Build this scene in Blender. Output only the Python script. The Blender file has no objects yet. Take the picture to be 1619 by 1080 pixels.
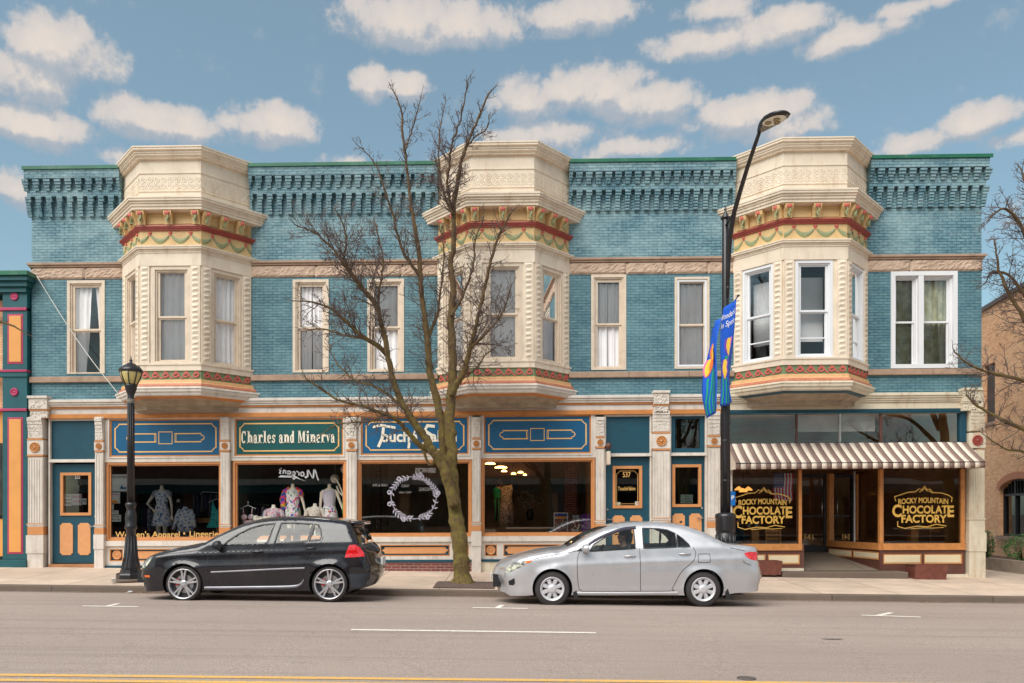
import bpy, bmesh, math, random
from math import sin, cos, pi, radians, sqrt, atan2
from mathutils import Vector, Matrix
from mathutils.geometry import delaunay_2d_cdt

# ------------------------------------------------------------------ camera, sky, sun, exposure
SC = bpy.context.scene
COL = SC.collection
F_PX, CX, YH, YAW, DIST, EYE = 1240.0, 782.0, 812.0, radians(1.485), 19.0, 1.54
cam_d = bpy.data.cameras.new("camera"); cam = bpy.data.objects.new("camera", cam_d); COL.objects.link(cam)
cam.location = (0, -DIST, EYE); cam.rotation_euler = (radians(90), 0, YAW)
cam_d.sensor_width = 36; cam_d.lens = F_PX / 1619 * 36
cam_d.shift_x = (809.5 - CX) / 1619; cam_d.shift_y = (YH - 540) / 1619
cam_d.clip_start = 0.1; cam_d.clip_end = 3000
SC.camera = cam
SC.view_settings.view_transform = 'Standard'; SC.view_settings.look = 'None'
SC.view_settings.gamma = 1; SC.view_settings.exposure = 0.45

SUN_EL, SUN_AZ = radians(50), radians(214)      # azimuth measured from +Y clockwise: behind the camera, a bit to the left
sd = bpy.data.lights.new("sun", 'SUN'); sd.energy = 2.9; sd.angle = radians(52); sd.color = (1, .965, .92)
sun = bpy.data.objects.new("sun", sd); COL.objects.link(sun)
sdir = Vector((sin(SUN_AZ) * cos(SUN_EL), cos(SUN_AZ) * cos(SUN_EL), sin(SUN_EL)))
sun.rotation_euler = (-sdir).to_track_quat('-Z', 'Y').to_euler(); sun.location = (0, 0, 60)

W = bpy.data.worlds.new("World"); SC.world = W; W.use_nodes = True
nt = W.node_tree; N = nt.nodes; L = nt.links; N.clear()
def nd(t, **k):
    n = N.new(t)
    for a, b in k.items(): setattr(n, a, b)
    return n
def mth(op, a, b=None, c=None, clamp=False):
    n = nd('ShaderNodeMath', operation=op); n.use_clamp = clamp
    for i, x in enumerate((a, b, c)):
        if x is None: continue
        if isinstance(x, (int, float)): n.inputs[i].default_value = x
        else: L.new(x, n.inputs[i])
    return n.outputs[0]
def px_dir(u, v):
    d = Vector(((u - CX) / F_PX, 1, (YH - v) / F_PX)).normalized()
    return Matrix.Rotation(YAW, 3, 'Z') @ d
def px_azel(u, v):
    d = px_dir(u, v); return atan2(d.x, d.y), math.asin(d.z)
sky = nd('ShaderNodeTexSky', sky_type='NISHITA'); sky.sun_disc = False
sky.sun_elevation = SUN_EL; sky.sun_rotation = SUN_AZ; sky.altitude = 200; sky.air_density = 1.0; sky.dust_density = 1.6; sky.ozone_density = 2.0
tc = nd('ShaderNodeTexCoord')
sep = nd('ShaderNodeSeparateXYZ'); L.new(tc.outputs['Generated'], sep.inputs[0])
az = mth('ARCTAN2', sep.outputs[0], sep.outputs[1]); el = mth('ARCSINE', sep.outputs[2])
BLOBS = [(90,75,105,55,1),(35,120,95,45,1),(60,200,105,36,.9),(255,192,118,36,1),(360,190,50,24,.7),(430,198,75,38,.95),(585,130,38,34,1),(640,135,45,28,1),
 (640,30,110,52,.9),(740,42,110,38,1.0),(920,22,110,36,.85),(830,160,70,40,.8),(930,140,95,42,1.05),(1020,165,95,36,1),(1230,45,85,36,1.05),(1120,62,100,32,.9),(1340,62,100,26,.9),
 (1130,15,80,28,.8),(1180,185,100,38,1),(1240,205,85,34,.8),(1550,188,68,30,1),(870,212,110,28,.75),(1000,235,120,24,.6),(1440,228,90,22,.65),
 (20,300,60,40,.7),(200,250,160,22,.5),(1460,8,190,18,.5),(560,262,150,20,.4),(1600,220,60,20,.6)]
def density(azo, elo):
    vec = nd('ShaderNodeCombineXYZ'); L.new(azo, vec.inputs[0]); L.new(elo, vec.inputs[1])
    n1 = nd('ShaderNodeTexNoise'); n1.inputs['Scale'].default_value = 21; n1.inputs['Detail'].default_value = 10; n1.inputs['Roughness'].default_value = .62
    L.new(vec.outputs[0], n1.inputs['Vector'])
    n2 = nd('ShaderNodeTexNoise'); n2.inputs['Scale'].default_value = 9; n2.inputs['Detail'].default_value = 3
    L.new(vec.outputs[0], n2.inputs['Vector'])
    tot = None
    for (u, v, rx, ry, a) in BLOBS:
        A, E = px_azel(u, v); A2, _ = px_azel(u + rx, v); _, E2 = px_azel(u, v - ry)
        s = nd('ShaderNodeVectorMath', operation='SUBTRACT'); L.new(vec.outputs[0], s.inputs[0]); s.inputs[1].default_value = (A, E, 0)
        m = nd('ShaderNodeVectorMath', operation='MULTIPLY'); L.new(s.outputs[0], m.inputs[0]); m.inputs[1].default_value = (1 / (A2 - A), 1 / (E2 - E), 0)
        d = nd('ShaderNodeVectorMath', operation='LENGTH'); L.new(m.outputs[0], d.inputs[0])
        q = mth('MULTIPLY_ADD', mth('SUBTRACT', 1.36, d.outputs['Value']), a, 0, clamp=True)
        tot = q if tot is None else mth('SMOOTH_MAX', tot, q, .15)
    # scattered clouds everywhere else in the sky (seen in the window glass)
    nz = mth('ADD', mth('MULTIPLY', mth('SUBTRACT', n1.outputs[0], .5), 2.1), mth('MULTIPLY', mth('SUBTRACT', n2.outputs[0], .5), .2))
    far = mth('MULTIPLY', mth('GREATER_THAN', mth('ABSOLUTE', azo), .75), mth('MULTIPLY', n2.outputs[0], .75))
    tot = mth('MAXIMUM', tot, far)
    gate = mth('MULTIPLY_ADD', tot, 4.0, .12, clamp=True)
    return mth('ADD', tot, mth('MULTIPLY', nz, gate))
d0 = density(az, el)
d1 = density(az, mth('ADD', el, .018))
def smooth(x, a, b):
    n = nd('ShaderNodeMapRange', interpolation_type='SMOOTHSTEP'); n.inputs[1].default_value = a; n.inputs[2].default_value = b
    L.new(x, n.inputs[0]); return n.outputs[0]
cov = smooth(d0, .16, .64)
up = mth('GREATER_THAN', el, -.02)
cov = mth('MULTIPLY', cov, up)
lit = smooth(mth('SUBTRACT', d0, d1), -.28, .30)      # sunlit tops, greyer bases
lit2 = mth('MULTIPLY_ADD', smooth(d0, .45, 1.4), .35, mth('MULTIPLY', lit, .65))
cmix = nd('ShaderNodeMixRGB'); L.new(lit2, cmix.inputs[0]); cmix.inputs[1].default_value = (.36, .41, .47, 1); cmix.inputs[2].default_value = (.78, .68, .60, 1)
bg1 = nd('ShaderNodeBackground'); bg1.inputs[1].default_value = .14
tint = nd('ShaderNodeMixRGB', blend_type='MULTIPLY'); tint.inputs[0].default_value = 1; L.new(sky.outputs[0], tint.inputs[1]); tint.inputs[2].default_value = (.88, .98, .80, 1)
pale = nd('ShaderNodeMixRGB'); pale.inputs[0].default_value = .27; L.new(tint.outputs[0], pale.inputs[1]); pale.inputs[2].default_value = (1.9, 2.4, 2.75, 1)
L.new(pale.outputs[0], bg1.inputs[0])
bg2 = nd('ShaderNodeBackground'); L.new(cmix.outputs[0], bg2.inputs[0]); bg2.inputs[1].default_value = .80
mx = nd('ShaderNodeMixShader'); L.new(mth('MULTIPLY', cov, .9), mx.inputs[0]); L.new(bg1.outputs[0], mx.inputs[1]); L.new(bg2.outputs[0], mx.inputs[2])
out = nd('ShaderNodeOutputWorld'); L.new(mx.outputs[0], out.inputs[0])
SC.cycles.max_bounces = 8; SC.cycles.transparent_max_bounces = 16

# ------------------------------------------------------------------ helpers
R = random.Random(7)
def at(u, v, Y):                     # the point of the vertical plane y = Y that a measured photo pixel lies on
    t = (u - CX) / F_PX; Yd = Y + DIST; c, s = cos(YAW), sin(YAW)
    X = Yd * (t * c - s) / (c + t * s); yr = -X * s + Yd * c
    return X, (YH - v) * yr / F_PX + EYE
def pxm(u, Y):                       # pixels per metre there
    X = at(u, 800, Y)[0]; return F_PX / (-X * sin(YAW) + (Y + DIST) * cos(YAW))
def kslope(z):
    t = min(1, max(0, (z - 4.9) / 2.6)); return .0045 * (1 - t) + .0012 * t
def F(u, v, Y=0):
    X, z = at(u, v, Y); return X, z - kslope(z) * X
def FX(u, Y=0): return at(u, 700, Y)[0]
def FZ(u, v, Y=0): return F(u, v, Y)[1]
def S(r, g, b, k=1.0):
    f = lambda c: ((c / 255 + .055) / 1.055) ** 2.4 if c > 10 else c / 255 / 12.92
    return (f(r) * k, f(g) * k, f(b) * k)

class Fr:                            # local frame: s along, n outward, z up
    def __init__(s, o=(0, 0), d=(1, 0)):
        l = sqrt(d[0] ** 2 + d[1] ** 2); s.o = o; s.d = (d[0] / l, d[1] / l); s.nn = (s.d[1], -s.d[0])
    def __call__(s, a, n, z): return (s.o[0] + s.d[0] * a + s.nn[0] * n, s.o[1] + s.d[1] * a + s.nn[1] * n, z)
G = Fr()                             # facade plane: s = x, n = towards the street

class MB:
    def __init__(s): s.v = []; s.f = []; s.mi = []; s.mats = []; s.sm = []; s.c = 0
    def mat(s, m):
        if m not in s.mats: s.mats.append(m)
        s.c = s.mats.index(m); return s
    def add(s, vs, fs, smooth=False):
        b = len(s.v); s.v += [tuple(p) for p in vs]
        for f in fs: s.f.append([b + i for i in f]); s.mi.append(s.c); s.sm.append(smooth)
        return s
    def box(s, a0, a1, n0, n1, z0, z1, fr=G):
        P = [fr(a, n, z) for z in (z0, z1) for n in (n0, n1) for a in (a0, a1)]
        return s.add(P, [(0, 1, 3, 2), (4, 6, 7, 5), (0, 4, 5, 1), (2, 3, 7, 6), (0, 2, 6, 4), (1, 5, 7, 3)])
    def cham(s, a0, a1, z0, z1, n0, n1, w, fr=G):     # raised panel with bevelled border
        P = [fr(a0, n0, z0), fr(a1, n0, z0), fr(a1, n0, z1), fr(a0, n0, z1), fr(a0 + w, n1, z0 + w), fr(a1 - w, n1, z0 + w), fr(a1 - w, n1, z1 - w), fr(a0 + w, n1, z1 - w)]
        return s.add(P, [(4, 5, 6, 7), (0, 1, 5, 4), (1, 2, 6, 5), (2, 3, 7, 6), (3, 0, 4, 7)])
    def frame(s, a0, a1, z0, z1, w, n0, n1, fr=G, bot=None):
        bw = w if bot is None else bot
        s.box(a0, a1, n0, n1, z1 - w, z1, fr); s.box(a0, a1, n0, n1, z0, z0 + bw, fr)
        s.box(a0, a0 + w, n0, n1, z0 + bw, z1 - w, fr); s.box(a1 - w, a1, n0, n1, z0 + bw, z1 - w, fr); return s
    def poly(s, pts, n0, n1, fr=G):                   # extruded outline in the (s,z) plane
        k = len(pts); P = [fr(a, n0, z) for a, z in pts] + [fr(a, n1, z) for a, z in pts]
        return s.add(P, [list(range(k))[::-1], list(range(k, 2 * k))] + [(i, (i + 1) % k, k + (i + 1) % k, k + i) for i in range(k)])
    def wall(s, a0, a1, z0, z1, holes, n0, n1, fr=G, step=None):
        xs = sorted({a0, a1} | {h[0] for h in holes} | {h[1] for h in holes}); zs = sorted({z0, z1} | {h[2] for h in holes} | {h[3] for h in holes})
        xs = [x for x in xs if a0 <= x <= a1]; zs = [z for z in zs if z0 <= z <= z1]
        inh = lambda x, z: any(h[0] < x < h[1] and h[2] < z < h[3] for h in holes)
        for i in range(len(xs) - 1):
            for j in range(len(zs) - 1):
                if inh((xs[i] + xs[i + 1]) / 2, (zs[j] + zs[j + 1]) / 2): continue
                q = [(xs[i], zs[j]), (xs[i + 1], zs[j]), (xs[i + 1], zs[j + 1]), (xs[i], zs[j + 1])]
                s.add([fr(a, n1, z) for a, z in q], [(0, 1, 2, 3)]); s.add([fr(a, n0, z) for a, z in q], [(3, 2, 1, 0)])
        for (h0, h1, k0, k1) in list(holes) + [(a0, a1, z0, z1)]:
            q = [(h0, k0), (h1, k0), (h1, k1), (h0, k1)]
            for i in range(4):
                p, r = q[i], q[(i + 1) % 4]
                s.add([fr(p[0], n0, p[1]), fr(r[0], n0, r[1]), fr(r[0], n1, r[1]), fr(p[0], n1, p[1])], [(0, 1, 2, 3)])
        return s
    def sweep(s, path, prof, closed_ends=True):
        # path: plan points, prof: (outward offset, z) from top to bottom
        rows = [[(x, y, z) for x, y in offset(path, o)] for o, z in prof]
        k = len(path); P = [p for r in rows for p in r]
        fs = [(i * k + j, i * k + j + 1, (i + 1) * k + j + 1, (i + 1) * k + j) for i in range(len(prof) - 1) for j in range(k - 1)]
        s.add(P, [f[::-1] for f in fs]); return s
    def tube(s, pts, rad, n=8, cap=True, smooth=True, flat=1.0):
        pts = [Vector(p) for p in pts]; k = len(pts)
        if not hasattr(rad, '__len__'): rad = [rad] * k
        vs = []; up = None
        for i, p in enumerate(pts):
            t = (pts[min(i + 1, k - 1)] - pts[max(i - 1, 0)])
            t = t.normalized() if t.length > 1e-9 else Vector((0, 0, 1))
            if up is None:
                a = Vector((0, 1, 0)) if abs(t.y) < .9 else Vector((1, 0, 0)); up = (a - t * a.dot(t)).normalized()
            else:
                up = up - t * up.dot(t); up = up.normalized() if up.length > 1e-6 else t.orthogonal().normalized()
            w = t.cross(up)
            for j in range(n):
                q = 2 * pi * j / n; vs.append(p + (up * cos(q) * flat + w * sin(q)) * rad[i])
        fs = [(i * n + j, i * n + (j + 1) % n, (i + 1) * n + (j + 1) % n, (i + 1) * n + j) for i in range(k - 1) for j in range(n)]
        if cap: fs += [list(range(n))[::-1], [(k - 1) * n + j for j in range(n)]]
        return s.add(vs, fs, smooth)
    def lathe(s, c, prof, n=16, ax='z', smooth=True, cap=True, rot=0, sx=1, sy=1):
        # prof: (r, h) along the axis
        vs = []
        for r, h in prof:
            for j in range(n):
                q = 2 * pi * j / n + rot
                a, b = r * cos(q) * sx, r * sin(q) * sy
                vs.append({'z': (c[0] + a, c[1] + b, c[2] + h), 'y': (c[0] + a, c[1] + h, c[2] + b), 'x': (c[0] + h, c[1] + a, c[2] + b)}[ax])
        k = len(prof)
        fs = [(i * n + j, i * n + (j + 1) % n, (i + 1) * n + (j + 1) % n, (i + 1) * n + j) for i in range(k - 1) for j in range(n)]
        if cap: fs += [list(range(n))[::-1], [(k - 1) * n + j for j in range(n)]]
        return s.add(vs, fs, smooth)
    def ell(s, c, r, n=10, m=6):
        pr = [(sin(pi * i / m), -cos(pi * i / m)) for i in range(m + 1)]
        vs = [(c[0] + r[0] * a * cos(2 * pi * j / n), c[1] + r[1] * a * sin(2 * pi * j / n), c[2] + r[2] * b) for a, b in pr for j in range(n)]
        fs = [(i * n + j, i * n + (j + 1) % n, (i + 1) * n + (j + 1) % n, (i + 1) * n + j) for i in range(m) for j in range(n)]
        return s.add(vs, fs, True)
    def loft(s, secs, n=14, cap=True):               # secs: (cx, cy, z, rx, ry)
        vs = [(c[0] + c[3] * cos(2 * pi * j / n), c[1] + c[4] * sin(2 * pi * j / n), c[2]) for c in secs for j in range(n)]
        k = len(secs); fs = [(i * n + j, i * n + (j + 1) % n, (i + 1) * n + (j + 1) % n, (i + 1) * n + j) for i in range(k - 1) for j in range(n)]
        if cap: fs += [list(range(n))[::-1], [(k - 1) * n + j for j in range(n)]]
        return s.add(vs, fs, True)
    def ribbon(s, pts, w, n, fr=G, th=.004, closed=False):   # flat painted line in the (s,z) plane, a few mm thick
        k = len(pts); P = []
        for i in range(k):
            if closed: a, b = pts[i - 1], pts[(i + 1) % k]
            else: a, b = pts[max(i - 1, 0)], pts[min(i + 1, k - 1)]
            dx, dz = b[0] - a[0], b[1] - a[1]; l = sqrt(dx * dx + dz * dz) or 1; dx, dz = -dz / l * w / 2, dx / l * w / 2
            if closed or 0 < i < k - 1:
                p, c, q = pts[i - 1], pts[i], pts[(i + 1) % k]
                v1 = Vector((c[0] - p[0], c[1] - p[1])); v2 = Vector((q[0] - c[0], q[1] - c[1]))
                if v1.length > 1e-9 and v2.length > 1e-9:
                    cc = max(-1, min(1, v1.normalized().dot(v2.normalized()))); m = 1 / max(.45, sqrt((1 + cc) / 2)); dx *= m; dz *= m
            P += [fr(pts[i][0] + dx, n, pts[i][1] + dz), fr(pts[i][0] - dx, n, pts[i][1] - dz), fr(pts[i][0] + dx, n + th, pts[i][1] + dz), fr(pts[i][0] - dx, n + th, pts[i][1] - dz)]
        fs = []
        for i in range(k if closed else k - 1):
            a, b = 4 * i, 4 * ((i + 1) % k)
            fs += [(a + 2, b + 2, b + 3, a + 3), (a, a + 2, b + 2, b), (a + 1, b + 1, b + 3, a + 3)]
        return s.add(P, fs)
    def text(s, txt, cx, z, size, n, fr=G, bold=0.0, sx=1.0, shear=0.0, mirror=False, th=.004, arc=0.0, width=None):
        vs, fs = text_geo(txt, bold, shear)
        if not vs: return s
        x0 = min(p[0] for p in vs); x1 = max(p[0] for p in vs)
        if width: sx = width / ((x1 - x0) * size)
        o = []
        for (x, y) in vs:
            a = (x - (x0 + x1) / 2) * size * sx; zz = z + y * size
            if arc: zz -= arc * (2 * a / ((x1 - x0) * size * sx)) ** 2
            if mirror: a = -a
            o.append(fr(cx + a, n, zz))
        k = len(o); o2 = [fr(0, 0, 0)] * 0
        s.add(o, fs); return s
    def build(s, name, parent=None, shear=False, bevel=0, auto=None):
        me = bpy.data.meshes.new(name)
        vs = s.v
        if shear: vs = [(x, y, z + kslope(z) * x) for x, y, z in vs]
        me.from_pydata(vs, [], s.f); 
        for m in s.mats: me.materials.append(m)
        me.polygons.foreach_set('material_index', s.mi); me.polygons.foreach_set('use_smooth', s.sm)
        bm = bmesh.new(); bm.from_mesh(me); bmesh.ops.recalc_face_normals(bm, faces=bm.faces); bm.to_mesh(me); bm.free()
        me.update()
        o = bpy.data.objects.new(name, me); COL.objects.link(o)
        if parent is not None:
            o.parent = parent
            if parent.type == 'EMPTY' or parent.location.length:
                M = world_of(parent).inverted(); o.matrix_parent_inverse = M
        if bevel:
            b = o.modifiers.new('bevel', 'BEVEL'); b.width = bevel; b.segments = 2; b.limit_method = 'ANGLE'
        return o
def world_of(o):
    M = Matrix.LocRotScale(o.location, o.rotation_euler, o.scale)
    while o.parent:
        M = o.matrix_parent_inverse @ M; o = o.parent; M = Matrix.LocRotScale(o.location, o.rotation_euler, o.scale) @ M
    return M
def offset(path, o):
    res = []; k = len(path)
    def nrm(a, b):
        dx, dy = b[0] - a[0], b[1] - a[1]; l = sqrt(dx * dx + dy * dy); return (dy / l, -dx / l)
    for i in range(k):
        if i == 0 or i == k - 1:
            # ends lie on the wall plane y=const: slide along it
            nx, ny = nrm(path[0], path[1]) if i == 0 else nrm(path[-2], path[-1])
            res.append((path[i][0] + o / nx if abs(nx) > .3 else path[i][0], path[i][1] - (0 if abs(nx) > .3 else o)))
        else:
            n1 = nrm(path[i - 1], path[i]); n2 = nrm(path[i], path[i + 1])
            d = 1 + n1[0] * n2[0] + n1[1] * n2[1]
            res.append((path[i][0] + o * (n1[0] + n2[0]) / d, path[i][1] + o * (n1[1] + n2[1]) / d))
    return res
_tc = {}
def text_geo(txt, bold, shear):
    k = (txt, bold, shear)
    if k in _tc: return _tc[k]
    cu = bpy.data.curves.new('lettering', 'FONT'); cu.body = txt; cu.size = 1; cu.offset = bold; cu.shear = shear; cu.resolution_u = 4
    ob = bpy.data.objects.new('lettering', cu)
    me = bpy.data.meshes.new_from_object(ob)
    r = ([(v.co.x, v.co.y) for v in me.vertices], [list(p.vertices) for p in me.polygons])
    bpy.data.objects.remove(ob); bpy.data.curves.remove(cu); bpy.data.meshes.remove(me)
    _tc[k] = r; return r
def tag(o, label=None, cat=None, group=None, kind=None):
    if label: o['label'] = label
    if cat: o['category'] = cat
    if group: o['group'] = group
    if kind: o['kind'] = kind
    return o
def empty(name, loc, label=None, cat=None, group=None, kind=None):
    o = bpy.data.objects.new(name, None); COL.objects.link(o); o.location = loc; o.empty_display_size = .2
    return tag(o, label, cat, group, kind)

# ------------------------------------------------------------------ materials
_m = {}
class MN:
    def __init__(s, name):
        s.m = bpy.data.materials.new(name); s.m.use_nodes = True; s.n = s.m.node_tree.nodes; s.l = s.m.node_tree.links
        s.b = s.n['Principled BSDF']; s.out = s.n['Material Output']
    def new(s, t, **k):
        n = s.n.new(t)
        for a, b in k.items(): setattr(n, a, b)
        return n
    def coord(s, kind='Object'):
        return s.new('ShaderNodeTexCoord').outputs[kind]
    def noise(s, vec, sc, det=4, rough=.55, sca=None):
        if sca:
            mp = s.new('ShaderNodeMapping'); s.l.new(vec, mp.inputs[0]); mp.inputs['Scale'].default_value = sca; vec = mp.outputs[0]
        n = s.new('ShaderNodeTexNoise'); n.inputs['Scale'].default_value = sc; n.inputs['Detail'].default_value = det; n.inputs['Roughness'].default_value = rough
        s.l.new(vec, n.inputs['Vector']); return n.outputs[0]
    def rng(s, x, a, b, c=0, d=1):
        n = s.new('ShaderNodeMapRange'); s.l.new(x, n.inputs[0])
        for i, q in enumerate((a, b, c, d)): n.inputs[i + 1].default_value = q
        return n.outputs[0]
    def mix(s, f, a, b, mode='MIX'):
        n = s.new('ShaderNodeMixRGB', blend_type=mode)
        for i, q in enumerate((f, a, b)):
            if isinstance(q, (int, float)): n.inputs[i].default_value = q
            elif isinstance(q, tuple): n.inputs[i].default_value = (*q[:3], 1)
            else: s.l.new(q, n.inputs[i])
        return n.outputs[0]
    def bump(s, h, strength=.3, dist=.01, prev=None):
        n = s.new('ShaderNodeBump'); n.inputs['Strength'].default_value = strength; n.inputs['Distance'].default_value = dist
        s.l.new(h, n.inputs['Height'])
        if prev is not None: s.l.new(prev, n.inputs['Normal'])
        return n.outputs[0]
def pm(name, col, rough=.55, metal=0, var=.12, sc=3, bump=.0, bsc=60, coat=0, dirt=0.0, dcol=(.12, .09, .06), spec=.5, streak=False):
    if name in _m: return _m[name]
    q = MN(name); v = q.coord()
    n = q.noise(v, sc, 5)
    c = q.mix(q.rng(n, .3, .7), tuple(x * (1 - var) for x in col), tuple(min(1, x * (1 + var)) for x in col))
    if dirt:
        d = q.noise(v, 2.2, 8, .7, sca=(2.2, 2.2, .5) if streak else None)
        c = q.mix(q.rng(d, .52, .74, 0, dirt), c, dcol)
        d2 = q.noise(v, 17, 6, .75)
        c = q.mix(q.rng(d2, .62, .74, 0, dirt * .8), c, dcol)
    q.l.new(c, q.b.inputs['Base Color']); q.b.inputs['Roughness'].default_value = rough; q.b.inputs['Metallic'].default_value = metal
    q.b.inputs['Coat Weight'].default_value = coat; q.b.inputs['Specular IOR Level'].default_value = spec
    if bump: q.l.new(q.bump(q.noise(v, bsc, 5, .6), bump, .01), q.b.inputs['Normal'])
    _m[name] = q.m; return q.m
def brick(name, c1, c2, mortar, patch, fade=.35, dirt=.3, bw=.215, bh=.0675, ms=.007, rough=.6, sc=1.0):
    if name in _m: return _m[name]
    q = MN(name); v = q.coord()
    sp = q.new('ShaderNodeSeparateXYZ'); q.l.new(v, sp.inputs[0])
    a = q.new('ShaderNodeMath', operation='ADD'); q.l.new(sp.outputs[0], a.inputs[0]); q.l.new(sp.outputs[1], a.inputs[1])
    cb = q.new('ShaderNodeCombineXYZ'); q.l.new(a.outputs[0], cb.inputs[0]); q.l.new(sp.outputs[2], cb.inputs[1])
    br = q.new('ShaderNodeTexBrick'); q.l.new(cb.outputs[0], br.inputs['Vector'])
    br.inputs['Scale'].default_value = 1; br.inputs['Brick Width'].default_value = bw; br.inputs['Row Height'].default_value = bh
    br.inputs['Mortar Size'].default_value = ms; br.inputs['Mortar Smooth'].default_value = .25; br.inputs['Bias'].default_value = 0
    br.inputs['Color1'].default_value = (*c1, 1); br.inputs['Color2'].default_value = (*c2, 1); br.inputs['Mortar'].default_value = (*mortar, 1)
    c = q.mix(q.rng(q.noise(v, .9, 7, .65, sca=(1, 1, 1.6)), .42, .72, 0, fade), br.outputs['Color'], patch)
    c = q.mix(q.rng(q.noise(v, 9, 6, .7, sca=(1, 1, 2.2)), .5, .75, 0, fade), c, patch)
    c = q.mix(q.rng(q.noise(v, 2.1, 8, .75, sca=(1.5, 1.5, .7)), .55, .8, 0, dirt), c, tuple(x * .35 for x in c1))
    q.l.new(c, q.b.inputs['Base Color']); q.b.inputs['Roughness'].default_value = rough
    h = q.new('ShaderNodeMath', operation='SUBTRACT'); h.inputs[0].default_value = 1; q.l.new(br.outputs['Fac'], h.inputs[1])
    b1 = q.bump(h.outputs[0], .8, .012); q.l.new(q.bump(q.noise(v, 40, 5, .6), .35, .008, b1), q.b.inputs['Normal'])
    _m[name] = q.m; return q.m
def glass(name, tintc=(1, 1, 1), ior=1.5, rough=0.0, gcol=(1, 1, 1)):
    if name in _m: return _m[name]
    q = MN(name); q.n.remove(q.b)
    f = q.new('ShaderNodeFresnel'); f.inputs['IOR'].default_value = ior
    t = q.new('ShaderNodeBsdfTransparent'); t.inputs[0].default_value = (*tintc, 1)
    g = q.new('ShaderNodeBsdfGlossy'); g.inputs['Roughness'].default_value = rough; g.inputs['Color'].default_value = (*gcol, 1)
    bp = q.bump(q.noise(q.coord(), .8, 1), .02, .05); q.l.new(bp, g.inputs['Normal'])
    m = q.new('ShaderNodeMixShader'); q.l.new(f.outputs[0], m.inputs[0]); q.l.new(t.outputs[0], m.inputs[1]); q.l.new(g.outputs[0], m.inputs[2])
    q.l.new(m.outputs[0], q.out.inputs[0]); _m[name] = q.m; return q.m
def emis(name, col, st):
    if name in _m: return _m[name]
    q = MN(name); q.b.inputs['Emission Color'].default_value = (*col, 1); q.b.inputs['Emission Strength'].default_value = st
    q.b.inputs['Base Color'].default_value = (*col, 1); _m[name] = q.m; return q.m
def floral(name, base, cols, sc=14, th=.5):
    if name in _m: return _m[name]
    q = MN(name); v = q.coord(); c = base
    for i, k in enumerate(cols):
        mp = q.new('ShaderNodeMapping'); q.l.new(v, mp.inputs[0]); mp.inputs['Location'].default_value = (i * 3.1, i * 1.7, i * 5.3)
        w = q.noise(mp.outputs[0], sc * (1 + .25 * i), 3, .5)
        c = q.mix(q.rng(w, th + .04, th + .07), c, k)
    q.l.new(c, q.b.inputs['Base Color']); q.b.inputs['Roughness'].default_value = .8; _m[name] = q.m; return q.m

CREAM = pm('cream_paint', S(236, 219, 197, .92), .6, var=.09, sc=2, bump=.12, dirt=.5, dcol=S(165, 125, 80), streak=True)
CREAM2 = pm('cream_window_paint', S(228, 209, 187, .9), .5, var=.08, sc=5, bump=.05, dirt=.35, dcol=S(140, 115, 90))
WHITE = pm('white_trim_paint', S(224, 214, 203, .9), .6, var=.09, sc=4, bump=.08, dirt=.55, dcol=S(140, 122, 102), streak=True)
WHITE_OLD = pm('weathered_white_paint', S(226, 214, 190, .9), .65, var=.1, sc=3, bump=.12, dirt=.65, dcol=S(165, 120, 70), streak=True)
VINYL = pm('white_vinyl', S(226, 226, 228), .35, var=.02)
ORANGE = pm('orange_paint', S(214, 146, 90, .9), .5, var=.07, sc=6, dirt=.2, dcol=S(120, 75, 45))
ORANGE_BEAM = pm('ochre_beam_paint', S(205, 132, 66, .9), .5, var=.12, sc=5, dirt=.3, dcol=S(110, 70, 40))
PEACH = pm('peach_panel_paint', S(226, 160, 105, .9), .5, var=.06, sc=8)
TEALD = pm('dark_teal_paint', S(18, 74, 92, .9), .45, var=.12, sc=3, dirt=.15, dcol=S(60, 90, 95))
SBLUE = pm('sign_blue_paint', S(14, 92, 135, .9), .35, var=.12, sc=3, dirt=.15, dcol=S(50, 110, 140))
SGREEN = pm('sign_green_paint', S(8, 84, 84, .9), .35, var=.1, sc=3)
GOLD = pm('gold_line_paint', S(238, 184, 108), .5, var=.05)
BROWN = pm('brown_storefront_paint', S(96, 58, 48), .5, var=.12, sc=5, dirt=.2)
WOOD = pm('varnished_wood', S(198, 132, 74), .4, var=.15, sc=9)
YEL = pm('yellow_frieze_paint', S(226, 190, 134, .9), .6, var=.08, sc=4, bump=.3, bsc=30, dirt=.35, dcol=S(165, 115, 60))
RED = pm('red_band_paint', S(160, 70, 58), .5, var=.12, sc=9, dirt=.3, dcol=S(90, 40, 35))
ROSE = pm('rose_relief_paint', S(198, 98, 86), .6, var=.15, sc=20)
LEAF = pm('green_relief_paint', S(146, 150, 110), .6, var=.15, sc=20)
GRNBAND = pm('green_band_paint', S(116, 134, 96), .6, var=.15, sc=12, bump=.2)
STONE = pm('pink_limestone', S(206, 178, 156, .85), .85, var=.16, sc=5, bump=1.0, bsc=11, dirt=.5, dcol=S(150, 112, 92))
STONEM = pm('smooth_limestone', S(182, 152, 130, .85), .8, var=.15, sc=5, bump=.3, bsc=30, dirt=.5, dcol=S(110, 85, 75))
COPING = pm('green_coping_metal', S(34, 108, 80, .85), .4, var=.15, sc=2, dirt=.3, dcol=S(130, 170, 150))
BR_UP = brick('faded_teal_brick', S(110, 154, 167, .86), S(82, 128, 144, .86), S(42, 76, 90, .75), S(176, 202, 204), .55, .55)
BR_LO = brick('teal_brick', S(98, 140, 150, .85), S(72, 117, 132, .85), S(40, 78, 92, .75), S(134, 176, 182), .42, .55)
BR_RED = brick('red_base_brick', S(128, 66, 58), S(104, 52, 48), S(165, 145, 135), S(150, 90, 80), .2, .2)
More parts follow.
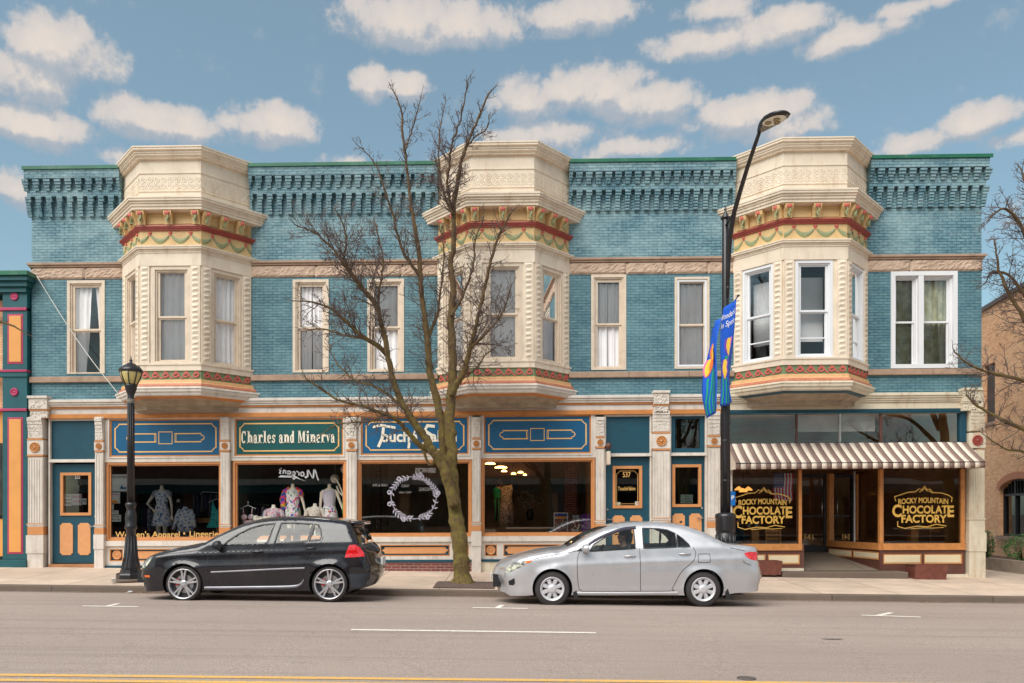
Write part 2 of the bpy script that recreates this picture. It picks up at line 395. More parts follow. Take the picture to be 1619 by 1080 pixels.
BR_TAN = brick('tan_brick', S(246, 190, 138), S(222, 150, 104), S(200, 176, 150, .8), S(250, 208, 168), .3, .15)
BR_OPP = brick('opposite_brick', S(120, 70, 55), S(90, 52, 42), S(140, 120, 110), S(140, 95, 75), .3, .3)
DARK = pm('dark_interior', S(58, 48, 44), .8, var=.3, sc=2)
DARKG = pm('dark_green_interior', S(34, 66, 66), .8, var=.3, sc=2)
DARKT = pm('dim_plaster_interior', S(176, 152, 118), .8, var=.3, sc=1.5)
FLOORI = pm('interior_floor', S(150, 118, 88), .5, var=.2)
BLACK = pm('black_painted_metal', S(34, 32, 36), .35, var=.2, sc=15, spec=.6)
RUBBER = pm('tyre_rubber', S(52, 48, 48), .75, var=.15, sc=9)
BLKPL = pm('black_plastic', S(28, 28, 32), .5, var=.1)
SILVER = pm('alloy_silver', S(205, 203, 206), .28, metal=.7, var=.04)
STEEL = pm('brushed_steel', S(170, 170, 172), .35, metal=.9, var=.05)
GL_SHOP = glass('shop_glass', (.97, .97, .96), 1.85)
GL_UP = glass('sash_glass', (.98, .98, .98), 1.65)
GL_CAR = glass('car_glass', (.84, .89, .87), 1.55)
CURT = pm('sheer_curtain_cloth', S(250, 246, 246), .9, var=.04, sc=3)
CURTG = pm('grey_curtain_cloth', S(206, 206, 206), .9, var=.08, sc=3)
CURTD = pm('dark_green_curtain_cloth', S(160, 162, 136), .9, var=.3, sc=7)
PLASTERW = pm('mannequin_cream', S(244, 232, 214), .5, var=.04)
PAPER = pm('white_paper', S(222, 224, 222), .8, var=.03)
# ------------------------------------------------------------------ ground
def gz(x, y):
    x = max(-16, min(16, x)); s = -.009 * x
    def lp(t, a, b): t = max(0, min(1, t)); return a + (b - a) * t
    if y < -5.6: return -.03 + s
    if y < -3.5: return lp((y + 5.6) / 2.1, -.03, -.115) + s
    return lp((y + 3.5) / 3.5, .005, .12) + s
def gp(u, v):                        # where a photo pixel meets the road
    lo, hi = -15.0, -3.6
    for _ in range(40):
        m = (lo + hi) / 2; X, z = at(u, v, m)
        if z > gz(X, m): lo = m
        else: hi = m
    return at(u, v, lo)[0], lo
def sheet(name, xs, ys, zf, mat, kind='structure'):
    b = MB().mat(mat); k = len(xs)
    b.add([(x, y, zf(x, y)) for y in ys for x in xs], [(j * k + i, j * k + i + 1, (j + 1) * k + i + 1, (j + 1) * k + i) for j in range(len(ys) - 1) for i in range(k - 1)])
    return tag(b.build(name), kind=kind)
def asphalt():
    q = MN('worn_asphalt'); v = q.coord()
    c = q.mix(q.rng(q.noise(v, .35, 6, .6, sca=(.35, 1.4, 1)), .35, .65), S(176, 158, 148), S(194, 176, 164))
    c = q.mix(q.rng(q.noise(v, 70, 4, .8), .38, .62), c, S(132, 117, 108))
    g = q.new('ShaderNodeTexVoronoi'); g.inputs['Scale'].default_value = 70; q.l.new(v, g.inputs['Vector'])
    c = q.mix(q.rng(g.outputs['Distance'], 0, .22, .5, 0), c, S(226, 208, 194))
    # cracks and sealed seams
    vo = q.new('ShaderNodeTexVoronoi', feature='DISTANCE_TO_EDGE'); vo.inputs['Scale'].default_value = .32
    w = q.new('ShaderNodeVectorMath', operation='ADD'); n3 = q.new('ShaderNodeTexNoise'); n3.inputs['Scale'].default_value = 1.5; n3.inputs['Detail'].default_value = 6
    q.l.new(v, n3.inputs['Vector']); q.l.new(v, w.inputs[0]); q.l.new(n3.outputs['Color'], w.inputs[1]); q.l.new(w.outputs[0], vo.inputs['Vector'])
    c = q.mix(q.rng(vo.outputs['Distance'], .0015, .005, .16, 0), c, S(80, 70, 64))
    c = q.mix(q.rng(q.noise(v, .5, 3, .6, sca=(.12, 2.6, 1)), .55, .75, 0, .45), c, S(158, 141, 130))
    c = q.mix(q.rng(q.noise(v, 3, 6, .75), .58, .70, 0, .45), c, S(130, 114, 104))
    c = q.mix(q.rng(q.noise(v, 1.1, 3, .5, sca=(.05, 4.5, 1)), .52, .68, 0, .28), c, S(120, 106, 98))
    q.l.new(c, q.b.inputs['Base Color']); q.b.inputs['Roughness'].default_value = .85
    q.l.new(q.bump(q.noise(v, 90, 4, .7), .6, .008), q.b.inputs['Normal']); return q.m
def concrete(name, col, bw, bh, off=0.0):
    q = MN(name); v = q.coord()
    br = q.new('ShaderNodeTexBrick'); q.l.new(v, br.inputs['Vector']); br.offset = off
    br.inputs['Scale'].default_value = 1; br.inputs['Brick Width'].default_value = bw; br.inputs['Row Height'].default_value = bh; br.inputs['Mortar Size'].default_value = .012
    br.inputs['Color1'].default_value = (*col, 1); br.inputs['Color2'].default_value = (*[x * .84 for x in col], 1); br.inputs['Mortar'].default_value = (*[x * .35 for x in col], 1)
    c = q.mix(q.rng(q.noise(v, 1.3, 8, .7), .4, .7, 0, .6), br.outputs['Color'], tuple(x * .55 for x in col))
    c = q.mix(q.rng(q.noise(v, 5, 6, .8), .60, .70, 0, .5), c, tuple(x * .45 for x in col))
    c = q.mix(q.rng(q.noise(v, 60, 4, .7), .5, .75, 0, .4), c, tuple(x * .5 for x in col))
    q.l.new(c, q.b.inputs['Base Color']); q.b.inputs['Roughness'].default_value = .85
    q.l.new(q.bump(q.noise(v, 70, 4, .6), .3, .006), q.b.inputs['Normal']); return q.m
ASPH = asphalt(); CONC = concrete('sidewalk_concrete', S(226, 202, 180, .92), 1.52, 1.17); KERBM = concrete('kerb_concrete', S(134, 116, 102, .75), 3.1, 50)
MARK = MN('worn_road_paint'); _v = MARK.coord()
MARK.l.new(MARK.mix(MARK.rng(MARK.noise(_v, 35, 6, .75), .45, .62), S(250, 244, 234), S(205, 188, 174)), MARK.b.inputs['Base Color']); MARK.b.inputs['Roughness'].default_value = .7; MARK = MARK.m
MARKY = MN('worn_yellow_paint'); _v = MARKY.coord()
MARKY.l.new(MARKY.mix(MARKY.rng(MARKY.noise(_v, 24, 6, .8), .44, .6), S(244, 186, 84), S(205, 172, 130)), MARKY.b.inputs['Base Color']); MARKY = MARKY.m
xs = [-60, -40, -25] + [-16 + i for i in range(33)] + [25, 40, 60]
SOIL = pm('roadside_earth', S(120, 108, 92, .6), .9, var=.2, sc=.5)
sheet('ground', [-1500, 1500], [-1500, 1500], lambda x, y: -.6, SOIL)
sheet('road', xs, [-30, -18, -13, -9, -7, -5.6, -5.2, -4.8, -4.4, -4, -3.62], gz, ASPH)
sheet('gutter', xs, [-3.62, -3.5], lambda x, y: gz(x, -3.62) + .004, pm('gutter_grime', S(150, 132, 118, .8), .9, var=.3, sc=6))
k = MB().mat(KERBM)
for i in range(len(xs) - 1):
    a, b = xs[i], xs[i + 1]
    P = [(x, y, gz(x, yy) + dz) for x in (a, b) for (y, yy, dz) in ((-3.5, -3.62, 0), (-3.49, -3.5, -.012), (-3.475, -3.5, .0), (-3.34, -3.34, .003))]
    k.add(P, [(0, 4, 5, 1), (1, 5, 6, 2), (2, 6, 7, 3)])
tag(k.build('kerb'), kind='structure')
sheet('sidewalk', xs, [-3.34, -2.2, -1.1, 0, 3.0, 40], gz, CONC)
def line_on_road(name, pts, w, mat):
    b = MB().mat(mat)
    for (x0, y0), (x1, y1) in pts:
        l = sqrt((x1 - x0) ** 2 + (y1 - y0) ** 2); nx, ny = -(y1 - y0) / l * w / 2, (x1 - x0) / l * w / 2
        m = max(1, int(l / 1.0)); P = []
        for i in range(m + 1):
            t = i / m; x, y = x0 + (x1 - x0) * t, y0 + (y1 - y0) * t
            P += [(x + nx, y + ny, gz(x, y) + .005), (x - nx, y - ny, gz(x, y) + .005)]
        b.add(P, [(2 * i, 2 * i + 1, 2 * i + 3, 2 * i + 2) for i in range(m)])
    return tag(b.build(name), kind='structure')
line_on_road('lane_marking', [(gp(555, 996), gp(942, 1001))], .10, MARK)
for (u0, u1, v0, v1, tu, tl) in ((130, 218, 958.5, 959.5, 168, 20), (747, 834, 961, 962.5, 786, 8), (1362, 1456, 973, 976, 1388, 22)):
    a, b = gp(u0, v0), gp(u1, v1); c0 = gp(tu, v0 + .5); c1 = gp(tu + tl, v0 - 4)
    line_on_road('parking_marking', [(a, b), (c0, c1)], .09, MARK)
ya, yb = gp(0, 1067.5), gp(1035, 1078)
sl = (yb[1] - ya[1]) / (yb[0] - ya[0])
for o_ in (0, -.22): line_on_road('centre_line_marking', [((-30, ya[1] + (-30 - ya[0]) * sl + o_), (20, ya[1] + (20 - ya[0]) * sl + o_))], .10, MARKY)
# sealed patch and little iron cover
b = MB().mat(pm('iron_cover', S(92, 84, 80), .6, var=.3, sc=20)); x, y = gp(1180, 1073)
b.lathe((x, y, gz(x, y) + .002), [(.09, 0), (.09, .006), (.075, .008), (0.01, .008)], 20); tag(b.build('valve_cover'), 'small round iron valve cover set in the road at the bottom of the view', 'valve cover')
b = MB().mat(pm('tar_patch', S(110, 98, 92), .8, var=.3, sc=20)); x, y = gp(1316, 1011)
b.add([(x + .13 * cos(q) * (1 + .3 * sin(3 * q)), y + .04 * sin(q), gz(x, y) + .006) for q in [i * pi / 6 for i in range(12)]], [list(range(12))]); tag(b.build('road_patch'), kind='structure')
# gutter litter of fallen leaves
b = MB().mat(pm('dead_leaf', S(128, 84, 52), .8, var=.4, sc=60))
for (u0, u1, n_) in ((205, 262, 50), (300, 560, 90), (600, 640, 60), (780, 900, 70), (960, 1120, 200), (1440, 1500, 26), (100, 1600, 90)):
    for _ in range(n_):
        x = FX(R.uniform(u0, u1), -3.55); y = -3.52 - abs(R.gauss(0, .07)); z = gz(x, y) + .008; r = R.uniform(.012, .032); q = R.uniform(0, 6.3)
        b.add([(x + r * cos(q), y + r * sin(q), z + R.uniform(0, .015)), (x - r * sin(q) * .6, y + r * cos(q) * .6, z + .004), (x - r * cos(q), y - r * sin(q), z + R.uniform(0, .015)), (x + r * sin(q) * .6, y - r * cos(q) * .6, z + .004)], [(0, 1, 2, 3)])
tag(b.build('fallen_leaves'), 'brown dead leaves strewn along the gutter', 'leaves', kind='stuff')
# tree pit
tx = FX(727, -2.5)
b = MB().mat(pm('tree_pit_soil', S(96, 80, 72), .95, var=.4, sc=20, bump=1, bsc=30))
P = []
for j in range(9):
    for i in range(13):
        x, y = tx - .5 + 1.25 * i / 12, -3.2 + 1.1 * j / 8; P.append((x, y, gz(x, y) + .006 + R.uniform(0, .012) + .05 * math.exp(-((x - tx) ** 2 + (y + 2.5) ** 2) / .15)))
b.add(P, [(j * 13 + i, j * 13 + i + 1, (j + 1) * 13 + i + 1, (j + 1) * 13 + i) for j in range(8) for i in range(12)]); tag(b.build('soil_bed'), kind='structure')

# ------------------------------------------------------------------ the commercial building
BLD = empty('commercial_building', (0, 0, .1), 'long two storey teal painted brick building with three cream bay windows over shopfronts', 'building')
XL, XR = FX(50), FX(1552)
zW1, zB0, zB1, zS1, zS0 = 7.30, 7.31, 7.70, 4.945, 4.805      # windows' head band, stone band, sill band
flat = [(106.5, 166, 443.6, 591), (463, 519.8, 442, 589), (581, 639, 441, 588), (934.5, 990, 434, 585), (1066.5, 1121.5, 438, 583), (1408, 1513, 429.5, 582.5)]
holes = []
for (u0, u1, v0, v1) in flat:
    holes.append((FX(u0), FX(u1), FZ((u0 + u1) / 2, v1), min(FZ((u0 + u1) / 2, v0), zB0 - .003)))
bays_x = [-8.02, -0.28, 6.84]; BA, BB, BD = .72, 1.58, .94
bayholes = [(x - BB + .1, x + BB - .1, 4.4, 9.3) for x in bays_x]
w = MB().mat(BR_LO)
w.wall(XL, XR, 3.9, zB0, holes + [(h[0], h[1], 4.4, zB0) for h in bayholes], -.28, 0)
w.build('wall', BLD, shear=True)
w = MB().mat(BR_UP); w.wall(XL, XR, zB1, 9.92, [(h[0], h[1], zB1, 9.3) for h in bayholes], -.28, 0); w.build('upper_wall', BLD, shear=True)
# side and rear walls
w = MB().mat(BR_LO); w.box(XL, XL + .25, -9, -.28, 0, 9.9).box(XR - .25, XR, -9, -.28, -.4, 9.9).box(XL + .25, XR - .25, -9, -8.75, 0, 9.9)
w.build('side_wall', BLD)
w = MB().mat(pm('roofing_felt', S(60, 58, 60), .9)); w.box(XL + .25, XR - .25, -8.75, -.28, 9.4, 9.5); w.build('roof', BLD)
# corbelled parapet: brick courses stepping outward, with two rows of stepped dentils
segs = []
edges = [XL] + [v for x in bays_x for v in (x - BB, x + BB)] + [XR]
segs = [(edges[i], edges[i + 1], i == 0, i == len(edges) - 2) for i in range(0, len(edges), 2)]
C = .0675
def step(z):                                   # outward step of the wall face at height z
    return .0 if z < 8.83 else min(.23, .035 + .03 * int((z - 8.83) / C * .55))
for (a, b, l, r) in segs:
    w = MB().mat(BR_UP); z = 8.83
    while z < 9.93:
        o0 = .012 if z < 9.28 else (.13 if z < 9.43 else (.11 if z < 9.70 else .23))
        tz = min(z + C, 9.93); e = (z - 8.83) * .06
        w.box(a - (e if l else 0), b + (e if r else 0), .0, o0, z, tz - .004); z += C
    pitch = .232; m = int((b - a) / pitch); p = (b - a) / m
    for i in range(m + 1):
        x = a + p * i
        ee = .16 * ((x - a < .02) and l) ; 
        for row, (z0, nc, base, st) in enumerate(((8.83, 7, .012, .017), (9.43, 4, .11, .026))):
            for c in range(nc):
                zz = z0 + c * C; ww = .055 if c < nc - 2 else .085
                if row == 1: ww = .055 if c < 2 else .10
                x0 = x - ww + (.03 if c >= nc - 2 else 0); x1 = x + .055 + (.03 if c >= nc - 2 else 0)
                ex = (zz - 8.83) * .06
                if l: x0 = x0 - ex * max(0, 1 - (x - a) / .9); x1 = x1 - ex * max(0, 1 - (x - a) / .9)
                if r: x0 = x0 + ex * max(0, 1 - (b - x) / .9); x1 = x1 + ex * max(0, 1 - (b - x) / .9)
                lo = a - (.3 if l else 0); hi = b + (.3 if r else 0)
                x0 = max(lo, x0); x1 = min(hi, x1)
                if x1 - x0 > .02: w.box(x0, x1, base - .002, base + (.05 if row == 0 else .04) + st * .72 * (c + 1), zz + .003, zz + C - .009)
    w.build('parapet', BLD, shear=True)
for (a, b, l, r) in segs:
    c = MB().mat(COPING); c.box(a - (.07 if l else 0), b + (.10 if r else 0), -.3, .23, 9.931, 9.99).box(a - (.09 if l else 0), b + (.12 if r else 0), .231, .262, 9.915, 9.995)
    for _ in range(int((b - a) / .35)):
        x = R.uniform(a, b); c.box(x, x + .02, .0, .03, 9.99, 10.0 + R.uniform(0, .02))
    c.build('coping', BLD, shear=True)
# stone head band: rough blocks under a smooth moulding
for (a, b, l, r) in segs:
    w = MB(); v_ = MB().mat(STONEM)
    x = a - (.015 if l else 0)
    while x < b - .01:
        nx = min(b + (.015 if r else 0), x + R.uniform(.9, 1.7)); nx = b + (.015 if r else 0) if b - nx < .5 else nx
        w.mat(STONE)
        k1 = max(4, int((nx - x) / .055)); k2 = 7; P = []
        for j in range(k2 + 1):
            for i in range(k1 + 1):
                e = i in (0, k1) or j in (0, k2); P.append((x + .007 + (nx - x - .014) * i / k1, -(.008 if e else .03 + R.uniform(0, .022)), zB0 + (zB1 - .11 - zB0) * j / k2))
        w.add(P, [(j * (k1 + 1) + i, j * (k1 + 1) + i + 1, (j + 1) * (k1 + 1) + i + 1, (j + 1) * (k1 + 1) + i) for j in range(k2) for i in range(k1)])
        w.box(x, nx, -.28, .008, zB0, zB1 - .105); x = nx
    v_.box(a - (.05 if l else 0), b + (.05 if r else 0), -.1, .05, zB1 - .10, zB1 - .05).box(a - (.08 if l else 0), b + (.08 if r else 0), -.1, .085, zB1 - .05, zB1)
    w.build('lintel_band', BLD, shear=True); v_.build('string_course', BLD, shear=True)
for (a, b, l, r) in segs:
    w = MB().mat(STONEM); x = a
    while x < b - .01:
        nx = min(b, x + R.uniform(1.2, 2.2)); nx = b if b - nx < .6 else nx
        w.box(x + .003 - (.03 if l and x == a else 0), nx - .003 + (.03 if r and nx == b else 0), .001, .07 + R.uniform(0, .01), zS0, zS1); x = nx
    w.build('sill_band', BLD, shear=True, bevel=.012)

def curtain_mesh(fr, s0, s1, z0, z1, n, mat, kind='full'):
    b = MB().mat(mat); k = max(10, int((s1 - s0) / .022)); rows = 7; ph = R.uniform(0, 9); fq = R.uniform(38, 60)
    def sheet_(a0, a1, b0, b1):       # top edge a0..a1, bottom edge b0..b1
        P = []
        for j in range(rows + 1):
            t = j / rows; l0 = a0 + (b0 - a0) * t; l1 = a1 + (b1 - a1) * t
            for i in range(k + 1):
                s_ = l0 + (l1 - l0) * i / k; P.append(fr(s_, n + .022 * sin(fq * s_ + ph + .5 * sin(3 * t)) + .010 * sin(fq * 2.3 * s_), z1 + (z0 - z1) * t))
        b.add(P, [(j * (k + 1) + i, j * (k + 1) + i + 1, (j + 1) * (k + 1) + i + 1, (j + 1) * (k + 1) + i) for j in range(rows) for i in range(k)], True)
    w_ = s1 - s0
    if kind == 'full': sheet_(s0, s1, s0, s1)
    elif kind == 'part': sheet_(s0, s0 + w_ * .49, s0, s0 + w_ * .485); sheet_(s0 + w_ * .50, s1, s0 + w_ * .515, s1)
    elif kind == 'tied': sheet_(s0, s0 + w_ * .60, s0, s0 + w_ * .40); sheet_(s0 + w_ * .74, s1, s1 - w_ * .1, s1)
    return b
def sash(fr, s0, s1, z0, z1, rail, gl, gb, cas, mat, parent, nested, name='window', cmat=None, ckind='full', depth=0.0, cs=None, thirds=False):
    # casing fills the opening; glass from gl..gb in z; cas = side casing width
    f = MB().mat(mat)
    top = z1 - gl; bot = gb - z0
    f.frame(s0, s1, z0, z1, cas * .42, depth - .14, depth - .012, fr, bot=bot * .55)
    f.frame(s0 + cas * .42, s1 - cas * .42, z0 + bot * .55, z1 - cas * .42, cas * .22, depth - .14, depth - .045, fr, bot=.01)
    # upper sash sits in front, lower sash behind
    i0, i1 = s0 + cas * .62, s1 - cas * .62; w_ = cas * .38
    f.frame(i0, i1, rail - .02, z1 - top * .62, w_, depth - .13, depth - .075, fr, bot=.045)
    f.frame(i0, i1, z0 + bot * .55, rail + .012, w_, depth - .15, depth - .1, fr, bot=bot * .45)
    if thirds: f.box(i0 + w_, i1 - w_, depth - .14, depth - .1, z0 + (rail - z0) * .42, z0 + (rail - z0) * .42 + .03, fr)
    fo = f.build(name if nested else 'window_frame', parent, shear=True)
    g = MB().mat(GL_UP)
    g.add([fr(s_, depth - .098, z_) for s_, z_ in ((i0 + w_, rail), (i1 - w_, rail), (i1 - w_, gl), (i0 + w_, gl))], [(0, 1, 2, 3)])
    g.add([fr(s_, depth - .125, z_) for s_, z_ in ((i0 + w_, gb), (i1 - w_, gb), (i1 - w_, rail), (i0 + w_, rail))], [(0, 1, 2, 3)])
    par = fo if nested else parent
    g.build('pane' if nested else 'window_pane', par, shear=True)
    if cmat: curtain_mesh(fr, i0 + .005, i1 - .005, gb + (0 if ckind != 'short' else .2), gl, depth - .19, cmat, ckind).build('curtain', par, shear=True)
    return fo
# flat-wall windows
W6 = flat[5]
gl_ = [(453, 588, 521), (452, 583.5, 518), (451, 582, 517), (446, 578.5, 512), (447, 579, 513)]
for i, (u0, u1, v0, v1) in enumerate(flat[:5]):
    um = (u0 + u1) / 2; h = holes[i]; g0, g1, rr = gl_[i]
    sash(G, h[0], h[1], h[2], h[3], FZ(um, rr), FZ(um, g0), FZ(um, g1), .165 if i != 4 else .13, CREAM2, BLD, True,
         cmat=CURT, ckind=['tied', 'part', 'full', 'part', 'full'][i], depth=.03)
    if i == 4:
        q = MB().mat(VINYL); q.frame(h[0] + .06, h[1] - .06, h[2] + .05, h[3] - .06, .05, -.045, .0); o = q.build('window_liner', BLD, shear=True)
h = holes[5]; um = 1460; mid = (FX(1445.8) + FX(1465)) / 2
f = MB().mat(VINYL); f.frame(h[0], h[1], h[2], h[3], .10, -.12, .035).box(mid - .06, mid + .06, -.12, .03, h[2] + .10, h[3] - .10)
fo = f.build('window', BLD, shear=True); fo['label'] = 'white double window with two sashes'
for (a, b) in ((h[0] + .10, mid - .06), (mid + .06, h[1] - .10)):
    sash(G, a, b, h[2] + .1, h[3] - .1, FZ(um, 508), FZ(um, 441), FZ(um, 575), .08, VINYL, fo, False, name='sash', cmat=CURTD, depth=-.03)

# ------------------------------------------------------------------ bay windows
CURT_BAY = [[('full', CURT), ('full', CURT), ('full', CURT)], [('full', CURT)] * 3, [('short', CURTG)] * 3]
def bay(xc, idx, label):
    base = [(xc - BB, 0), (xc - BA, -BD), (xc + BA, -BD), (xc + BB, 0)]
    mat = CREAM
    faces = [Fr(base[i], (base[i + 1][0] - base[i][0], base[i + 1][1] - base[i][1])) for i in range(3)]
    wid = [sqrt((base[i + 1][0] - base[i][0]) ** 2 + (base[i + 1][1] - base[i][1]) ** 2) for i in range(3)]
    body = MB().mat(mat)
    vin = idx == 2
    ops = []
    for i in range(3):
        if i == 1:
            u = [(240.4, 301.3), (774, 822), (1257.5, 1316.5)][idx]
            a, b = (FX(u[0], -BD) - base[1][0], FX(u[1], -BD) - base[1][0]) if idx != 1 else (wid[1] / 2 - .45, wid[1] / 2 + .45)
        else: a, b = wid[i] / 2 - .40, wid[i] / 2 + .40
        ops.append((a, b, 5.06, 7.30))
        body.wall(0, wid[i], 4.9, 7.56, [ops[-1]], -.12, 0, faces[i])
        body.wall(0, wid[i], 8.82, 9.9, [], -.12, -.0, faces[i])
    bo = body.build('bay_window', BLD, shear=True); bo['label'] = label
    # roof slab, floor
    rf = MB().mat(pm('roofing_felt', S(60, 58, 60), .9)); P = [(x, y, z) for z in (9.80, 9.90) for x, y in offset(base, -.02)]
    rf.add(P, [(3, 2, 1, 0), (4, 5, 6, 7)]); rf.build('roof', bo, shear=True)
    # top cornice
    def sw(name, prof, m, lab=None):
        o = MB().mat(m).sweep(base, prof).build(name, bo, shear=True); return o
    sw('top_cornice', [(-.3, 10.04), (.20, 10.03), (.20, 10.0), (.185, 9.995), (.185, 9.95), (.14, 9.93), (.14, 9.89), (.12, 9.885), (.12, 9.85), (.07, 9.82), (.07, 9.79), (.0, 9.785)], CREAM)
    sw('trim_moulding', [(0, 9.49), (.018, 9.485), (.018, 9.465), (0, 9.46)], CREAM)
    sw('trim_moulding', [(0, 9.07), (.018, 9.065), (.018, 9.045), (0, 9.04)], CREAM)
    # relief panels on the parapet of the bay
    r_ = MB().mat(CREAM)
    for i in range(3):
        n_ = max(3, int(wid[i] / .15))
        for k_ in range(n_):
            s_ = (k_ + .5) * wid[i] / n_
            for zz in (9.17, 9.32):
                q = [(s_ + .06 * cos(t) * (1 + .25 * sin(4 * t)), zz + .058 * sin(t) * (1 + .25 * cos(3 * t))) for t in [2 * pi * j / 12 for j in range(13)]]
                r_.ribbon(q, .024, .0, faces[i], .007, closed=False)
                r_.cham(s_ - .02, s_ + .02, zz - .02, zz + .02, 0, .010, .01, faces[i])
            if k_: r_.ribbon([(s_ - wid[i] / n_ / 2, 9.11), (s_ - wid[i] / n_ / 2 + .02, 9.25), (s_ - wid[i] / n_ / 2 - .02, 9.40)], .016, .0, faces[i], .006)
    r_.build('relief_panel', bo, shear=True)
    sw('mid_cornice', [(0, 8.87), (.30, 8.83), (.30, 8.79), (.285, 8.785), (.285, 8.74), (.25, 8.735), (.25, 8.69), (.225, 8.685), (.225, 8.63), (.20, 8.62), (.20, 8.56), (.0, 8.54)], CREAM)
    sw('frieze', [(.0, 8.545), (.0, 7.74)], YEL)
    sw('red_moulding', [(.0, 8.25), (.075, 8.24), (.085, 8.21), (.06, 8.195), (.06, 8.175), (.035, 8.165), (.035, 8.135), (.0, 8.13)], RED)
    for i in range(3):
        ss = [.075, wid[i] / 2, wid[i] - .075] if i == 1 else [.075, wid[i] * .36, wid[i] * .68, wid[i] - .10]
        if i != 1: ss = [.085, wid[i] * .48, wid[i] - .30 if i == 0 else .0, 0]
        ss = {0: [wid[0] - .08, wid[0] * .60, wid[0] * .27], 1: [.08, wid[1] / 2, wid[1] - .08], 2: [.08, wid[2] * .40, wid[2] * .73]}[i]
        for s_ in ss:
            b = MB().mat(YEL); z1, z0 = 8.545, 8.25
            pr = [(0, z0), (.085, z0), (.095, z0 + .06), (.12, z0 + .13), (.175, z0 + .20), (.185, z1), (0, z1)]
            h_ = .09; k_ = len(pr)
            P = [faces[i](s_ - h_, n, z) for n, z in pr] + [faces[i](s_ + h_, n, z) for n, z in pr]
            b.add(P, [list(range(k_)), list(range(k_, 2 * k_))[::-1]] + [(j, (j + 1) % k_, k_ + (j + 1) % k_, k_ + j) for j in range(k_)])
            br_ = b.build('bracket', bo, shear=True)
            b.mat(ROSE); b.v = []; b.f = []; b.mi = []; b.sm = []
            c_ = faces[i](s_, .19, 8.485); b.ell(c_, (.068, .016, .05), 8, 5)
            b.mat(LEAF)
            b.ribbon([(s_ + .02 * sin(t * 2.4), 8.44 - .18 * t / 3) for t in [j * .4 for j in range(8)]], .036, .125, faces[i], .065)
            b.build('bracket_flower', bo, shear=True)
        # recessed panels behind the brackets
        p_ = MB().mat(YEL)
        cuts = sorted([0] + ss + [wid[i]])
        for j in range(len(cuts) - 1):
            if cuts[j + 1] - cuts[j] > .3: p_.frame(cuts[j] + .10, cuts[j + 1] - .10, 8.29, 8.50, .02, 0, .016, faces[i])
        p_.build('frieze_panel', bo, shear=True)
        # garlands with roses
        n_ = 3 if i == 1 else 3; sp = wid[i] / n_
        for k_ in range(n_ + (1 if i != 1 else 1)):
            s0_ = (k_ - .5) * sp if i == 1 else k_ * sp - .15
            s1_ = s0_ + sp; lo = max(.02, s0_ + .035); hi = min(wid[i] - .02, s1_ - .035)
            if hi - lo < .08: continue
            g = MB().mat(LEAF); r2 = MB().mat(ROSE)
            pts = []
            for j in range(11):
                t = j / 10; s_ = lo + (hi - lo) * t; c0 = (s_ - s0_) / sp; z_ = 8.055 - .17 * (1 - (2 * c0 - 1) ** 2)
                pts.append((s_, z_, .028 + .035 * (1 - (2 * c0 - 1) ** 2)))
            for j in range(10):
                a, c = pts[j], pts[j + 1]
                P = [faces[i](a[0], 0, a[1] + a[2]), faces[i](c[0], 0, c[1] + c[2]), faces[i](c[0], .03, c[1]), faces[i](a[0], .03, a[1]), faces[i](c[0], 0, c[1] - c[2]), faces[i](a[0], 0, a[1] - a[2])]
                g.add(P, [(0, 1, 2, 3), (3, 2, 4, 5)], True)
            if .05 < s1_ < wid[i] - .03:
                c = faces[i](s1_, .008, 8.085); r2.ell(c, (.05, .02, .032), 8, 5); r2.poly([(s1_ - .03, 8.07), (s1_ + .03, 8.07), (s1_ + .012, 8.015), (s1_ - .012, 8.015)], 0, .014, faces[i]); r2.build('rosette', bo, shear=True)
            g.build('garland', bo, shear=True)
    sw('head_cornice', [(0, 7.79), (.11, 7.76), (.11, 7.73), (.095, 7.725), (.095, 7.69), (.06, 7.685), (.06, 7.65), (.045, 7.645), (.045, 7.61), (.03, 7.6), (.03, 7.315), (0, 7.31)], CREAM)
    sw('sill_moulding', [(0, 5.075), (.05, 5.07), (.05, 5.03), (.03, 5.02), (.03, 4.90), (0, 4.895)], CREAM)
    # scroll band
    sw('scroll_band', [(.0, 4.90), (.0, 4.69)], GRNBAND)
    for i in range(3):
        b = MB().mat(ROSE); n_ = 6 if i == 1 else 5; sp = wid[i] / n_
        for k_ in range(n_):
            c = (k_ + .5) * sp; pts = []
            for j in range(15):
                t = j / 14; a_ = pi * 2.4 * t; rr = .022 + .046 * t; pts.append((c + rr * cos(a_ + .6) * 1.25, 4.80 + rr * sin(a_ + .6)))
            b.ribbon(pts, .034, 0, faces[i], .022)
            b.ribbon([(c + .02, 4.86), (c + sp * .35, 4.80), (c + sp * .55, 4.735), (c + sp * .75, 4.72)], .026, 0, faces[i], .018) if c + sp * .8 < wid[i] else None
        b.build('scroll_relief', bo, shear=True)
    sw('peach_moulding', [(0, 4.695), (.04, 4.69), (.045, 4.62), (.055, 4.60)], pm('peach_moulding_paint', S(236, 186, 130, .9), .5, var=.1, sc=6, dirt=.3, dcol=S(170, 90, 60)))
    sw('rose_moulding', [(.055, 4.60), (.085, 4.59), (.095, 4.545), (.09, 4.52), (.0, 4.51)], pm('worn_rose_paint', S(204, 128, 98, .9), .5, var=.15, sc=14, dirt=.4, dcol=S(240, 200, 150)))
    wm = WHITE if idx < 2 else WHITE_OLD
    sw('base_cornice', [(.05, 4.52), (.15, 4.51), (.16, 4.47), (.14, 4.46), (.135, 4.40), (.10, 4.385), (.09, 4.33), (.05, 4.305)], wm)
    sw('soffit_line', [(.05, 4.305), (.03, 4.295), (-.06, 4.26)], ORANGE_BEAM if idx < 2 else TEALD)
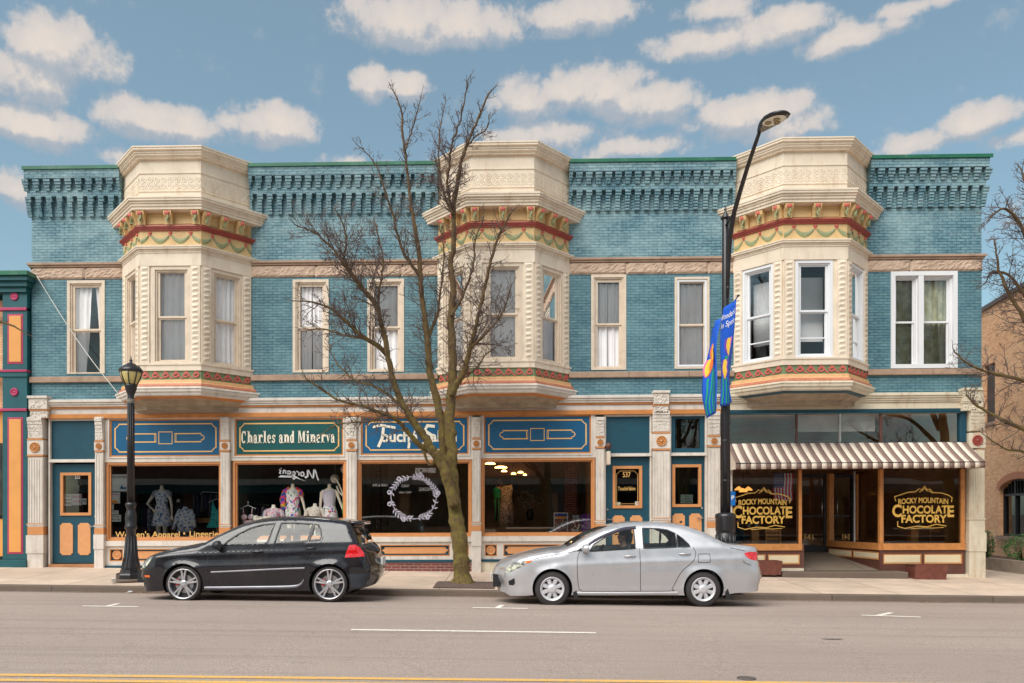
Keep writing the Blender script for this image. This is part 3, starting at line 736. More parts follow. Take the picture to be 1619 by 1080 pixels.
    so = MB().mat(pm('shaded_soffit_paint', S(176, 158, 134, .8), .75, var=.25, sc=4, dirt=.5, dcol=S(90, 74, 60)))  # underside shade put into the darker base colour, plus random dirt
    pr = offset(base, -.06); bt = [(xc - 1.32, 0), (xc - .80, -.42), (xc + .80, -.42), (xc + 1.32, 0)]
    P = [(x, y, 4.26) for x, y in pr] + [(x, y, 4.15) for x, y in bt] + [(x, y if y == 0 else y + .02, 4.07) for x, y in bt]
    so.add(P, [(0, 1, 5, 4), (1, 2, 6, 5), (2, 3, 7, 6), (4, 5, 9, 8), (5, 6, 10, 9), (6, 7, 11, 10), (8, 9, 10, 11)]); so.build('soffit', bo, shear=True)
    # rusticated corner columns
    for i in range(3):
        b = MB().mat(CREAM)
        for (s0, s1) in ((.015, .235), (wid[i] - .235, wid[i] - .015)):
            b.box(s0, s1, .0, .03, 5.075, 7.31, faces[i]); z = 5.12; k_ = 0
            while z < 7.22:
                j = R.uniform(-.006, .006)
                P = [(s0 + .03, z), (s1 - .03 + j, z + .012), (s1 - .03, z + .095), (s0 + .03 + j, z + .10)]
                m0 = ((s0 + s1) / 2 + R.uniform(-.02, .02), z + .05 + R.uniform(-.01, .02))
                vs = [faces[i](a, .03, zz) for a, zz in P] + [faces[i](m0[0] - .03, .052, m0[1]), faces[i](m0[0] + .03, .052, m0[1] + .008)]
                b.add(vs, [(0, 1, 5, 4), (1, 2, 5), (2, 3, 4, 5), (3, 0, 4)]); z += .122
        b.build('column', bo, shear=True)
        a, b2, z0, z1 = ops[i]
        ck, cm_ = CURT_BAY[idx][i]
        sash(faces[i], a, b2, z0, z1, 6.15, 7.19, 5.17, .145 if vin else .165, VINYL if vin else CREAM2, bo, False, cmat=cm_ if ck != 'short' else CURT, ckind='full' if ck != 'short' else 'short', depth=.02, thirds=vin)
        if ck == 'short':
            x = MB().mat(CURTG).box(a + .1, b2 - .1, -.33, -.32, 5.5, 7.0, faces[i]).build('blind', bo, shear=True)
    return bo
bay(bays_x[0], 0, 'cream bay window above the apparel shop')
bay(bays_x[1], 1, 'cream bay window behind the bare tree')
bay(bays_x[2], 2, 'cream bay window with white vinyl sashes above the striped awning')
# upstairs rooms
w = MB().mat(DARK)
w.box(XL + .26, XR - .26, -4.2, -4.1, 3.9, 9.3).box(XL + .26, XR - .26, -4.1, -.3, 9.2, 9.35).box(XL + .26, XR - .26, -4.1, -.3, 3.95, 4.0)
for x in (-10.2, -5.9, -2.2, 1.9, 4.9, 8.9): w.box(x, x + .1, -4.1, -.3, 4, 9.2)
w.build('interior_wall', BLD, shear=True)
# ------------------------------------------------------------------ shopfronts
def sbox(name, items, mat, par=None, bevel=0):
    b = MB().mat(mat)
    for it in items: b.box(*it)
    return b.build(name, par or BLD, shear=True, bevel=bevel)
x0c, x1c = FX(72), FX(1527)
SPLIT = FX(1150)
ZF0, ZF1 = 3.90, 4.38
def long_bands(a, b, wm, old=False):
    m = MB().mat(wm)
    m.box(a, b, 0, .16, 4.30, 4.37).box(a, b, 0, .13, 4.25, 4.30).box(a, b, 0, .10, 4.20, 4.25)
    m.box(a, b, -.2, .035, 4.022, 4.16)
    m.build('cornice', BLD, shear=True, bevel=.008)
    sbox('cornice_line', [(a, b, 0, .07, 4.161, 4.199)], ORANGE_BEAM if not old else WHITE_OLD)
    if not old: sbox('beam', [(a, b, -.2, .075, 3.915, 4.02)], ORANGE_BEAM, bevel=.006)
    else: sbox('beam', [(a, b, -.2, .05, 4.00, 4.021)], WHITE_OLD); sbox('beam', [(a, b, -.2, .04, 3.93, 3.999)], TEALD)
long_bands(x0c, SPLIT, WHITE); long_bands(SPLIT + .002, x1c, WHITE_OLD, True)
def zz(u, v, Y=0): return FZ(u, v, Y)
def pilaster(u0, u1, big, vt, vr, vb, vo, wm=WHITE, rcol=ORANGE, top=None, vground=905, label=None):
    # vt: top of shaft consoles, vr: rosette centre, vb: top of the orange block, vo: its bottom
    um = (u0 + u1) / 2; a, b = FX(u0), FX(u1); w_ = b - a; n0, n1 = -.15, .10
    Z = lambda v: zz(um, v)
    m = MB().mat(wm)
    sh = .16 if big else .08                            # square of the rosette
    zr = Z(vr); zb1, zb0 = Z(vb), Z(vo); zg = Z(vground)
    m.box(a, b, n0, n1, zb1, zr - sh - .07)             # shaft
    m.box(a - .015, b + .015, n0, n1 + .015, zr - sh - .02, zr + sh + .02)
    m.box(a, b, n0, n1, zr + sh + .06, Z(vt))
    # console face bulging outwards
    zc0, zc1 = zr + sh + .07, Z(vt) - .02
    for j in range(6):
        z0 = zc0 + (zc1 - zc0) * j / 6; z1 = zc0 + (zc1 - zc0) * (j + 1) / 6
        m.box(a + .012, b - .012, n1, n1 + .01 + .05 * (j / 5) ** 2, z0, z1 - .0005)
    for _ in range(60 if big else 26):
        s_ = R.uniform(a + .035, b - .035); z_ = R.uniform(zc0 + .03, zc1 - .02); j = int((z_ - zc0) / (zc1 - zc0) * 6)
        r = R.uniform(.012, .026); m.cham(s_ - r, s_ + r, z_ - r, z_ + r, n1, n1 + .022 + .05 * (min(j, 5) / 5) ** 2, r * .6)
    # flutes
    nf = 6 if big else 3
    for j in range(nf):
        c = a + w_ * (j + .5) / nf; m.box(c - w_ * .028, c + w_ * .028, n1, n1 + .012, zb1 + .05, zr - sh - .12)
    m.box(a - .02, b + .02, n0, n1 + .02, zb1 + .0, zb1 + .035)
    m.box(a - .005, b + .005, n0, n1 + .005, zb0, zb1 - .002)
    m.box(a - .025, b + .025, n0, n1 + .03, zb0 - .36 if not big else zb0 - .45, zb0 - .001)
    m.box(a - .012, b + .012, n0, n1 + .015, zg, zb0 - (.361 if not big else .451))
    po = m.build('pilaster', BLD, shear=True, bevel=.005)
    if label: po['label'] = label
    o = MB().mat(rcol)
    if rcol is not RED:
        o.box(a, b, n0, n1 + .022, zr - sh - .062, zr - sh - .022).box(a, b, n0, n1 + .025, zr + sh + .022, zr + sh + .058)
        o.box(a - .012, b + .012, n0, n1 + .012, zb0 + .01, zb1 - .03); o.box(a - .022, b + .022, n1, n1 + .025, zb1 + .036, zb1 + .052)
        o.build('trim', po, shear=True)
    r_ = MB().mat(pm('rosette_paint', S(206, 140, 80, .9), .5, var=.2, sc=30) if rcol is not RED else RED); rr = .125 if big else .075
    c = G((a + b) / 2, n1 + .015, zr)
    r_.lathe(c, [(rr, .0), (rr, -.02), (rr * .86, -.028), (rr * .8, -.012), (rr * .3, -.012), (rr * .26, -.03), (.004, -.034)], 20, 'y')
    for j in range(8):
        q = j * pi / 4; r_.ell((c[0] + cos(q) * rr * .52, c[1] - .014, c[2] + sin(q) * rr * .52), (rr * .2, .014, rr * .2), 6, 4)
    r_.build('rosette', po, shear=True)
    return po
pilaster(47.5, 72, True, 660, 708, 831, 846, vground=899, label='wide white end pilaster beside the teal neighbour')
for (u0, u1, vr, vb, vo, vg) in ((153.5, 166.5, 706, 833, 845, 899), (351, 365, 705.5, 832, 845, 901), (549, 565, 704.5, 832, 844, 903), (747, 760, 702, 829, 840, 906), (941.5, 955, 700, 826, 838, 908)):
    pilaster(u0, u1, False, 660, vr, vb, vo, vground=vg)
pilaster(1031, 1058, True, 650, 698, 822, 836, vground=908)
pilaster(1118, 1137, False, 651, 698, 822, 835, vground=909)
pe = pilaster(1529, 1553, True, 646, 697, 822, 842, wm=WHITE_OLD, rcol=RED, vground=917, label='weathered white end pilaster with red disc')
# projecting blocks over the big pilasters (they interrupt the cornice)
for (u0, u1, old) in ((45, 74, 0), (1034, 1058, 0), (1524, 1552, 1)):
    a, b = FX(u0, -.2), FX(u1, -.2); m = MB().mat(WHITE_OLD if old else WHITE)
    m.box(a - .02, b + .02, -.1, .235, 4.40, 4.46).box(a, b, -.1, .20, 4.14, 4.399).box(a + .01, b - .01, -.1, .16, 3.93, 4.10)
    for _ in range(50):
        s_ = R.uniform(a + .04, b - .04); z_ = R.uniform(4.17, 4.37) if R.random() < .5 else R.uniform(3.95, 4.08); n_ = .2 if z_ > 4.14 else .16; r = R.uniform(.012, .025)
        m.cham(s_ - r, s_ + r, z_ - r, z_ + r, n_, n_ + .018, r * .6)
    if old: m.poly([(b - .06, 3.9), (b + .02, 3.9), (b + .07, 4.2), (b + .04, 4.4), (b - .06, 4.4)], -.1, .18)
    bo = m.build('cornice_block', BLD, shear=True, bevel=.008)
    sbox('trim', [(a, b, -.1, .18, 4.101, 4.139)], ORANGE if not old else WHITE_OLD, bo)

def recess_box(a, b, z0, z1, mat, name='surround'):
    return sbox(name, [(a, b, -.15, .0, z0, z1)], mat)
def notch(a, b, z0, z1, r, k=4):                     # rectangle with notched-in round corners
    P = []
    for (cx, cz, q0) in ((a, z0, pi / 2), (b, z0, pi), (b, z1, 3 * pi / 2), (a, z1, 2 * pi)):
        for j in range(k + 1):
            q = q0 - (pi / 2) * j / k; P.append((cx + r * cos(q), cz + r * sin(q)))
    return P
def sign(u0, u1, v0, v1, col, kind, label):
    um = (u0 + u1) / 2; a, b, z0, z1 = FX(u0), FX(u1), zz(um, v1), zz(um, v0)
    s_ = MB().mat(col).box(a, b, -.1, -.01, z0, z1).build('sign_panel', BLD, shear=True); s_['label'] = label
    o = MB().mat(ORANGE_BEAM).frame(a - .03, b + .03, z0 - .03, z1 + .03, .035, -.1, .005); o.build('border', s_, shear=True)
    g = MB().mat(GOLD); e = .09
    P = []
    r = .075
    for (cx, cz, sx, sz, swp) in ((a + e, z0 + e, 1, 1, 0), (b - e, z0 + e, -1, 1, 1), (b - e, z1 - e, -1, -1, 0), (a + e, z1 - e, 1, -1, 1)):
        q = [(cx + sx * r * 1.25, cz), (cx + sx * r * 1.25, cz + sz * r * .3)] + [(cx + sx * r * (.1 + 1.0 * cos(t)), cz + sz * r * (.1 + 1.0 * sin(t))) for t in (.4, .8, 1.2)] + [(cx + sx * r * .3, cz + sz * r * 1.25), (cx, cz + sz * r * 1.25)]
        P += q if not swp else q[::-1]
    # order corners counter-clockwise: lower-left runs up->right
    ll, lr, ur, ul = P[0:7][::-1], P[7:14][::-1], P[14:21][::-1], P[21:28][::-1]
    g.ribbon(ll + lr + ur + ul, .022, -.01, closed=True)
    zm = (z0 + z1) / 2; xm = (a + b) / 2; W_ = b - a
    if kind == 'plain':
        hq = .085 * 1.1
        g.ribbon([(xm - .165, zm - .145), (xm + .165, zm - .145), (xm + .165, zm + .145), (xm - .165, zm + .145)], .018, -.01, closed=True)
        for sgn in (-1, 1):
            i0, i1 = xm + sgn * .23, xm + sgn * (W_ * .33); h_ = .10
            P = [(i0, zm - h_), (i1, zm - h_), (i1, zm - .06)] + [(i1 + sgn * .075 * cos(t) , zm + .06 * sin(t)) for t in (-1.2, -.8, -.4, 0, .4, .8, 1.2)] + [(i1, zm + .06), (i1, zm + h_), (i0, zm + h_)]
            g.ribbon(P, .020, -.01, closed=True); g.ribbon([(i0 + sgn * .03, zm - h_), (i0 + sgn * .03, zm + h_)], .02, -.0095)
    g.build('gold_line', s_, shear=True)
    return s_, a, b, z0, z1
sign(176, 347, 664.5, 720, SBLUE, 'plain', 'blue sign panel with gold scrollwork over the apparel window')
sC, a, b, z0, z1 = sign(373.5, 541, 663.5, 718.5, SGREEN, 'text', 'dark green shop sign reading Charles and Minerva')
# condensed slab-serif lettering, drawn stroke by stroke
LET = pm('ivory_lettering', S(236, 226, 206), .5, var=.04)
def slab(b, x, z, h, ch, n=-.005):
    # x: left edge, z: baseline, h: cap height; returns advance
    st, th, sv = h * .19, h * .085, h * .07           # heavy stem, thin stroke, serif thickness
    xh = h * .70
    def V(cx, z0, z1, w=None): w = w or st; b.box(x + cx - w / 2, x + cx + w / 2, n, n + .006, z + z0, z + z1)
    def H(x0, x1, zc, w=None): w = w or sv; b.box(x + x0, x + x1, n, n + .0055, z + zc - w / 2, z + zc + w / 2)
    def Cv(pts, w): b.ribbon([(x + p[0], z + p[1]) for p in pts], w, n, th=.005)
    def arc(cx, cz, rx, rz, a0, a1, k=9): return [(cx + rx * cos(a0 + (a1 - a0) * i / k), cz + rz * sin(a0 + (a1 - a0) * i / k)) for i in range(k + 1)]
    if ch == 'C':
        Cv(arc(h * .27, h / 2, h * .20, h * .44, .75, 2 * pi - .8, 14), h * .13); V(h * .1, h * .25, h * .75, h * .16); V(h * .46, h * .62, h * .98, h * .07); return h * .60
    if ch in 'hn':
        t = h if ch == 'h' else xh
        V(st * .9, 0, t); H(-.01 * h, st * .9, t - sv / 2); H(-.02 * h, st * 1.8, sv / 2)
        c2 = st * .9 + h * .30; V(c2, 0, xh * .8); H(c2 - st * .85, c2 + st * .9, sv / 2); Cv([(st * 1.1, xh * .72), (c2 - h * .1, xh * .93), (c2 - .0 * h, xh * .86)], h * .12); return c2 + st * .8
    if ch == 'a':
        V(h * .30, h * .04, xh * .78, st * .85); Cv([(h * .06, xh * .72), (h * .12, xh * .92), (h * .24, xh * .93), (h * .31, xh * .78)], th * 1.3)
        Cv(arc(h * .17, xh * .30, h * .11, xh * .25, .9, 2 * pi - .9, 9), h * .10); H(h * .28, h * .46, sv / 2); V(h * .08, xh * .62, xh * .8, h * .1); return h * .46
    if ch == 'r':
        V(st * .9, 0, xh); H(-.01 * h, st * .9, xh - sv / 2); H(-.02 * h, st * 2.0, sv / 2); Cv([(st * 1.2, xh * .7), (st * 1.9, xh * .93), (st * 2.4, xh * .88)], h * .12); V(st * 2.4, xh * .68, xh * .9, h * .12); return st * 2.7
    if ch == 'l': V(st * .9, 0, h); H(-.01 * h, st * .9, h - sv / 2); H(-.02 * h, st * 1.9, sv / 2); return st * 1.9
    if ch == 'i': V(st * .9, 0, xh); H(-.01 * h, st * .9, xh - sv / 2); H(-.02 * h, st * 1.9, sv / 2); V(st * .9, xh + h * .09, xh + h * .27, st * 1.05); return st * 1.9
    if ch == 'e': Cv(arc(h * .22, xh / 2, h * .145, xh * .43, 0.1, 2 * pi - .85, 12), h * .11); V(h * .10, xh * .2, xh * .8, h * .15); H(h * .1, h * .40, xh * .54, th); return h * .45
    if ch == 's':
        Cv([(h * .33, xh * .78), (h * .2, xh * .93), (h * .09, xh * .78), (h * .12, xh * .58), (h * .28, xh * .42), (h * .31, xh * .22), (h * .2, xh * .06), (h * .07, xh * .2)], h * .105); V(h * .35, xh * .66, xh * .95, th * .8); V(h * .05, xh * .05, xh * .34, th * .8); return h * .42
    if ch == 'd':
        V(h * .34, 0, h); H(h * .2, h * .34, h - sv / 2); H(h * .34, h * .48, sv / 2); Cv(arc(h * .20, xh / 2, h * .13, xh * .43, .8, 2 * pi - .8, 10), h * .11); V(h * .09, xh * .2, xh * .8, h * .14); return h * .50
    if ch == 'M':
        V(h * .10, 0, h, th); V(h * .66, 0, h, st); b.poly([(x + h * .08, z + h), (x + h * .26, z + h), (x + h * .42, z + h * .2), (x + h * .34, z + h * .05)], n, n + .0052); b.poly([(x + h * .36, z + h * .05), (x + h * .44, z + h * .2), (x + h * .62, z + h), (x + h * .56, z + h)], n, n + .0048)
        H(-.0 * h, h * .24, sv / 2); H(h * .54, h * .82, sv / 2); H(0, h * .12, h - sv / 2); H(h * .6, h * .82, h - sv / 2); return h * .85
    if ch == 'v':
        b.poly([(x + h * .0, z + xh), (x + h * .17, z + xh), (x + h * .27, z + xh * .25), (x + h * .21, z)], n, n + .0052); b.poly([(x + h * .21, z), (x + h * .26, z + xh * .2), (x + h * .40, z + xh), (x + h * .35, z + xh)], n, n + .0048)
        H(-.03 * h, h * .2, xh - sv / 2); H(h * .29, h * .46, xh - sv / 2); return h * .44
    return h * .26
def slab_text(txt, xc, z, h, width, mat, par):
    t = MB(); x = 0
    for ch in txt: x += slab(t, x, 0, 1.0, ch) + .055
    k = width / (x * h)
    b = MB().mat(mat); b.v = [((p[0] * h * k) + xc - width / 2, -p[1] * 0 + (-.004 - (abs(p[1]) * .8)), p[2] * h + z) for p in t.v]; b.f = t.f; b.mi = t.mi; b.sm = t.sm
    return b.build('lettering', par, shear=True)
slab_text('Charles and Minerva', (FX(382) + FX(530)) / 2, zz(457, 700.5), .30, FX(532) - FX(383), LET, sC)

sT, a, b, z0, z1 = sign(573, 739, 661, 717, SBLUE, 'text', 'blue shop sign with white salon lettering behind the tree')
t_ = MB().mat(LET); n_ = -.004
def T(txt, u0, u1, v, size, **k): t_.text(txt, (FX(u0) + FX(u1)) / 2, zz(656, v), size, n_, width=FX(u1) - FX(u0), **k)
X0 = FX(589); zb = zz(656, 698)
t_.ribbon([(X0, zb + .36), (X0 + .22, zb + .40), (X0 + .56, zb + .335)], .06, n_); t_.ribbon([(X0 + .27, zb + .38), (X0 + .24, zb + .1), (X0 + .14, zb - .13)], .07, n_)
T('ouché', 602, 660, 698, .38, bold=.028); t_.ribbon([(FX(647), zb - .02), (FX(646), zb - .17)], .06, n_)
X1 = FX(668)
t_.ribbon([(X1 + .30, zb + .36), (X1 + .12, zb + .385), (X1 + .05, zb + .26), (X1 + .22, zb + .15), (X1 + .22, zb + .0), (X1 - .0, zb - .06), (X1 - .06, zb - .16)], .07, n_)
T('alon', 680, 722, 698, .37, bold=.028)
t_.build('lettering', sT, shear=True)
sign(767, 932.5, 658.5, 715.5, SBLUE, 'plain', 'blue sign panel with gold scrollwork over the poster window')

# white surrounds, display windows and stall risers
DW = [(168, 354, 730.5, 855, 899, 853), (368, 547.5, 728, 853, 901, 852), (565, 746, 727, 848.5, 903, 848), (760, 940.5, 724, 847.5, 905, 846)]
PIL = [(166.5, 351), (365, 549), (565, 747), (760, 941.5)]
SG = [(176, 347, 664.5, 720), (373.5, 541, 663.5, 718.5), (573, 739, 661, 717), (767, 932.5, 658.5, 715.5)]
dw = []
for i, ((u0, u1, v0, v1, vg, _), (p0, p1), sg) in enumerate(zip(DW, PIL, SG)):
    um = (u0 + u1) / 2; a, b = max(FX(p0) + .002, FX(u0)), min(FX(p1) - .002, FX(u1)); z0, z1 = zz(um, v1), zz(um, v0); zg = zz(um, vg)
    A, B = FX(p0) + .001, FX(p1) - .001
    m = MB().mat(WHITE)
    sz0, sz1 = zz(um, sg[3]) - .03, zz(um, sg[2]) + .03; sa, sb = FX(sg[0]) - .03, FX(sg[1]) + .03
    m.wall(A, B, z1, 3.913, [(sa, sb, sz0, sz1)], -.12, .02)
    m.frame(sa - .035, sb + .035, sz0 - .035, sz1 + .035, .03, .021, .04)
    m.box(A, B, -.12, .05, z0 - .125, z0 - .001)
    # riser with framed panels
    zp1, zp0 = z0 - .20, zz(um, {0: 887, 1: 886, 2: 879, 3: 879}[i])
    sq = (FX({0: 173.6, 1: 373, 2: 571, 3: 766.6}[i]), FX({0: 194.4, 1: 393, 2: 591, 3: 785.6}[i]))
    lg = (FX({0: 206, 1: 402, 2: 601, 3: 796}[i]), FX({0: 342, 1: 540, 2: 711, 3: 935}[i]))
    zt0 = zz(um, {0: 894, 1: 894, 2: 885, 3: 884}[i]); tl = (FX(717.5), FX(741)) if i == 2 else None
    hs = [(sq[0], sq[1], zp0, zp1), (lg[0], lg[1], zp0, zp1)] + ([(tl[0], tl[1], zp0, zp1)] if tl else [])
    if i == 2: hs = hs[1:]
    m.wall(A, B, zt0, z0 - .126, hs, -.12, .0)
    so = m.build('surround', BLD, shear=True)
    for (h0, h1, k0, k1) in hs:
        o = MB().mat(TEALD).box(h0, h1, -.11, -.05, k0, k1); o.mat(ORANGE_BEAM).frame(h0, h1, k0, k1, .022, -.05, .004)
        if h1 - h0 < .5 and h1 - h0 > .0:
            po = o.build('riser_panel', BLD, shear=True)
            r = MB().mat(PEACH).lathe(G((h0 + h1) / 2, -.05, (k0 + k1) / 2), [(.115, 0), (.115, -.03), (.09, -.04), (.08, -.022), (.03, -.022), (.02, -.04), (.003, -.04)], 18, 'y')
            for j in range(8): q = j * pi / 4; r.ell(((h0 + h1) / 2 + .055 * cos(q), .03, (k0 + k1) / 2 + .055 * sin(q)), (.022, .015, .022), 6, 4)
            r.build('rosette', po, shear=True)
        else:
            po = o.build('riser_panel', BLD, shear=True)
            MB().mat(PEACH).poly(notch(h0 + .05, h1 - .05, k0 + .055, k1 - .055, .06), -.05, -.035).build('inset', po, shear=True)
    t = sbox('base_board', [(A, B, -.12, .04, zt0 - .06, zt0 - .001)], TEALD)
    if i == 2: sbox('base', [(A, B, -.12, .015, zg - .15, zt0 - .061)], BR_RED)
    else: sbox('base', [(A, B, -.12, .015, zg - .15, zt0 - .061)], WHITE_OLD)
    wf = MB().mat(ORANGE); wf.frame(a, b, z0, z1, .055, -.12, .0).frame(a + .055, b - .055, z0 + .055, z1 - .055, .035, -.12, -.04)
    wo = wf.build('display_window', BLD, shear=True)
    gp_ = MB().mat(GL_SHOP).add([(s_, .07, z_) for s_, z_ in ((a + .09, z0 + .09), (b - .09, z0 + .09), (b - .09, z1 - .09), (a + .09, z1 - .09))], [(0, 1, 2, 3)])
    gp_.build('pane', wo, shear=True); dw.append((wo, a + .09, b - .09, z0 + .09, z1 - .09))
# lettering on the glass
GOLDL = pm('gold_lettering', S(222, 176, 104), .4, var=.1, sc=20); WL = pm('white_lettering', S(225, 222, 222), .6)
wo = dw[0][0]
t = MB().mat(GOLDL); t.text("Women's Apparel", (FX(181, .06) + FX(285, .06)) / 2, zz(232, 849.5), .20, -.066, bold=.012, width=FX(282, .06) - FX(180, .06))
t.text("•", FX(291, .06), zz(290, 848), .2, -.066, bold=.01); t.text("Lingerie", (FX(299, .06) + FX(346, .06)) / 2, zz(325, 848.5), .20, -.066, bold=.012, width=FX(345, .06) - FX(299, .06))
t.build('lettering', wo, shear=True)
# reflected sign from across the street, painted as mirrored script on the second window
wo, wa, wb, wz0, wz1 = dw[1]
t = MB().mat(pm('sign_reflection_decal', S(176, 176, 178), .6)); xr, xl = FX(504), FX(444); zb = zz(472, 753)
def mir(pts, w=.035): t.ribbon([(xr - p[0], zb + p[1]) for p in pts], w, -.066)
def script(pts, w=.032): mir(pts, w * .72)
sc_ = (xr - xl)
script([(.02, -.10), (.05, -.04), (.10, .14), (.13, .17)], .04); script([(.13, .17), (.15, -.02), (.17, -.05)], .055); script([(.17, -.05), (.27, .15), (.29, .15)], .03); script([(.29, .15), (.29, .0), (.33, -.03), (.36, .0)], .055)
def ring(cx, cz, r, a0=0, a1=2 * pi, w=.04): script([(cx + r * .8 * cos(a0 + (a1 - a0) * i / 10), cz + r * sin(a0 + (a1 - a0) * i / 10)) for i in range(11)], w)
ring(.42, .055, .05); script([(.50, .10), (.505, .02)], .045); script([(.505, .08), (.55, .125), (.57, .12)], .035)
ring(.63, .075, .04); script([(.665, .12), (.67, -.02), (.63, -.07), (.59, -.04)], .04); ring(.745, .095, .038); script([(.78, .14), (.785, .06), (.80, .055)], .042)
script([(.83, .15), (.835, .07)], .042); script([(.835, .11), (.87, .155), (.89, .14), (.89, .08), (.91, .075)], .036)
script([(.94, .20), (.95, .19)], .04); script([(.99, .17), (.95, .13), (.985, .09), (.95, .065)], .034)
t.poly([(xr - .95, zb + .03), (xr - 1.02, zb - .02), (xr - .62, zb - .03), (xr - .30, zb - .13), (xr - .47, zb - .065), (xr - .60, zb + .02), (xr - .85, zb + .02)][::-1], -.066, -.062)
t.build('lettering', wo, shear=True)  # painted reflection of the opposite sign, laid on the glass
# wreath and faint lettering in the salon window
wo = dw[2][0]; t = MB().mat(pm('lilac_white_vinyl', S(198, 192, 206), .6)); cx, cz = FX(653.5), zz(653, 787); rr = .555
cir = [(cx + rr * (1 + .02 * sin(3 * q)) * cos(q), cz + rr * .93 * sin(q)) for q in [2 * pi * i / 48 for i in range(48)]]
t.ribbon(cir, .014, -.066, closed=True)
for i in range(46):
    q = 2 * pi * i / 46
    if R.random() < .15: continue
    for sg in (1, -1):
        d = q + sg * .75 + (pi / 2); l = R.uniform(.07, .12)
        x, z = cx + rr * cos(q), cz + rr * .93 * sin(q)
        o_ = (x + sg * .05 * cos(q) + .6 * l * cos(q + pi / 2), z + sg * .05 * sin(q) + .6 * l * sin(q + pi / 2)); ex, ez = x + sg * l * .85 * cos(q) + l * .8 * cos(q + pi / 2), z + sg * l * .85 * sin(q) + l * .8 * sin(q + pi / 2)
        px_, pz_ = -(ez - z), ex - x; k_ = .13
        t.add([G(x, -.0658, z), G((x + ex) / 2 + px_ * k_, -.0655, (z + ez) / 2 + pz_ * k_), G(ex, -.0658, ez), G((x + ex) / 2 - px_ * k_, -.0655, (z + ez) / 2 - pz_ * k_)], [(0, 1, 2, 3)])
for q in (.2, 1.3, 2.2, 2.9, 3.4, 4.3, 5.3): t.ribbon([(cx + (rr + .06) * cos(q) + .04 * cos(w_), cz + (rr * .93 + .06) * sin(q) + .045 * sin(w_)) for w_ in [i * pi / 5 for i in range(10)]], .02, -.065, closed=True)
t.build('wreath_decal', wo, shear=True)
t = MB().mat(pm('faint_vinyl', S(150, 144, 142), .6))
t.text('SERVICES', FX(672), zz(670, 747), .16, -.066, bold=.01, mirror=True, width=.5); t.text('HAIR & SPA', FX(600), zz(600, 769), .09, -.066, mirror=True, width=.36); t.text('FACIALS', FX(672), zz(672, 776), .12, -.066, mirror=True, width=.3); t.text('NAILS', FX(640), zz(640, 770), .09, -.066, mirror=True, width=.18)
t.text('WAX + SKIN', FX(640), zz(640, 780), .07, -.066, mirror=True, width=.3)
t.build('lettering', wo, shear=True)

# doors
def door(u0, u1, vtt, vt, vb, v1, wv, pv, number, knob_side, transom_glass, label, frame=WHITE):
    um = (u0 + u1) / 2; a, b = FX(u0), FX(u1); zt1, zt0, z1, z0 = zz(um, vtt), zz(um, vt), zz(um, vb), zz(um, v1)
    m = MB().mat(frame); m.frame(a, b, zt0 - .06, 3.913, .04, -.2, .01, bot=.05).box(a, a + .035, -.2, .01, z0, zt0 - .061).box(b - .035, b, -.2, .01, z0, zt0 - .061)
    m.box(a, b, -.2, .03, zt0 - .085, zt0 - .061)
    do = m.build('door_surround', BLD, shear=True)
    tr = MB().mat(TEALD if not transom_glass else TEALD)
    if transom_glass:
        tr.frame(a + .04, b - .04, zt0 - .01, zt1, .11, -.15, -.06)
        to = tr.build('transom', BLD, shear=True); gl = MB().mat(GL_SHOP).add([(s_, .11, z_) for s_, z_ in ((a + .14, zt0 + .09), (b - .14, zt0 + .09), (b - .14, zt1 - .09), (a + .14, zt1 - .09))], [(0, 1, 2, 3)]); gl.build('pane', to, shear=True)
    else: tr.box(a + .04, b - .04, -.15, -.06, zt0 - .01, zt1).build('transom', BLD, shear=True)
    wa, wb, wz1, wz0 = FX(wv[0]), FX(wv[1]), zz(um, wv[2]), zz(um, wv[3])
    d = MB().mat(TEALD).wall(a + .036, b - .036, z0 + .02, z1, [(wa, wb, wz0, wz1)], -.16, -.10)
    dd = d.build('door', BLD, shear=True); dd['label'] = label
    o = MB().mat(ORANGE).frame(wa - .01, wb + .01, wz0 - .01, wz1 + .01, .07, -.15, -.07); o.build('window_frame', dd, shear=True)
    MB().mat(GL_SHOP).add([(s_, .13, z_) for s_, z_ in ((wa + .05, wz0 + .05), (wb - .05, wz0 + .05), (wb - .05, wz1 - .05), (wa + .05, wz1 - .05))], [(0, 1, 2, 3)]).build('pane', dd, shear=True)
    for (p0, p1) in pv[:2]:
        MB().mat(PEACH).poly(notch(FX(p0), FX(p1), zz(um, pv[3]), zz(um, pv[2]), .05), -.10, -.085).build('panel', dd, shear=True)
    kx = b - .09 if knob_side > 0 else a + .09; kz = wz0 - .28
    kh = MB().mat(STEEL).lathe(G(kx, -.10, kz), [(.03, 0), (.03, -.012), (.015, -.016), (.012, -.06), (.012, -.06)], 10, 'y').box(min(kx, kx - knob_side * .13), max(kx, kx - knob_side * .13), -.05, -.03, kz - .012, kz + .012)
    kh.lathe(G(kx, -.10, kz + .24), [(.028, 0), (.026, -.014), (.01, -.02)], 10, 'y'); kh.build('handle', dd, shear=True)
    sbox('threshold', [(a, b, -.2, .02, z0 - .12, z0)], pm('worn_threshold', S(170, 120, 80), .7, var=.2)).parent
    return dd, wa, wb, wz0, wz1, (a + b) / 2
d1 = door(77, 153, 665, 725.5, 733.5, 892, (93, 141, 747.5, 814.5), ((91.5, 112), (120, 140), 827, 878), '535', 1, False, 'dark teal door with house number 535')
door2 = door(955.5, 1030, 655, 716, 723, 899, (970, 1015.5, 737, 803), ((969, 988.5), (997, 1016.5), 815, 868), '537', -1, False, 'dark teal door with number 537 and salon name')
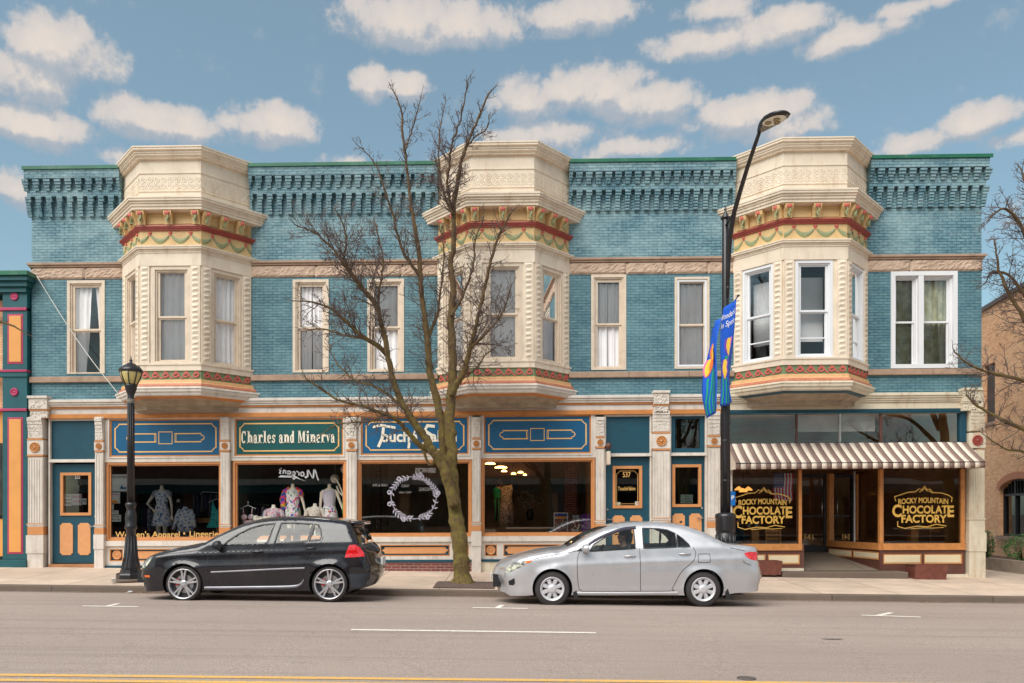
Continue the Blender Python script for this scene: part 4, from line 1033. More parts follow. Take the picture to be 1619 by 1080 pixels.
door3 = door(1058.5, 1117.5, 654, 715, 722, 901, (1064.5, 1109.5, 734.5, 801), ((1064.5, 1084), (1091, 1110.5), 812, 866), '', 1, True, 'dark teal door with pale note in its window')
t = MB().mat(WL).text('535', FX(118), zz(118, 756.5), .14, -.128, bold=.015, width=.13); t.build('house_number', d1[0], shear=True)
t = MB().mat(GOLDL); t.text('537', FX(992), zz(992, 754), .18, -.128, bold=.015, width=.19); t.text('Touché·Salon', FX(992), zz(992, 775), .13, -.128, bold=.012, width=.42)
da, db, dz0, dz1 = door2[1] + .09, door2[2] - .09, door2[3] + .10, door2[4] - .09
t.ribbon([(da, dz0), (db, dz0), (db, dz1 - .1), (db - .09, dz1 - .02), (da + .09, dz1 - .02), (da, dz1 - .1)], .010, -.128, closed=True)
t.build('lettering', door2[0], shear=True)
# notes taped inside door and window glass
def note(u0, u1, v0, v1, Y, txt='', col=PAPER, label='', tcol=None, extra=None):
    a, z1 = at(u0, v0, Y); b, z0 = at(u1, v1, Y)
    m = MB().mat(col); m.box(a, b, -Y, -Y + .004, z0, z1)
    if txt:
        m.mat(tcol or BLKPL); L_ = txt.split('|'); h = (z1 - z0) / (len(L_) + .6)
        for i, s_ in enumerate(L_):
            if s_: m.text(s_, (a + b) / 2, z1 - h * (i + .95), h * .85, -Y + .006, bold=.01, width=min((b - a) * .86, h * .55 * len(s_)))
    if extra: extra(m, a, b, z0, z1, -Y + .006)
    return tag(m.build('notice'), label, 'notice', 'notices taped inside the shop glass')
BLUEI = pm('blue_ink', S(40, 110, 150), .7); PINK = pm('pink_ink', S(205, 80, 140), .7); ORI = pm('orange_ink', S(240, 160, 40), .7)
note(99.5, 113.5, 781, 800, .155, 'Fd|open|daily', label='white notice at the left of the door glass numbered 535')
note(114, 129, 781, 799, .155, 'SALE|50%', tcol=PINK, label='pink lettered sale notice in the door glass numbered 535')
note(130, 137, 788, 798, .155, 'ab', tcol=BLUEI, label='small blue lettered card at the right of the door glass numbered 535')
note(173.5, 203, 750, 777, .095, 'You are here|||', tcol=BLKPL, label='large pale poster with small blue boat in the apparel window', extra=lambda m, a, b, z0, z1, n: m.mat(BLUEI).poly([(a + .25, z0 + .06), (b - .06, z0 + .06), (b - .04, z0 + .1), (b - .14, z0 + .1), (b - .16, z0 + .17), (a + .3, z0 + .16)], n, n + .003))
note(175, 190, 778.5, 796, .095, 'Welcome||', tcol=PINK, label='white card with orange sun in the apparel window', extra=lambda m, a, b, z0, z1, n: m.mat(ORI).poly([(a + .02 + .08 + .08 * cos(q), z0 + .01 + .07 * sin(q)) for q in [i * pi / 8 for i in range(9)]], n, n + .003))
note(175, 180, 797, 806, .095, label='narrow blank white card in the apparel window')
note(175.5, 187.5, 807, 813, .095, 'VISA', tcol=BLUEI, label='tiny payment sticker in the apparel window')
note(174.5, 191.5, 814, 825, .095, 'HOURS|Mon-Sat', label='opening hours card low in the apparel window')
note(1076, 1095.5, 782, 796, .155, 'The|shop|is open', col=pm('pale_green_paper', S(200, 216, 204), .8), label='pale green note in the right hand teal door glass')
note(973, 981, 794, 799, .155, col=pm('pale_green_paper', S(200, 216, 204), .8), label='small pale card low left in the glass of door 537')
note(1004, 1012, 793, 799, .155, 'ON', tcol=BLUEI, label='small blue and white card low right in the glass of door 537')
# ------------------------------------------------------------------ chocolate shop
cu0, cu1 = 1137, 1529; CA, CB = FX(1137) + .001, FX(1529) - .001
Zc = lambda v: zz(1330, v)
# transom band of glass with teal frame
ts = [(1155, 1260), (1262.5, 1328), (1330.5, 1393.5), (1396, 1519.5)]
m = MB().mat(TEALD); m.box(CA, CB, -.2, .02, Zc(652.5), 3.929).box(FX(1520), FX(1526.5), -.2, .03, Zc(700), Zc(652.5)).box(CA, CB, -.2, -.02, Zc(702), Zc(699.5))
to = m.build('transom', BLD, shear=True)
m = MB().mat(pm('aluminium_mullion', S(190, 188, 185), .4, metal=.5)); m.box(FX(1328), FX(1330.5), -.13, -.03, Zc(699.5), Zc(653))
m.mat(BROWN).box(FX(1260), FX(1262.5), -.14, -.05, Zc(699.5), Zc(653)).box(FX(1393), FX(1396.5), -.14, -.05, Zc(699.5), Zc(653)); m.build('mullion', to, shear=True)
MB().mat(GL_SHOP).add([(s_, .08, z_) for s_, z_ in ((CA, Zc(699.5)), (FX(1520), Zc(699.5)), (FX(1520), Zc(653)), (CA, Zc(653)))], [(0, 1, 2, 3)]).build('pane', to, shear=True)
MB().mat(pm('grey_roller_blind', S(150, 146, 138), .8)).box(FX(1264), FX(1390), -.25, -.22, Zc(681), Zc(650)).build('roller_blind', to, shear=True)
# awning, striped canvas: slope and valance, one strip of cloth after another
ST1 = pm('awning_cream_canvas', S(232, 216, 198), .85, var=.05, dirt=.2, dcol=S(170, 150, 130)); ST2 = pm('awning_brown_canvas', S(134, 110, 100), .85, var=.07)
ax0, ax1 = FX(1149), FX(1558, -.77); zt, zl = Zc(700.5), zz(1400, 730.5, -.77); zv = zz(1400, 740.5, -.77)
aw = MB(); nst = 49; axt0, axt1 = ax0 + .0, ax1 - .02
for i in range(nst):
    aw.mat(ST2 if i % 2 == 0 else ST1)
    l0, l1 = ax0 + (ax1 - ax0) * i / nst, ax0 + (ax1 - ax0) * (i + 1) / nst
    P = []
    for j in range(5):
        t = j / 4; sag = -.02 * sin(pi * t)
        for s_ in (l0, l1): P.append(G(s_, .02 + .75 * t, zt + (zl - zt) * t + sag + .004 * sin(s_ * 7)))
    for dz in (.5, 1):
        for s_ in (l0, l1): P.append(G(s_, .772 + .006 * sin(s_ * 9 + dz * 3), zl + (zv - zl) * dz))
    aw.add(P, [(2 * j, 2 * j + 1, 2 * j + 3, 2 * j + 2) for j in range(6)], True)
ao = aw.build('awning', BLD, shear=True); ao['label'] = 'brown and cream striped canvas awning'
sld = ao.modifiers.new('thickness', 'SOLIDIFY'); sld.thickness = .006
m = MB().mat(ST1)
for s_ in (ax0 + .004, ax1 - .004): m.add([G(s_, .02, zt), G(s_, .77, zl), G(s_, .77, zv), G(s_, .02, zv)], [(0, 1, 2, 3)])
m.build('side_flap', ao, shear=True)
m = MB().mat(BLACK).tube([G(ax0, .765, zl - .01), G(ax1, .765, zl - .01)], .012, 6).tube([G(ax1 - .03, .765, zl - .01), G(ax1 - .03, .02, zl - .02)], .012, 6).tube([G(ax0 + .03, .765, zl - .01), G(ax0 + .03, .02, zl - .02)], .012, 6); m.build('awning_frame', ao, shear=True)
sbox('beam', [(CA, CB, -.2, .015, Zc(742), Zc(702.1))], BROWN)
sbox('post', [(FX(1137), FX(1158), -.15, .0, zz(1150, 905), Zc(742.1))], WHITE)
# side glass walls: left display, recess, right display
DEP = 2.2; r0, r1 = FX(1271), FX(1393.5); ra = FX(1271) + .35; D0, D1 = at(1262, 800, DEP)[0], at(1308, 800, DEP)[0]
zsl = Zc(859.5); zfl = Zc(902); zk = Zc(870)
zfd = gz(9, 0) + .42
def panel_run(fr, s0, s1, z0, z1, n, par):
    w_ = (s1 - s0) / n
    for i in range(n):
        a, b = s0 + w_ * i + .05, s0 + w_ * (i + 1) - .05; h_ = min(.2, (z1 - z0) * .6); zc = (z0 + z1) / 2
        MB().mat(WOOD).frame(a - .02, b + .02, zc - h_ / 2 - .02, zc + h_ / 2 + .02, .02, 0, .012, fr).mat(pm('cream_panel_paint', S(236, 216, 178, .9), .5, var=.04)).cham(a, b, zc - h_ / 2, zc + h_ / 2, 0, .012, .02, fr).build('riser_panel', par, shear=True)
for (a, b, npan, lab) in ((FX(1158) + .001, FX(1263), 2, 'left'), (FX(1394.5), FX(1519.5), 2, 'right')):
    zb_ = Zc(898) if lab == 'left' else Zc(908)
    m = MB().mat(BROWN).box(a, b + (.07 if lab == 'left' else .09), -.12, .0, zb_, zk); wo_ = m.build('stall_riser', BLD, shear=True)
    panel_run(G, a, b + .05, Zc(897), zk - .02, npan, wo_)
    MB().mat(WOOD).box(a, b + (.07 if lab == 'left' else .09), -.12, .035, zk + .001, zsl).build('sill', wo_, shear=True)
    m = MB().mat(WOOD)
    if lab == 'left': m.box(b, b + .07, -.12, .01, zsl, Zc(742.1))
    else: m.box(a - .045, a, -.12, .01, zsl, Zc(742.1)).box(b, b + .09, -.14, .01, zsl, Zc(742.1))
    dwo = m.build('display_window', BLD, shear=True); dwo['label'] = lab + ' chocolate shop window with gold lettering'
    MB().mat(GL_SHOP).add([(s_, .05, z_) for s_, z_ in ((a, zsl), (b, zsl), (b, Zc(742.1)), (a, Zc(742.1)))], [(0, 1, 2, 3)]).build('pane', dwo, shear=True)
    # gold logo
    t = MB().mat(pm('shop_gold_lettering', S(226, 178, 84), .4, var=.12, sc=12)); 
    ul, ur = (1157.5, 1255) if lab == 'left' else (1409.5, 1511); du = ul - 1409.5; k_ = (ur - ul) / 101.5
    U = lambda u: FX(ul + (u - 1409.5) * k_, .05); V = lambda v: zz(1460, v + (0.5 if lab == 'left' else 0)); n_ = -.044
    t.text('ROCKY MOUNTAIN', (U(1420) + U(1499)) / 2, V(795), .18, n_, bold=.03, width=U(1499) - U(1420), arc=.035)
    t.text('HOCOLAT', (U(1427) + U(1498)) / 2, V(811.5), .255, n_, bold=.034, width=U(1498) - U(1427), arc=.0)
    t.text('C', U(1418), V(816.5), .40, n_, bold=.034, sx=.82); t.text('E', U(1503), V(817), .37, n_, bold=.034, sx=.9)
    t.text('FACTORY', (U(1425) + U(1497)) / 2, V(826), .255, n_, bold=.034, width=U(1497) - U(1425), arc=-.0)
    t.ribbon([(U(1424), V(782)), (U(1436), V(778)), (U(1447), V(777.5)), (U(1453), V(772.5)), (U(1457), V(774.5)), (U(1461.5), V(769)), (U(1466), V(775)), (U(1469), V(773)), (U(1475), V(779)), (U(1488), V(779.5)), (U(1499), V(783)), (U(1505), V(787)), (U(1504), V(794))], .022, n_)
    t.ribbon([(U(1453), V(778)), (U(1458), V(775.5)), (U(1462), V(772)), (U(1465), V(776)), (U(1470), V(777)), (U(1474), V(780))], .016, n_)
    t.ribbon([(U(1424), V(782)), (U(1414), V(785)), (U(1416), V(792))], .018, n_)
    t.ribbon([(U(1419), V(824)), (U(1419), V(832)), (U(1430), V(835.5)), (U(1450), V(832)), (U(1466), V(833)), (U(1480), V(829)), (U(1496), V(832))], .018, n_)
    t.ribbon([(U(1440), V(836)), (U(1460), V(834.5)), (U(1476), V(835)), (U(1492), V(834))], .013, n_)
    t.build('lettering', dwo, shear=True)
# recess: slanted glazing, door
frs = Fr((FX(1393.5) - .045, 0.0), (D1 - FX(1393.5) + .045, DEP)); ls = sqrt((D1 - FX(1393.5)) ** 2 + DEP ** 2)
frs2 = Fr((D1, DEP), (FX(1393.5) - .045 - D1, -DEP))
m = MB().mat(BROWN).box(0, ls, -.10, 0, zfl - .1, zk, frs2); wo_ = m.build('stall_riser', BLD, shear=True)
panel_run(frs2, .05, ls, zfl + .22, zk - .02, 2, wo_)
MB().mat(WOOD).box(0, ls, -.1, .03, zk + .001, zsl, frs2).build('sill', wo_, shear=True)
m = MB().mat(WOOD).box(0, .12, -.1, .02, zsl, Zc(742), frs2).box(ls - .07, ls, -.1, .0, zsl, Zc(742), frs2); m.mat(STEEL).box(ls * .5, ls * .5 + .03, -.07, -.03, zsl, Zc(742), frs2)
so = m.build('side_window', BLD, shear=True)
MB().mat(GL_SHOP).add([frs2(s_, -.05, z_) for s_, z_ in ((.12, zsl), (ls - .07, zsl), (ls - .07, Zc(742)), (.12, Zc(742)))], [(0, 1, 2, 3)]).build('pane', so, shear=True)
frl = Fr((FX(1263) + .07, 0), (D0 - FX(1263) - .07, DEP)); ll = sqrt((D0 - FX(1263) - .07) ** 2 + DEP ** 2)
m = MB().mat(BROWN).box(0, ll, -.05, .05, zfl - .1, zsl, frl); m.mat(WOOD).box(ll - .1, ll, -.05, .05, zsl, Zc(742), frl); lo_ = m.build('stall_riser', BLD, shear=True)
MB().mat(GL_SHOP).add([frl(s_, 0, z_) for s_, z_ in ((0, zsl), (ll - .1, zsl), (ll - .1, Zc(742)), (0, Zc(742)))], [(0, 1, 2, 3)]).build('pane', lo_, shear=True)
m = MB().mat(BLKPL).frame(D0, D1, zfd, Zc(742), .09, -DEP - .06, -DEP, bot=.2).box(D0 + .09, D1 - .09, -DEP - .05, -DEP - .02, zfd + .95, zfd + 1.0)
dd = m.build('door', BLD, shear=True); dd['label'] = 'black framed glass entry door in the recess'
MB().mat(GL_SHOP).add([(s_, DEP + .03, z_) for s_, z_ in ((D0 + .09, zfd + .2), (D1 - .09, zfd + .2), (D1 - .09, Zc(742)), (D0 + .09, Zc(742)))], [(0, 1, 2, 3)]).build('pane', dd, shear=True)
MB().mat(STEEL).tube([G(D1 - .16, -DEP + .06, zfd + 1.0), G(D1 - .16, -DEP + .06, zfd + 1.5)], .015, 8).build('handle', dd, shear=True)
t = MB().mat(GOLDL).text('541', at(1278, 800, DEP)[0], zfd + .35, .20, -DEP + .003, bold=.03); t.build('house_number', dd, shear=True)
m = MB().mat(concrete('entry_concrete', S(172, 152, 132, .6), 1.2, 1.2))
m.add([(FX(1264), -.02, zfl), (FX(1394), -.02, zfl), (D1 + .1, DEP, zfd + .01), (D0 - .1, DEP, zfd + .01)], [(0, 1, 2, 3)]); m.build('entry_floor', BLD, shear=True)
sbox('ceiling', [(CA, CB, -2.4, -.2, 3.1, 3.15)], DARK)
m = MB().mat(KERBM).box(FX(1237, -.5), FX(1436, -.5), -.3, .52, zfl - .35, zfl - .005); tag(m.build('step', BLD, shear=True, bevel=.02))
sbox('base', [(FX(1436, -.3), FX(1529), -.1, .06, Zc(925), Zc(908.2))], WHITE_OLD); sbox('base', [(FX(1158), FX(1270), -.1, .04, Zc(918), Zc(898.1))], WHITE_OLD)

# shop interiors
def room(u0, u1, depth, zt_, floor_z, wall, name='interior_wall', n1=-.16):
    a, b = FX(u0), FX(u1); m = MB().mat(wall)
    m.box(a, b, -depth - .1, -depth, floor_z, zt_).box(a - .0, a + .04, -depth, n1, floor_z, zt_).box(b - .04, b, -depth, n1, floor_z, zt_).box(a, b, -depth, n1, zt_, zt_ + .05)
    o = m.build(name, BLD, shear=True); MB().mat(FLOORI).box(a, b, -depth, n1, floor_z - .1, floor_z).build('interior_floor', BLD, shear=True); return o
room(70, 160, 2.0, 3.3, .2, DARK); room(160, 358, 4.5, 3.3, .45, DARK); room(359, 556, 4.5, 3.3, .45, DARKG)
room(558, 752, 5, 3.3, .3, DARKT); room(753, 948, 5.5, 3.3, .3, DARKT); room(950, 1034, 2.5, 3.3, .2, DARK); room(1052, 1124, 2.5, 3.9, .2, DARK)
ro = MB().mat(pm('brown_shop_wall', S(190, 138, 92), .7, var=.2, sc=2)); a, b = FX(1137), FX(1529); ro.box(a, b, -7.1, -7, 0, 3.9).box(a, a + .04, -7, -.16, 0, 3.9).box(b - .04, b, -7, -.16, 0, 3.9).box(a, b, -7, -.16, 3.88, 3.93); ro.build('interior_wall', BLD, shear=True)
MB().mat(FLOORI).add([(a, .13, .2), (FX(1263), .13, .2), (D0, DEP, .45), (D1, DEP, .45), (FX(1394), .13, .2), (b, .13, .2), (b, 7, .45), (a, 7, .45)], [(0, 1, 2, 3, 4, 5, 6, 7)]).build('interior_floor', BLD, shear=True)
# window stages (low platform behind the apparel glass) and salon brick pier
for (u0, u1) in ((170, 352), (370, 546)): sbox('window_stage', [(FX(u0), FX(u1), -1.5, -.18, .45, zz(260, 868) + .0)], DARKT)
sbox('interior_pier', [(FX(893, 3), FX(912, 3), -3.4, -3, .3, 3.3)], BR_RED); sbox('interior_pier', [(FX(588, 3), FX(600, 3), -3.4, -3, .3, 3.3)], BR_RED)
sbox('interior_cabinet', [(FX(868, 3.2), FX(892, 3.2), -3.6, -3.1, .3, 2.5)], BLKPL)
sbox('interior_beam', [(FX(762, 2.5), FX(858, 2.5), -3.0, -2.5, zz(800, 752, 2.5), 3.3)], pm('dark_red_beam', S(60, 34, 30), .7))
sbox('interior_bench', [(FX(757, .5), FX(783, .5), -.9, -.4, .3, zz(780, 838, .4))], PLASTERW); sbox('interior_bench', [(FX(800, .5), FX(880, .5), -.45, -.4, zz(840, 836, .4), zz(840, 833.5, .4))], PLASTERW)
LAMPE = emis('warm_lamp_glow', (1, .55, .18), 5.0)
for i, (u, v, wd, Y) in enumerate(((775, 734, .28, 1.6), (792, 740, .34, 1.8), (797, 746, .16, 2.0), (812, 750, .14, 2.4), (823, 748, .16, 2.3), (830, 752, .1, 2.4))):
    x, z = at(u, v, Y); b = MB().mat(LAMPE).lathe((x, Y, z), [(wd / 2, 0), (wd / 2.2, .03), (wd / 4, .05)], 12); b.mat(BLKPL).tube([(x, Y, z + .05), (x, Y, 3.3)], .008, 4)
    tag(b.build('ceiling_lamp'), 'small glowing lamp on the salon ceiling behind the poster window', 'lamp', 'lamps on the salon ceiling')
for i, (u, v) in enumerate(((1168, 772), (1175, 775), (1183, 772.5))):
    x, z = at(u, v, 1.6); b = MB().mat(emis('amber_shade_glow', (1, .45, .1), .9)).lathe((x, 1.6, z), [(.11, -.05), (.10, -.02), (.03, .04), (.012, .05)], 14); b.mat(BLKPL).tube([(x, 1.6, z + .05), (x, 1.6, 3.5)], .006, 4)
    tag(b.build('pendant_lamp'), 'glowing amber cone lamp inside the left chocolate shop window', 'lamp', 'amber pendant lamps in the chocolate shop')
# tables and chairs in the chocolate shop
TOPW = pm('pale_table_top', S(205, 200, 190), .3); WOODL = pm('light_wood', S(212, 148, 74), .45, var=.15, sc=12)
def table(u0, u1, v, Y, label, foot):
    x0, z = at(u0, v, Y); x1, _ = at(u1, v, Y); xm = (x0 + x1) / 2
    e = empty('cafe_table', (xm, Y, foot), label, 'table', 'small tables in the chocolate shop')
    MB().mat(TOPW).box(x0, x1, -Y - .3, -Y + .3, z - .03, z).build('tabletop', e, bevel=.006)
    MB().mat(WOODL).box(xm - .09, xm + .09, -Y - .09, -Y + .09, foot + .04, z - .03).build('leg', e)
    MB().mat(WOODL).box(xm - .28, xm + .28, -Y - .25, -Y + .25, foot, foot + .05).build('base', e)
def chair(u, v, Y, foot, label, face=1, h=.9):
    x, z = at(u, v, Y); e = empty('wooden_chair', (x, Y, foot), label, 'chair', 'light wood chairs in the chocolate shop')
    zt_ = z; zs = foot + .46
    MB().mat(WOODL).box(x - .2, x + .2, -Y - .2, -Y + .2, zs - .03, zs).build('seat', e, bevel=.01)
    b = MB().mat(WOODL)
    for zz_ in (zt_ - .03, zt_ - .13, zt_ - .23): b.box(x - .18, x + .18, -Y - .21, -Y - .19, zz_ - .035, zz_ + .035)
    b.build('backrest', e)
    for sx in (-1, 1):
        for sy in (-1, 1): MB().mat(WOODL).box(x + sx * .18 - .018, x + sx * .18 + .018, -Y + sy * .18 - .018, -Y + sy * .18 + .018, foot, zs - .03 if sy > 0 else zt_).build('leg', e)
table(1176, 1209, 834.5, .75, 'small pale topped table behind the left gold lettered window', .3)
table(1353, 1383, 833.5, 1.2, 'small pale topped table seen through the slanted side window', .33)
table(1421, 1466, 835, .75, 'long pale topped table behind the right gold lettered window', .3)
chair(1352, 825, 1.7, .35, 'light slatted chair left of the table behind the slanted window')
chair(1390, 826, 1.5, .35, 'light slatted chair right of the table behind the slanted window')
chair(1488, 825, .9, .3, 'light slatted chair at the right end of the right shop window')
chair(1226, 838, 1.0, .3, 'light slatted chair at the right of the left chocolate shop window')
for (u, v, Y, lab) in ((1184, 834, .75, 'white cup on the table in the left chocolate shop window'), (1196, 834, .75, 'glass jar on the table in the left chocolate shop window'), (1453, 834.5, .75, 'small caddy on the table in the right chocolate shop window')):
    x, z = at(u, v, Y); b = MB().mat(TOPW if 'cup' in lab else pm('pale_blue_glass', S(150, 170, 190), .2)); b.lathe((x, Y, z), [(.03, 0), (.045, .02), (.05, .1), (.042, .1), (.03, .03)], 12); tag(b.build('cup' if 'cup' in lab else 'jar'), lab, 'cup' if 'cup' in lab else 'jar')
# flag hung in the left window
fx0, fz1 = at(1222.5, 748, .12); fx1, fz0 = at(1254, 792, .12)
e = empty('flag', ((fx0 + fx1) / 2, .12, fz1), 'striped national flag hanging inside the left chocolate shop window', 'flag')
FW, FR_, FB = pm('flag_white', S(252, 248, 248), .8), pm('flag_red', S(214, 52, 66), .8), pm('flag_navy', S(52, 62, 120), .8)
def wv(s_, z_): return -.12 + .012 * sin((s_ - fx0) * 22)
b = MB(); wst = (fx1 - fx0) / 13
for i in range(13):
    b.mat(FR_ if i % 2 == 0 else FW); a0, a1 = fx0 + wst * i, fx0 + wst * (i + 1); top_ = fz1 - (0 if i >= 7 else .0)
    P = []
    for j in range(9):
        z_ = fz1 + (fz0 - fz1) * j / 8
        for s_ in (a0, a1): P.append(G(s_ + .01 * sin(j), wv(s_, z_), z_))
    b.add(P, [(2 * j, 2 * j + 1, 2 * j + 3, 2 * j + 2) for j in range(8)], True)
b.build('stripes', e)
b = MB().mat(FB); P = []
for j in range(5):
    z_ = fz1 + (fz0 - fz1) * .52 * j / 4
    for i in range(8): s_ = fx0 + wst * 7 * i / 7; P.append(G(s_ + .01 * sin(j * 1.0), wv(s_, z_) + .006, z_))
b.add(P, [(j * 8 + i, j * 8 + i + 1, (j + 1) * 8 + i + 1, (j + 1) * 8 + i) for j in range(4) for i in range(7)], True); b.build('canton', e)
b = MB().mat(FW)
for j in range(9):
    for i in range(6 if j % 2 == 0 else 5):
        s_ = fx0 + wst * 7 * (i + (.6 if j % 2 == 0 else 1.1)) / 6.2; z_ = fz1 - (fz1 - fz0) * .52 * (j + .6) / 9.2; n_ = wv(s_, z_) + .014
        b.add([G(s_ + .014 * (1 if k % 2 == 0 else .45) * cos(pi / 2 + k * pi / 5), n_, z_ + .014 * (1 if k % 2 == 0 else .45) * sin(pi / 2 + k * pi / 5)) for k in range(10)], [list(range(10))])
b.build('stars', e)
MB().mat(BLKPL).tube([(fx0 - .04, .12, fz1 + .01), (fx1 + .04, .12, fz1 + .01)], .008, 6).build('rod', e)
# little blue sign
x, z = at(1158, 788, -.05); b = MB().mat(pm('blue_plastic_sign', S(20, 110, 190), .4)).box(x - .05, x + .07, .02, .05, z - .17, z + .17); b.mat(FW).text('P', x + .01, z - .03, .14, .053, bold=.02); tag(b.build('blue_sign'), 'little blue sign beside the tall lamp post at the chocolate shop', 'sign')

# posters standing in the last display window
def poster(u0, u1, v0, v1, label, draw, fr_=None):
    a, z1 = at(u0, v0, .16); b, z0 = at(u1, v1, .16); e = empty('poster', ((a + b) / 2, .16, z0), label, 'poster', 'posters standing in the salon window')
    m = MB(); draw(m, a, b, z0, z1); m.build('sheet', e)
    if fr_: MB().mat(fr_).frame(a - .015, b + .015, z0 - .015, z1 + .015, .02, -.17, -.145).build('frame', e)
def d1_(m, a, b, z0, z1):
    h = z1 - z0; m.mat(PAPER).box(a, b, -.17, -.16, z0, z1); m.mat(pm('poster_blue', S(24, 70, 150), .6)).box(a, b, -.16, -.157, z1 - h * .2, z1)
    m.mat(ORI).box(a + .03, b - .03, -.16, -.154, z1 - h * .27, z1 - h * .16); m.mat(floral('collage_print', S(120, 100, 96), (S(50, 44, 48), S(216, 206, 196), S(170, 60, 60)), 22)).box(a, b, -.16, -.157, z0 + h * .03, z1 - h * .28)
poster(876.5, 897, 811.5, 842.5, 'white framed poster with blue and orange heading and photo collage', d1_, VINYL)
def d2_(m, a, b, z0, z1):
    h = z1 - z0; m.mat(BLKPL).box(a, b, -.17, -.16, z0, z1); m.mat(floral('burger_print', S(70, 34, 30), (S(190, 60, 44), S(220, 190, 150)), 26)).box(a + .01, b - .01, -.16, -.157, z0 + h * .2, z1 - h * .25)
    m.mat(PAPER).text('HEROES', (a + b) / 2, z1 - h * .14, .07, -.155, bold=.03, width=(b - a) * .7); m.text('SERVING', (a + b) / 2, z1 - h * .24, .05, -.155, bold=.03, width=(b - a) * .6); m.text('WELCOME', (a + b) / 2, z0 + h * .07, .06, -.155, bold=.03, width=(b - a) * .7)
poster(902, 918, 814, 843, 'black poster with red photographs between the framed and the purple poster', d2_)
def d3_(m, a, b, z0, z1):
    h = z1 - z0; m.mat(pm('poster_purple', S(112, 34, 150), .6, var=.25, sc=6)).box(a, b, -.17, -.16, z0, z1); m.mat(pm('poster_pink', S(224, 150, 190), .6)); xm = (a + b) / 2
    m.ribbon([(xm, z0 + h * .62), (xm + .01, z0 + h * .8), (xm + .04, z0 + h * .92), (xm + .0, z0 + h * .95)], .018, -.158); m.poly([(xm - .09, z0 + h * .6), (xm + .09, z0 + h * .6), (xm + .05, z0 + h * .5), (xm - .05, z0 + h * .5)], -.16, -.156)
    m.mat(ORI).box(b - .07, b - .01, -.16, -.156, z1 - .1, z1 - .02); m.mat(pm('poster_pink', S(224, 150, 190), .6)).text('MAGICAL', xm, z0 + h * .36, .07, -.156, bold=.03, width=(b - a) * .8); m.text('NIGHTS', xm, z0 + h * .24, .06, -.156, bold=.02, width=(b - a) * .5)
poster(919, 938, 813, 843.5, 'purple poster with pink lettering at the right of the salon window', d3_)

# ------------------------------------------------------------------ small things on the facade
x, z = at(960, 707, -.1); b = MB().mat(BROWN); b.tube([(x - .03, -.02, z), (x, -.18, z + .03)], .03, 8).lathe((x + .02, -.2, z + .02), [(.06, -.07), (.07, .0), (.05, .06), (.01, .08)], 10); tag(b.build('wall_lamp'), 'small brown flood lamp left of the door numbered 537', 'lamp')
x, z = at(962, 724, -.2); e = empty('projecting_sign', (x, -.1, z), 'small cream plaque hanging on a bracket beside the door numbered 537', 'sign')
MB().mat(CREAM2).box(x - .05, x + .03, .12, .38, z - .17, z + .15).build('plaque', e, bevel=.01); MB().mat(BLACK).tube([(x, 0, z + .17), (x, -.4, z + .17)], .012, 6).build('bracket', e)
pts = [at(58, 436, -.08), at(100, 510, -.1), at(150, 585, -.14), at(192, 628, -.22)]
b = MB().mat(pm('white_cable', S(205, 205, 200), .6)); P = []
for i in range(16):
    t = i / 15; x = pts[0][0] + (pts[3][0] - pts[0][0]) * t; z = pts[0][1] + (pts[3][1] - pts[0][1]) * t - .16 * sin(pi * t) * .9; P.append((x, -.08 - .16 * t, z))
b.tube(P, .011, 5); tag(b.build('cable'), 'thin white cable sagging diagonally across the teal wall at the left', 'cable')

# ------------------------------------------------------------------ neighbouring buildings
NB = empty('neighbour_building', (FX(20), 0, .2), 'dark teal shopfront with orange panels and magenta trim at the left edge', 'building')
MAG = pm('magenta_trim', S(178, 52, 96), .5, var=.08); TN = pm('neighbour_teal', S(24, 88, 96, .95), .5, var=.15, sc=3, dirt=.2, dcol=S(70, 110, 110)); ORN = pm('neighbour_orange', S(226, 158, 84), .5, var=.06)
yN = -.12; xe = FX(45, yN) ; xb = FX(47.5)
def nb(name, items, mat, par=None, bevel=.006): 
    b = MB().mat(mat)
    for it in items: b.box(*it)
    return b.build(name, par or NB, bevel=bevel)
zn = lambda v, Y=yN: at(23, v, Y)[1]
xw0 = FX(-200); 
nb('wall', [(xw0, XL - .002, -8, -.3, -.2, zn(440))], TN)
nb('wall', [(xw0, FX(3, yN) , -.3, -.16, zn(657), zn(470))], BR_TAN)
pw = nb('pilaster', [(FX(4, yN), xb, -.3, .12, zn(885), zn(462))], TN)
nb('pilaster_base', [(FX(1, yN), xb + .0, -.3, .16, zn(905), zn(885.2))], TN)
nb('cornice', [(xw0, xb + .14, -.3, .34, zn(447), zn(440)), (xw0, xb + .08, -.3, .26, zn(455), zn(447.1)), (xw0, xb + .02, -.3, .19, zn(463), zn(455.1))], TN)
nb('coping', [(xw0, xb + .18, -.32, .40, zn(439.9), zn(433))], COPING)
nb('moulding', [(xw0, xb, .0, .155, zn(491), zn(486.5)), (xw0, xb + .02, .0, .17, zn(588.5), zn(585)), (xw0, xb, 0, .15, zn(650), zn(646))], MAG)
nb('moulding', [(xw0, xb + .02, .0, .15, zn(596), zn(588.6))], TN)
for (v0, v1) in ((496.5, 575.5), (660, 876)):
    nb('border', [(FX(12, yN), FX(36.5, yN), 0, .128, zn(v1), zn(v0))], MAG); nb('panel', [(FX(15, yN), FX(33.8, yN), 0, .142, zn(v1 - 3), zn(v0 + 3))], ORN)
for v in (469, 620):
    b = MB().mat(MAG).lathe((FX(23, yN), yN, zn(v)), [(.1, 0), (.1, -.02), (.07, -.035), (.06, -.02), (.03, -.02), (.005, -.04)], 16, 'y'); b.build('rosette', NB)
b = MB().mat(ORN).box(xw0, FX(2.5, yN), -.16, .02, zn(880), zn(650)); b.build('shopfront', NB)
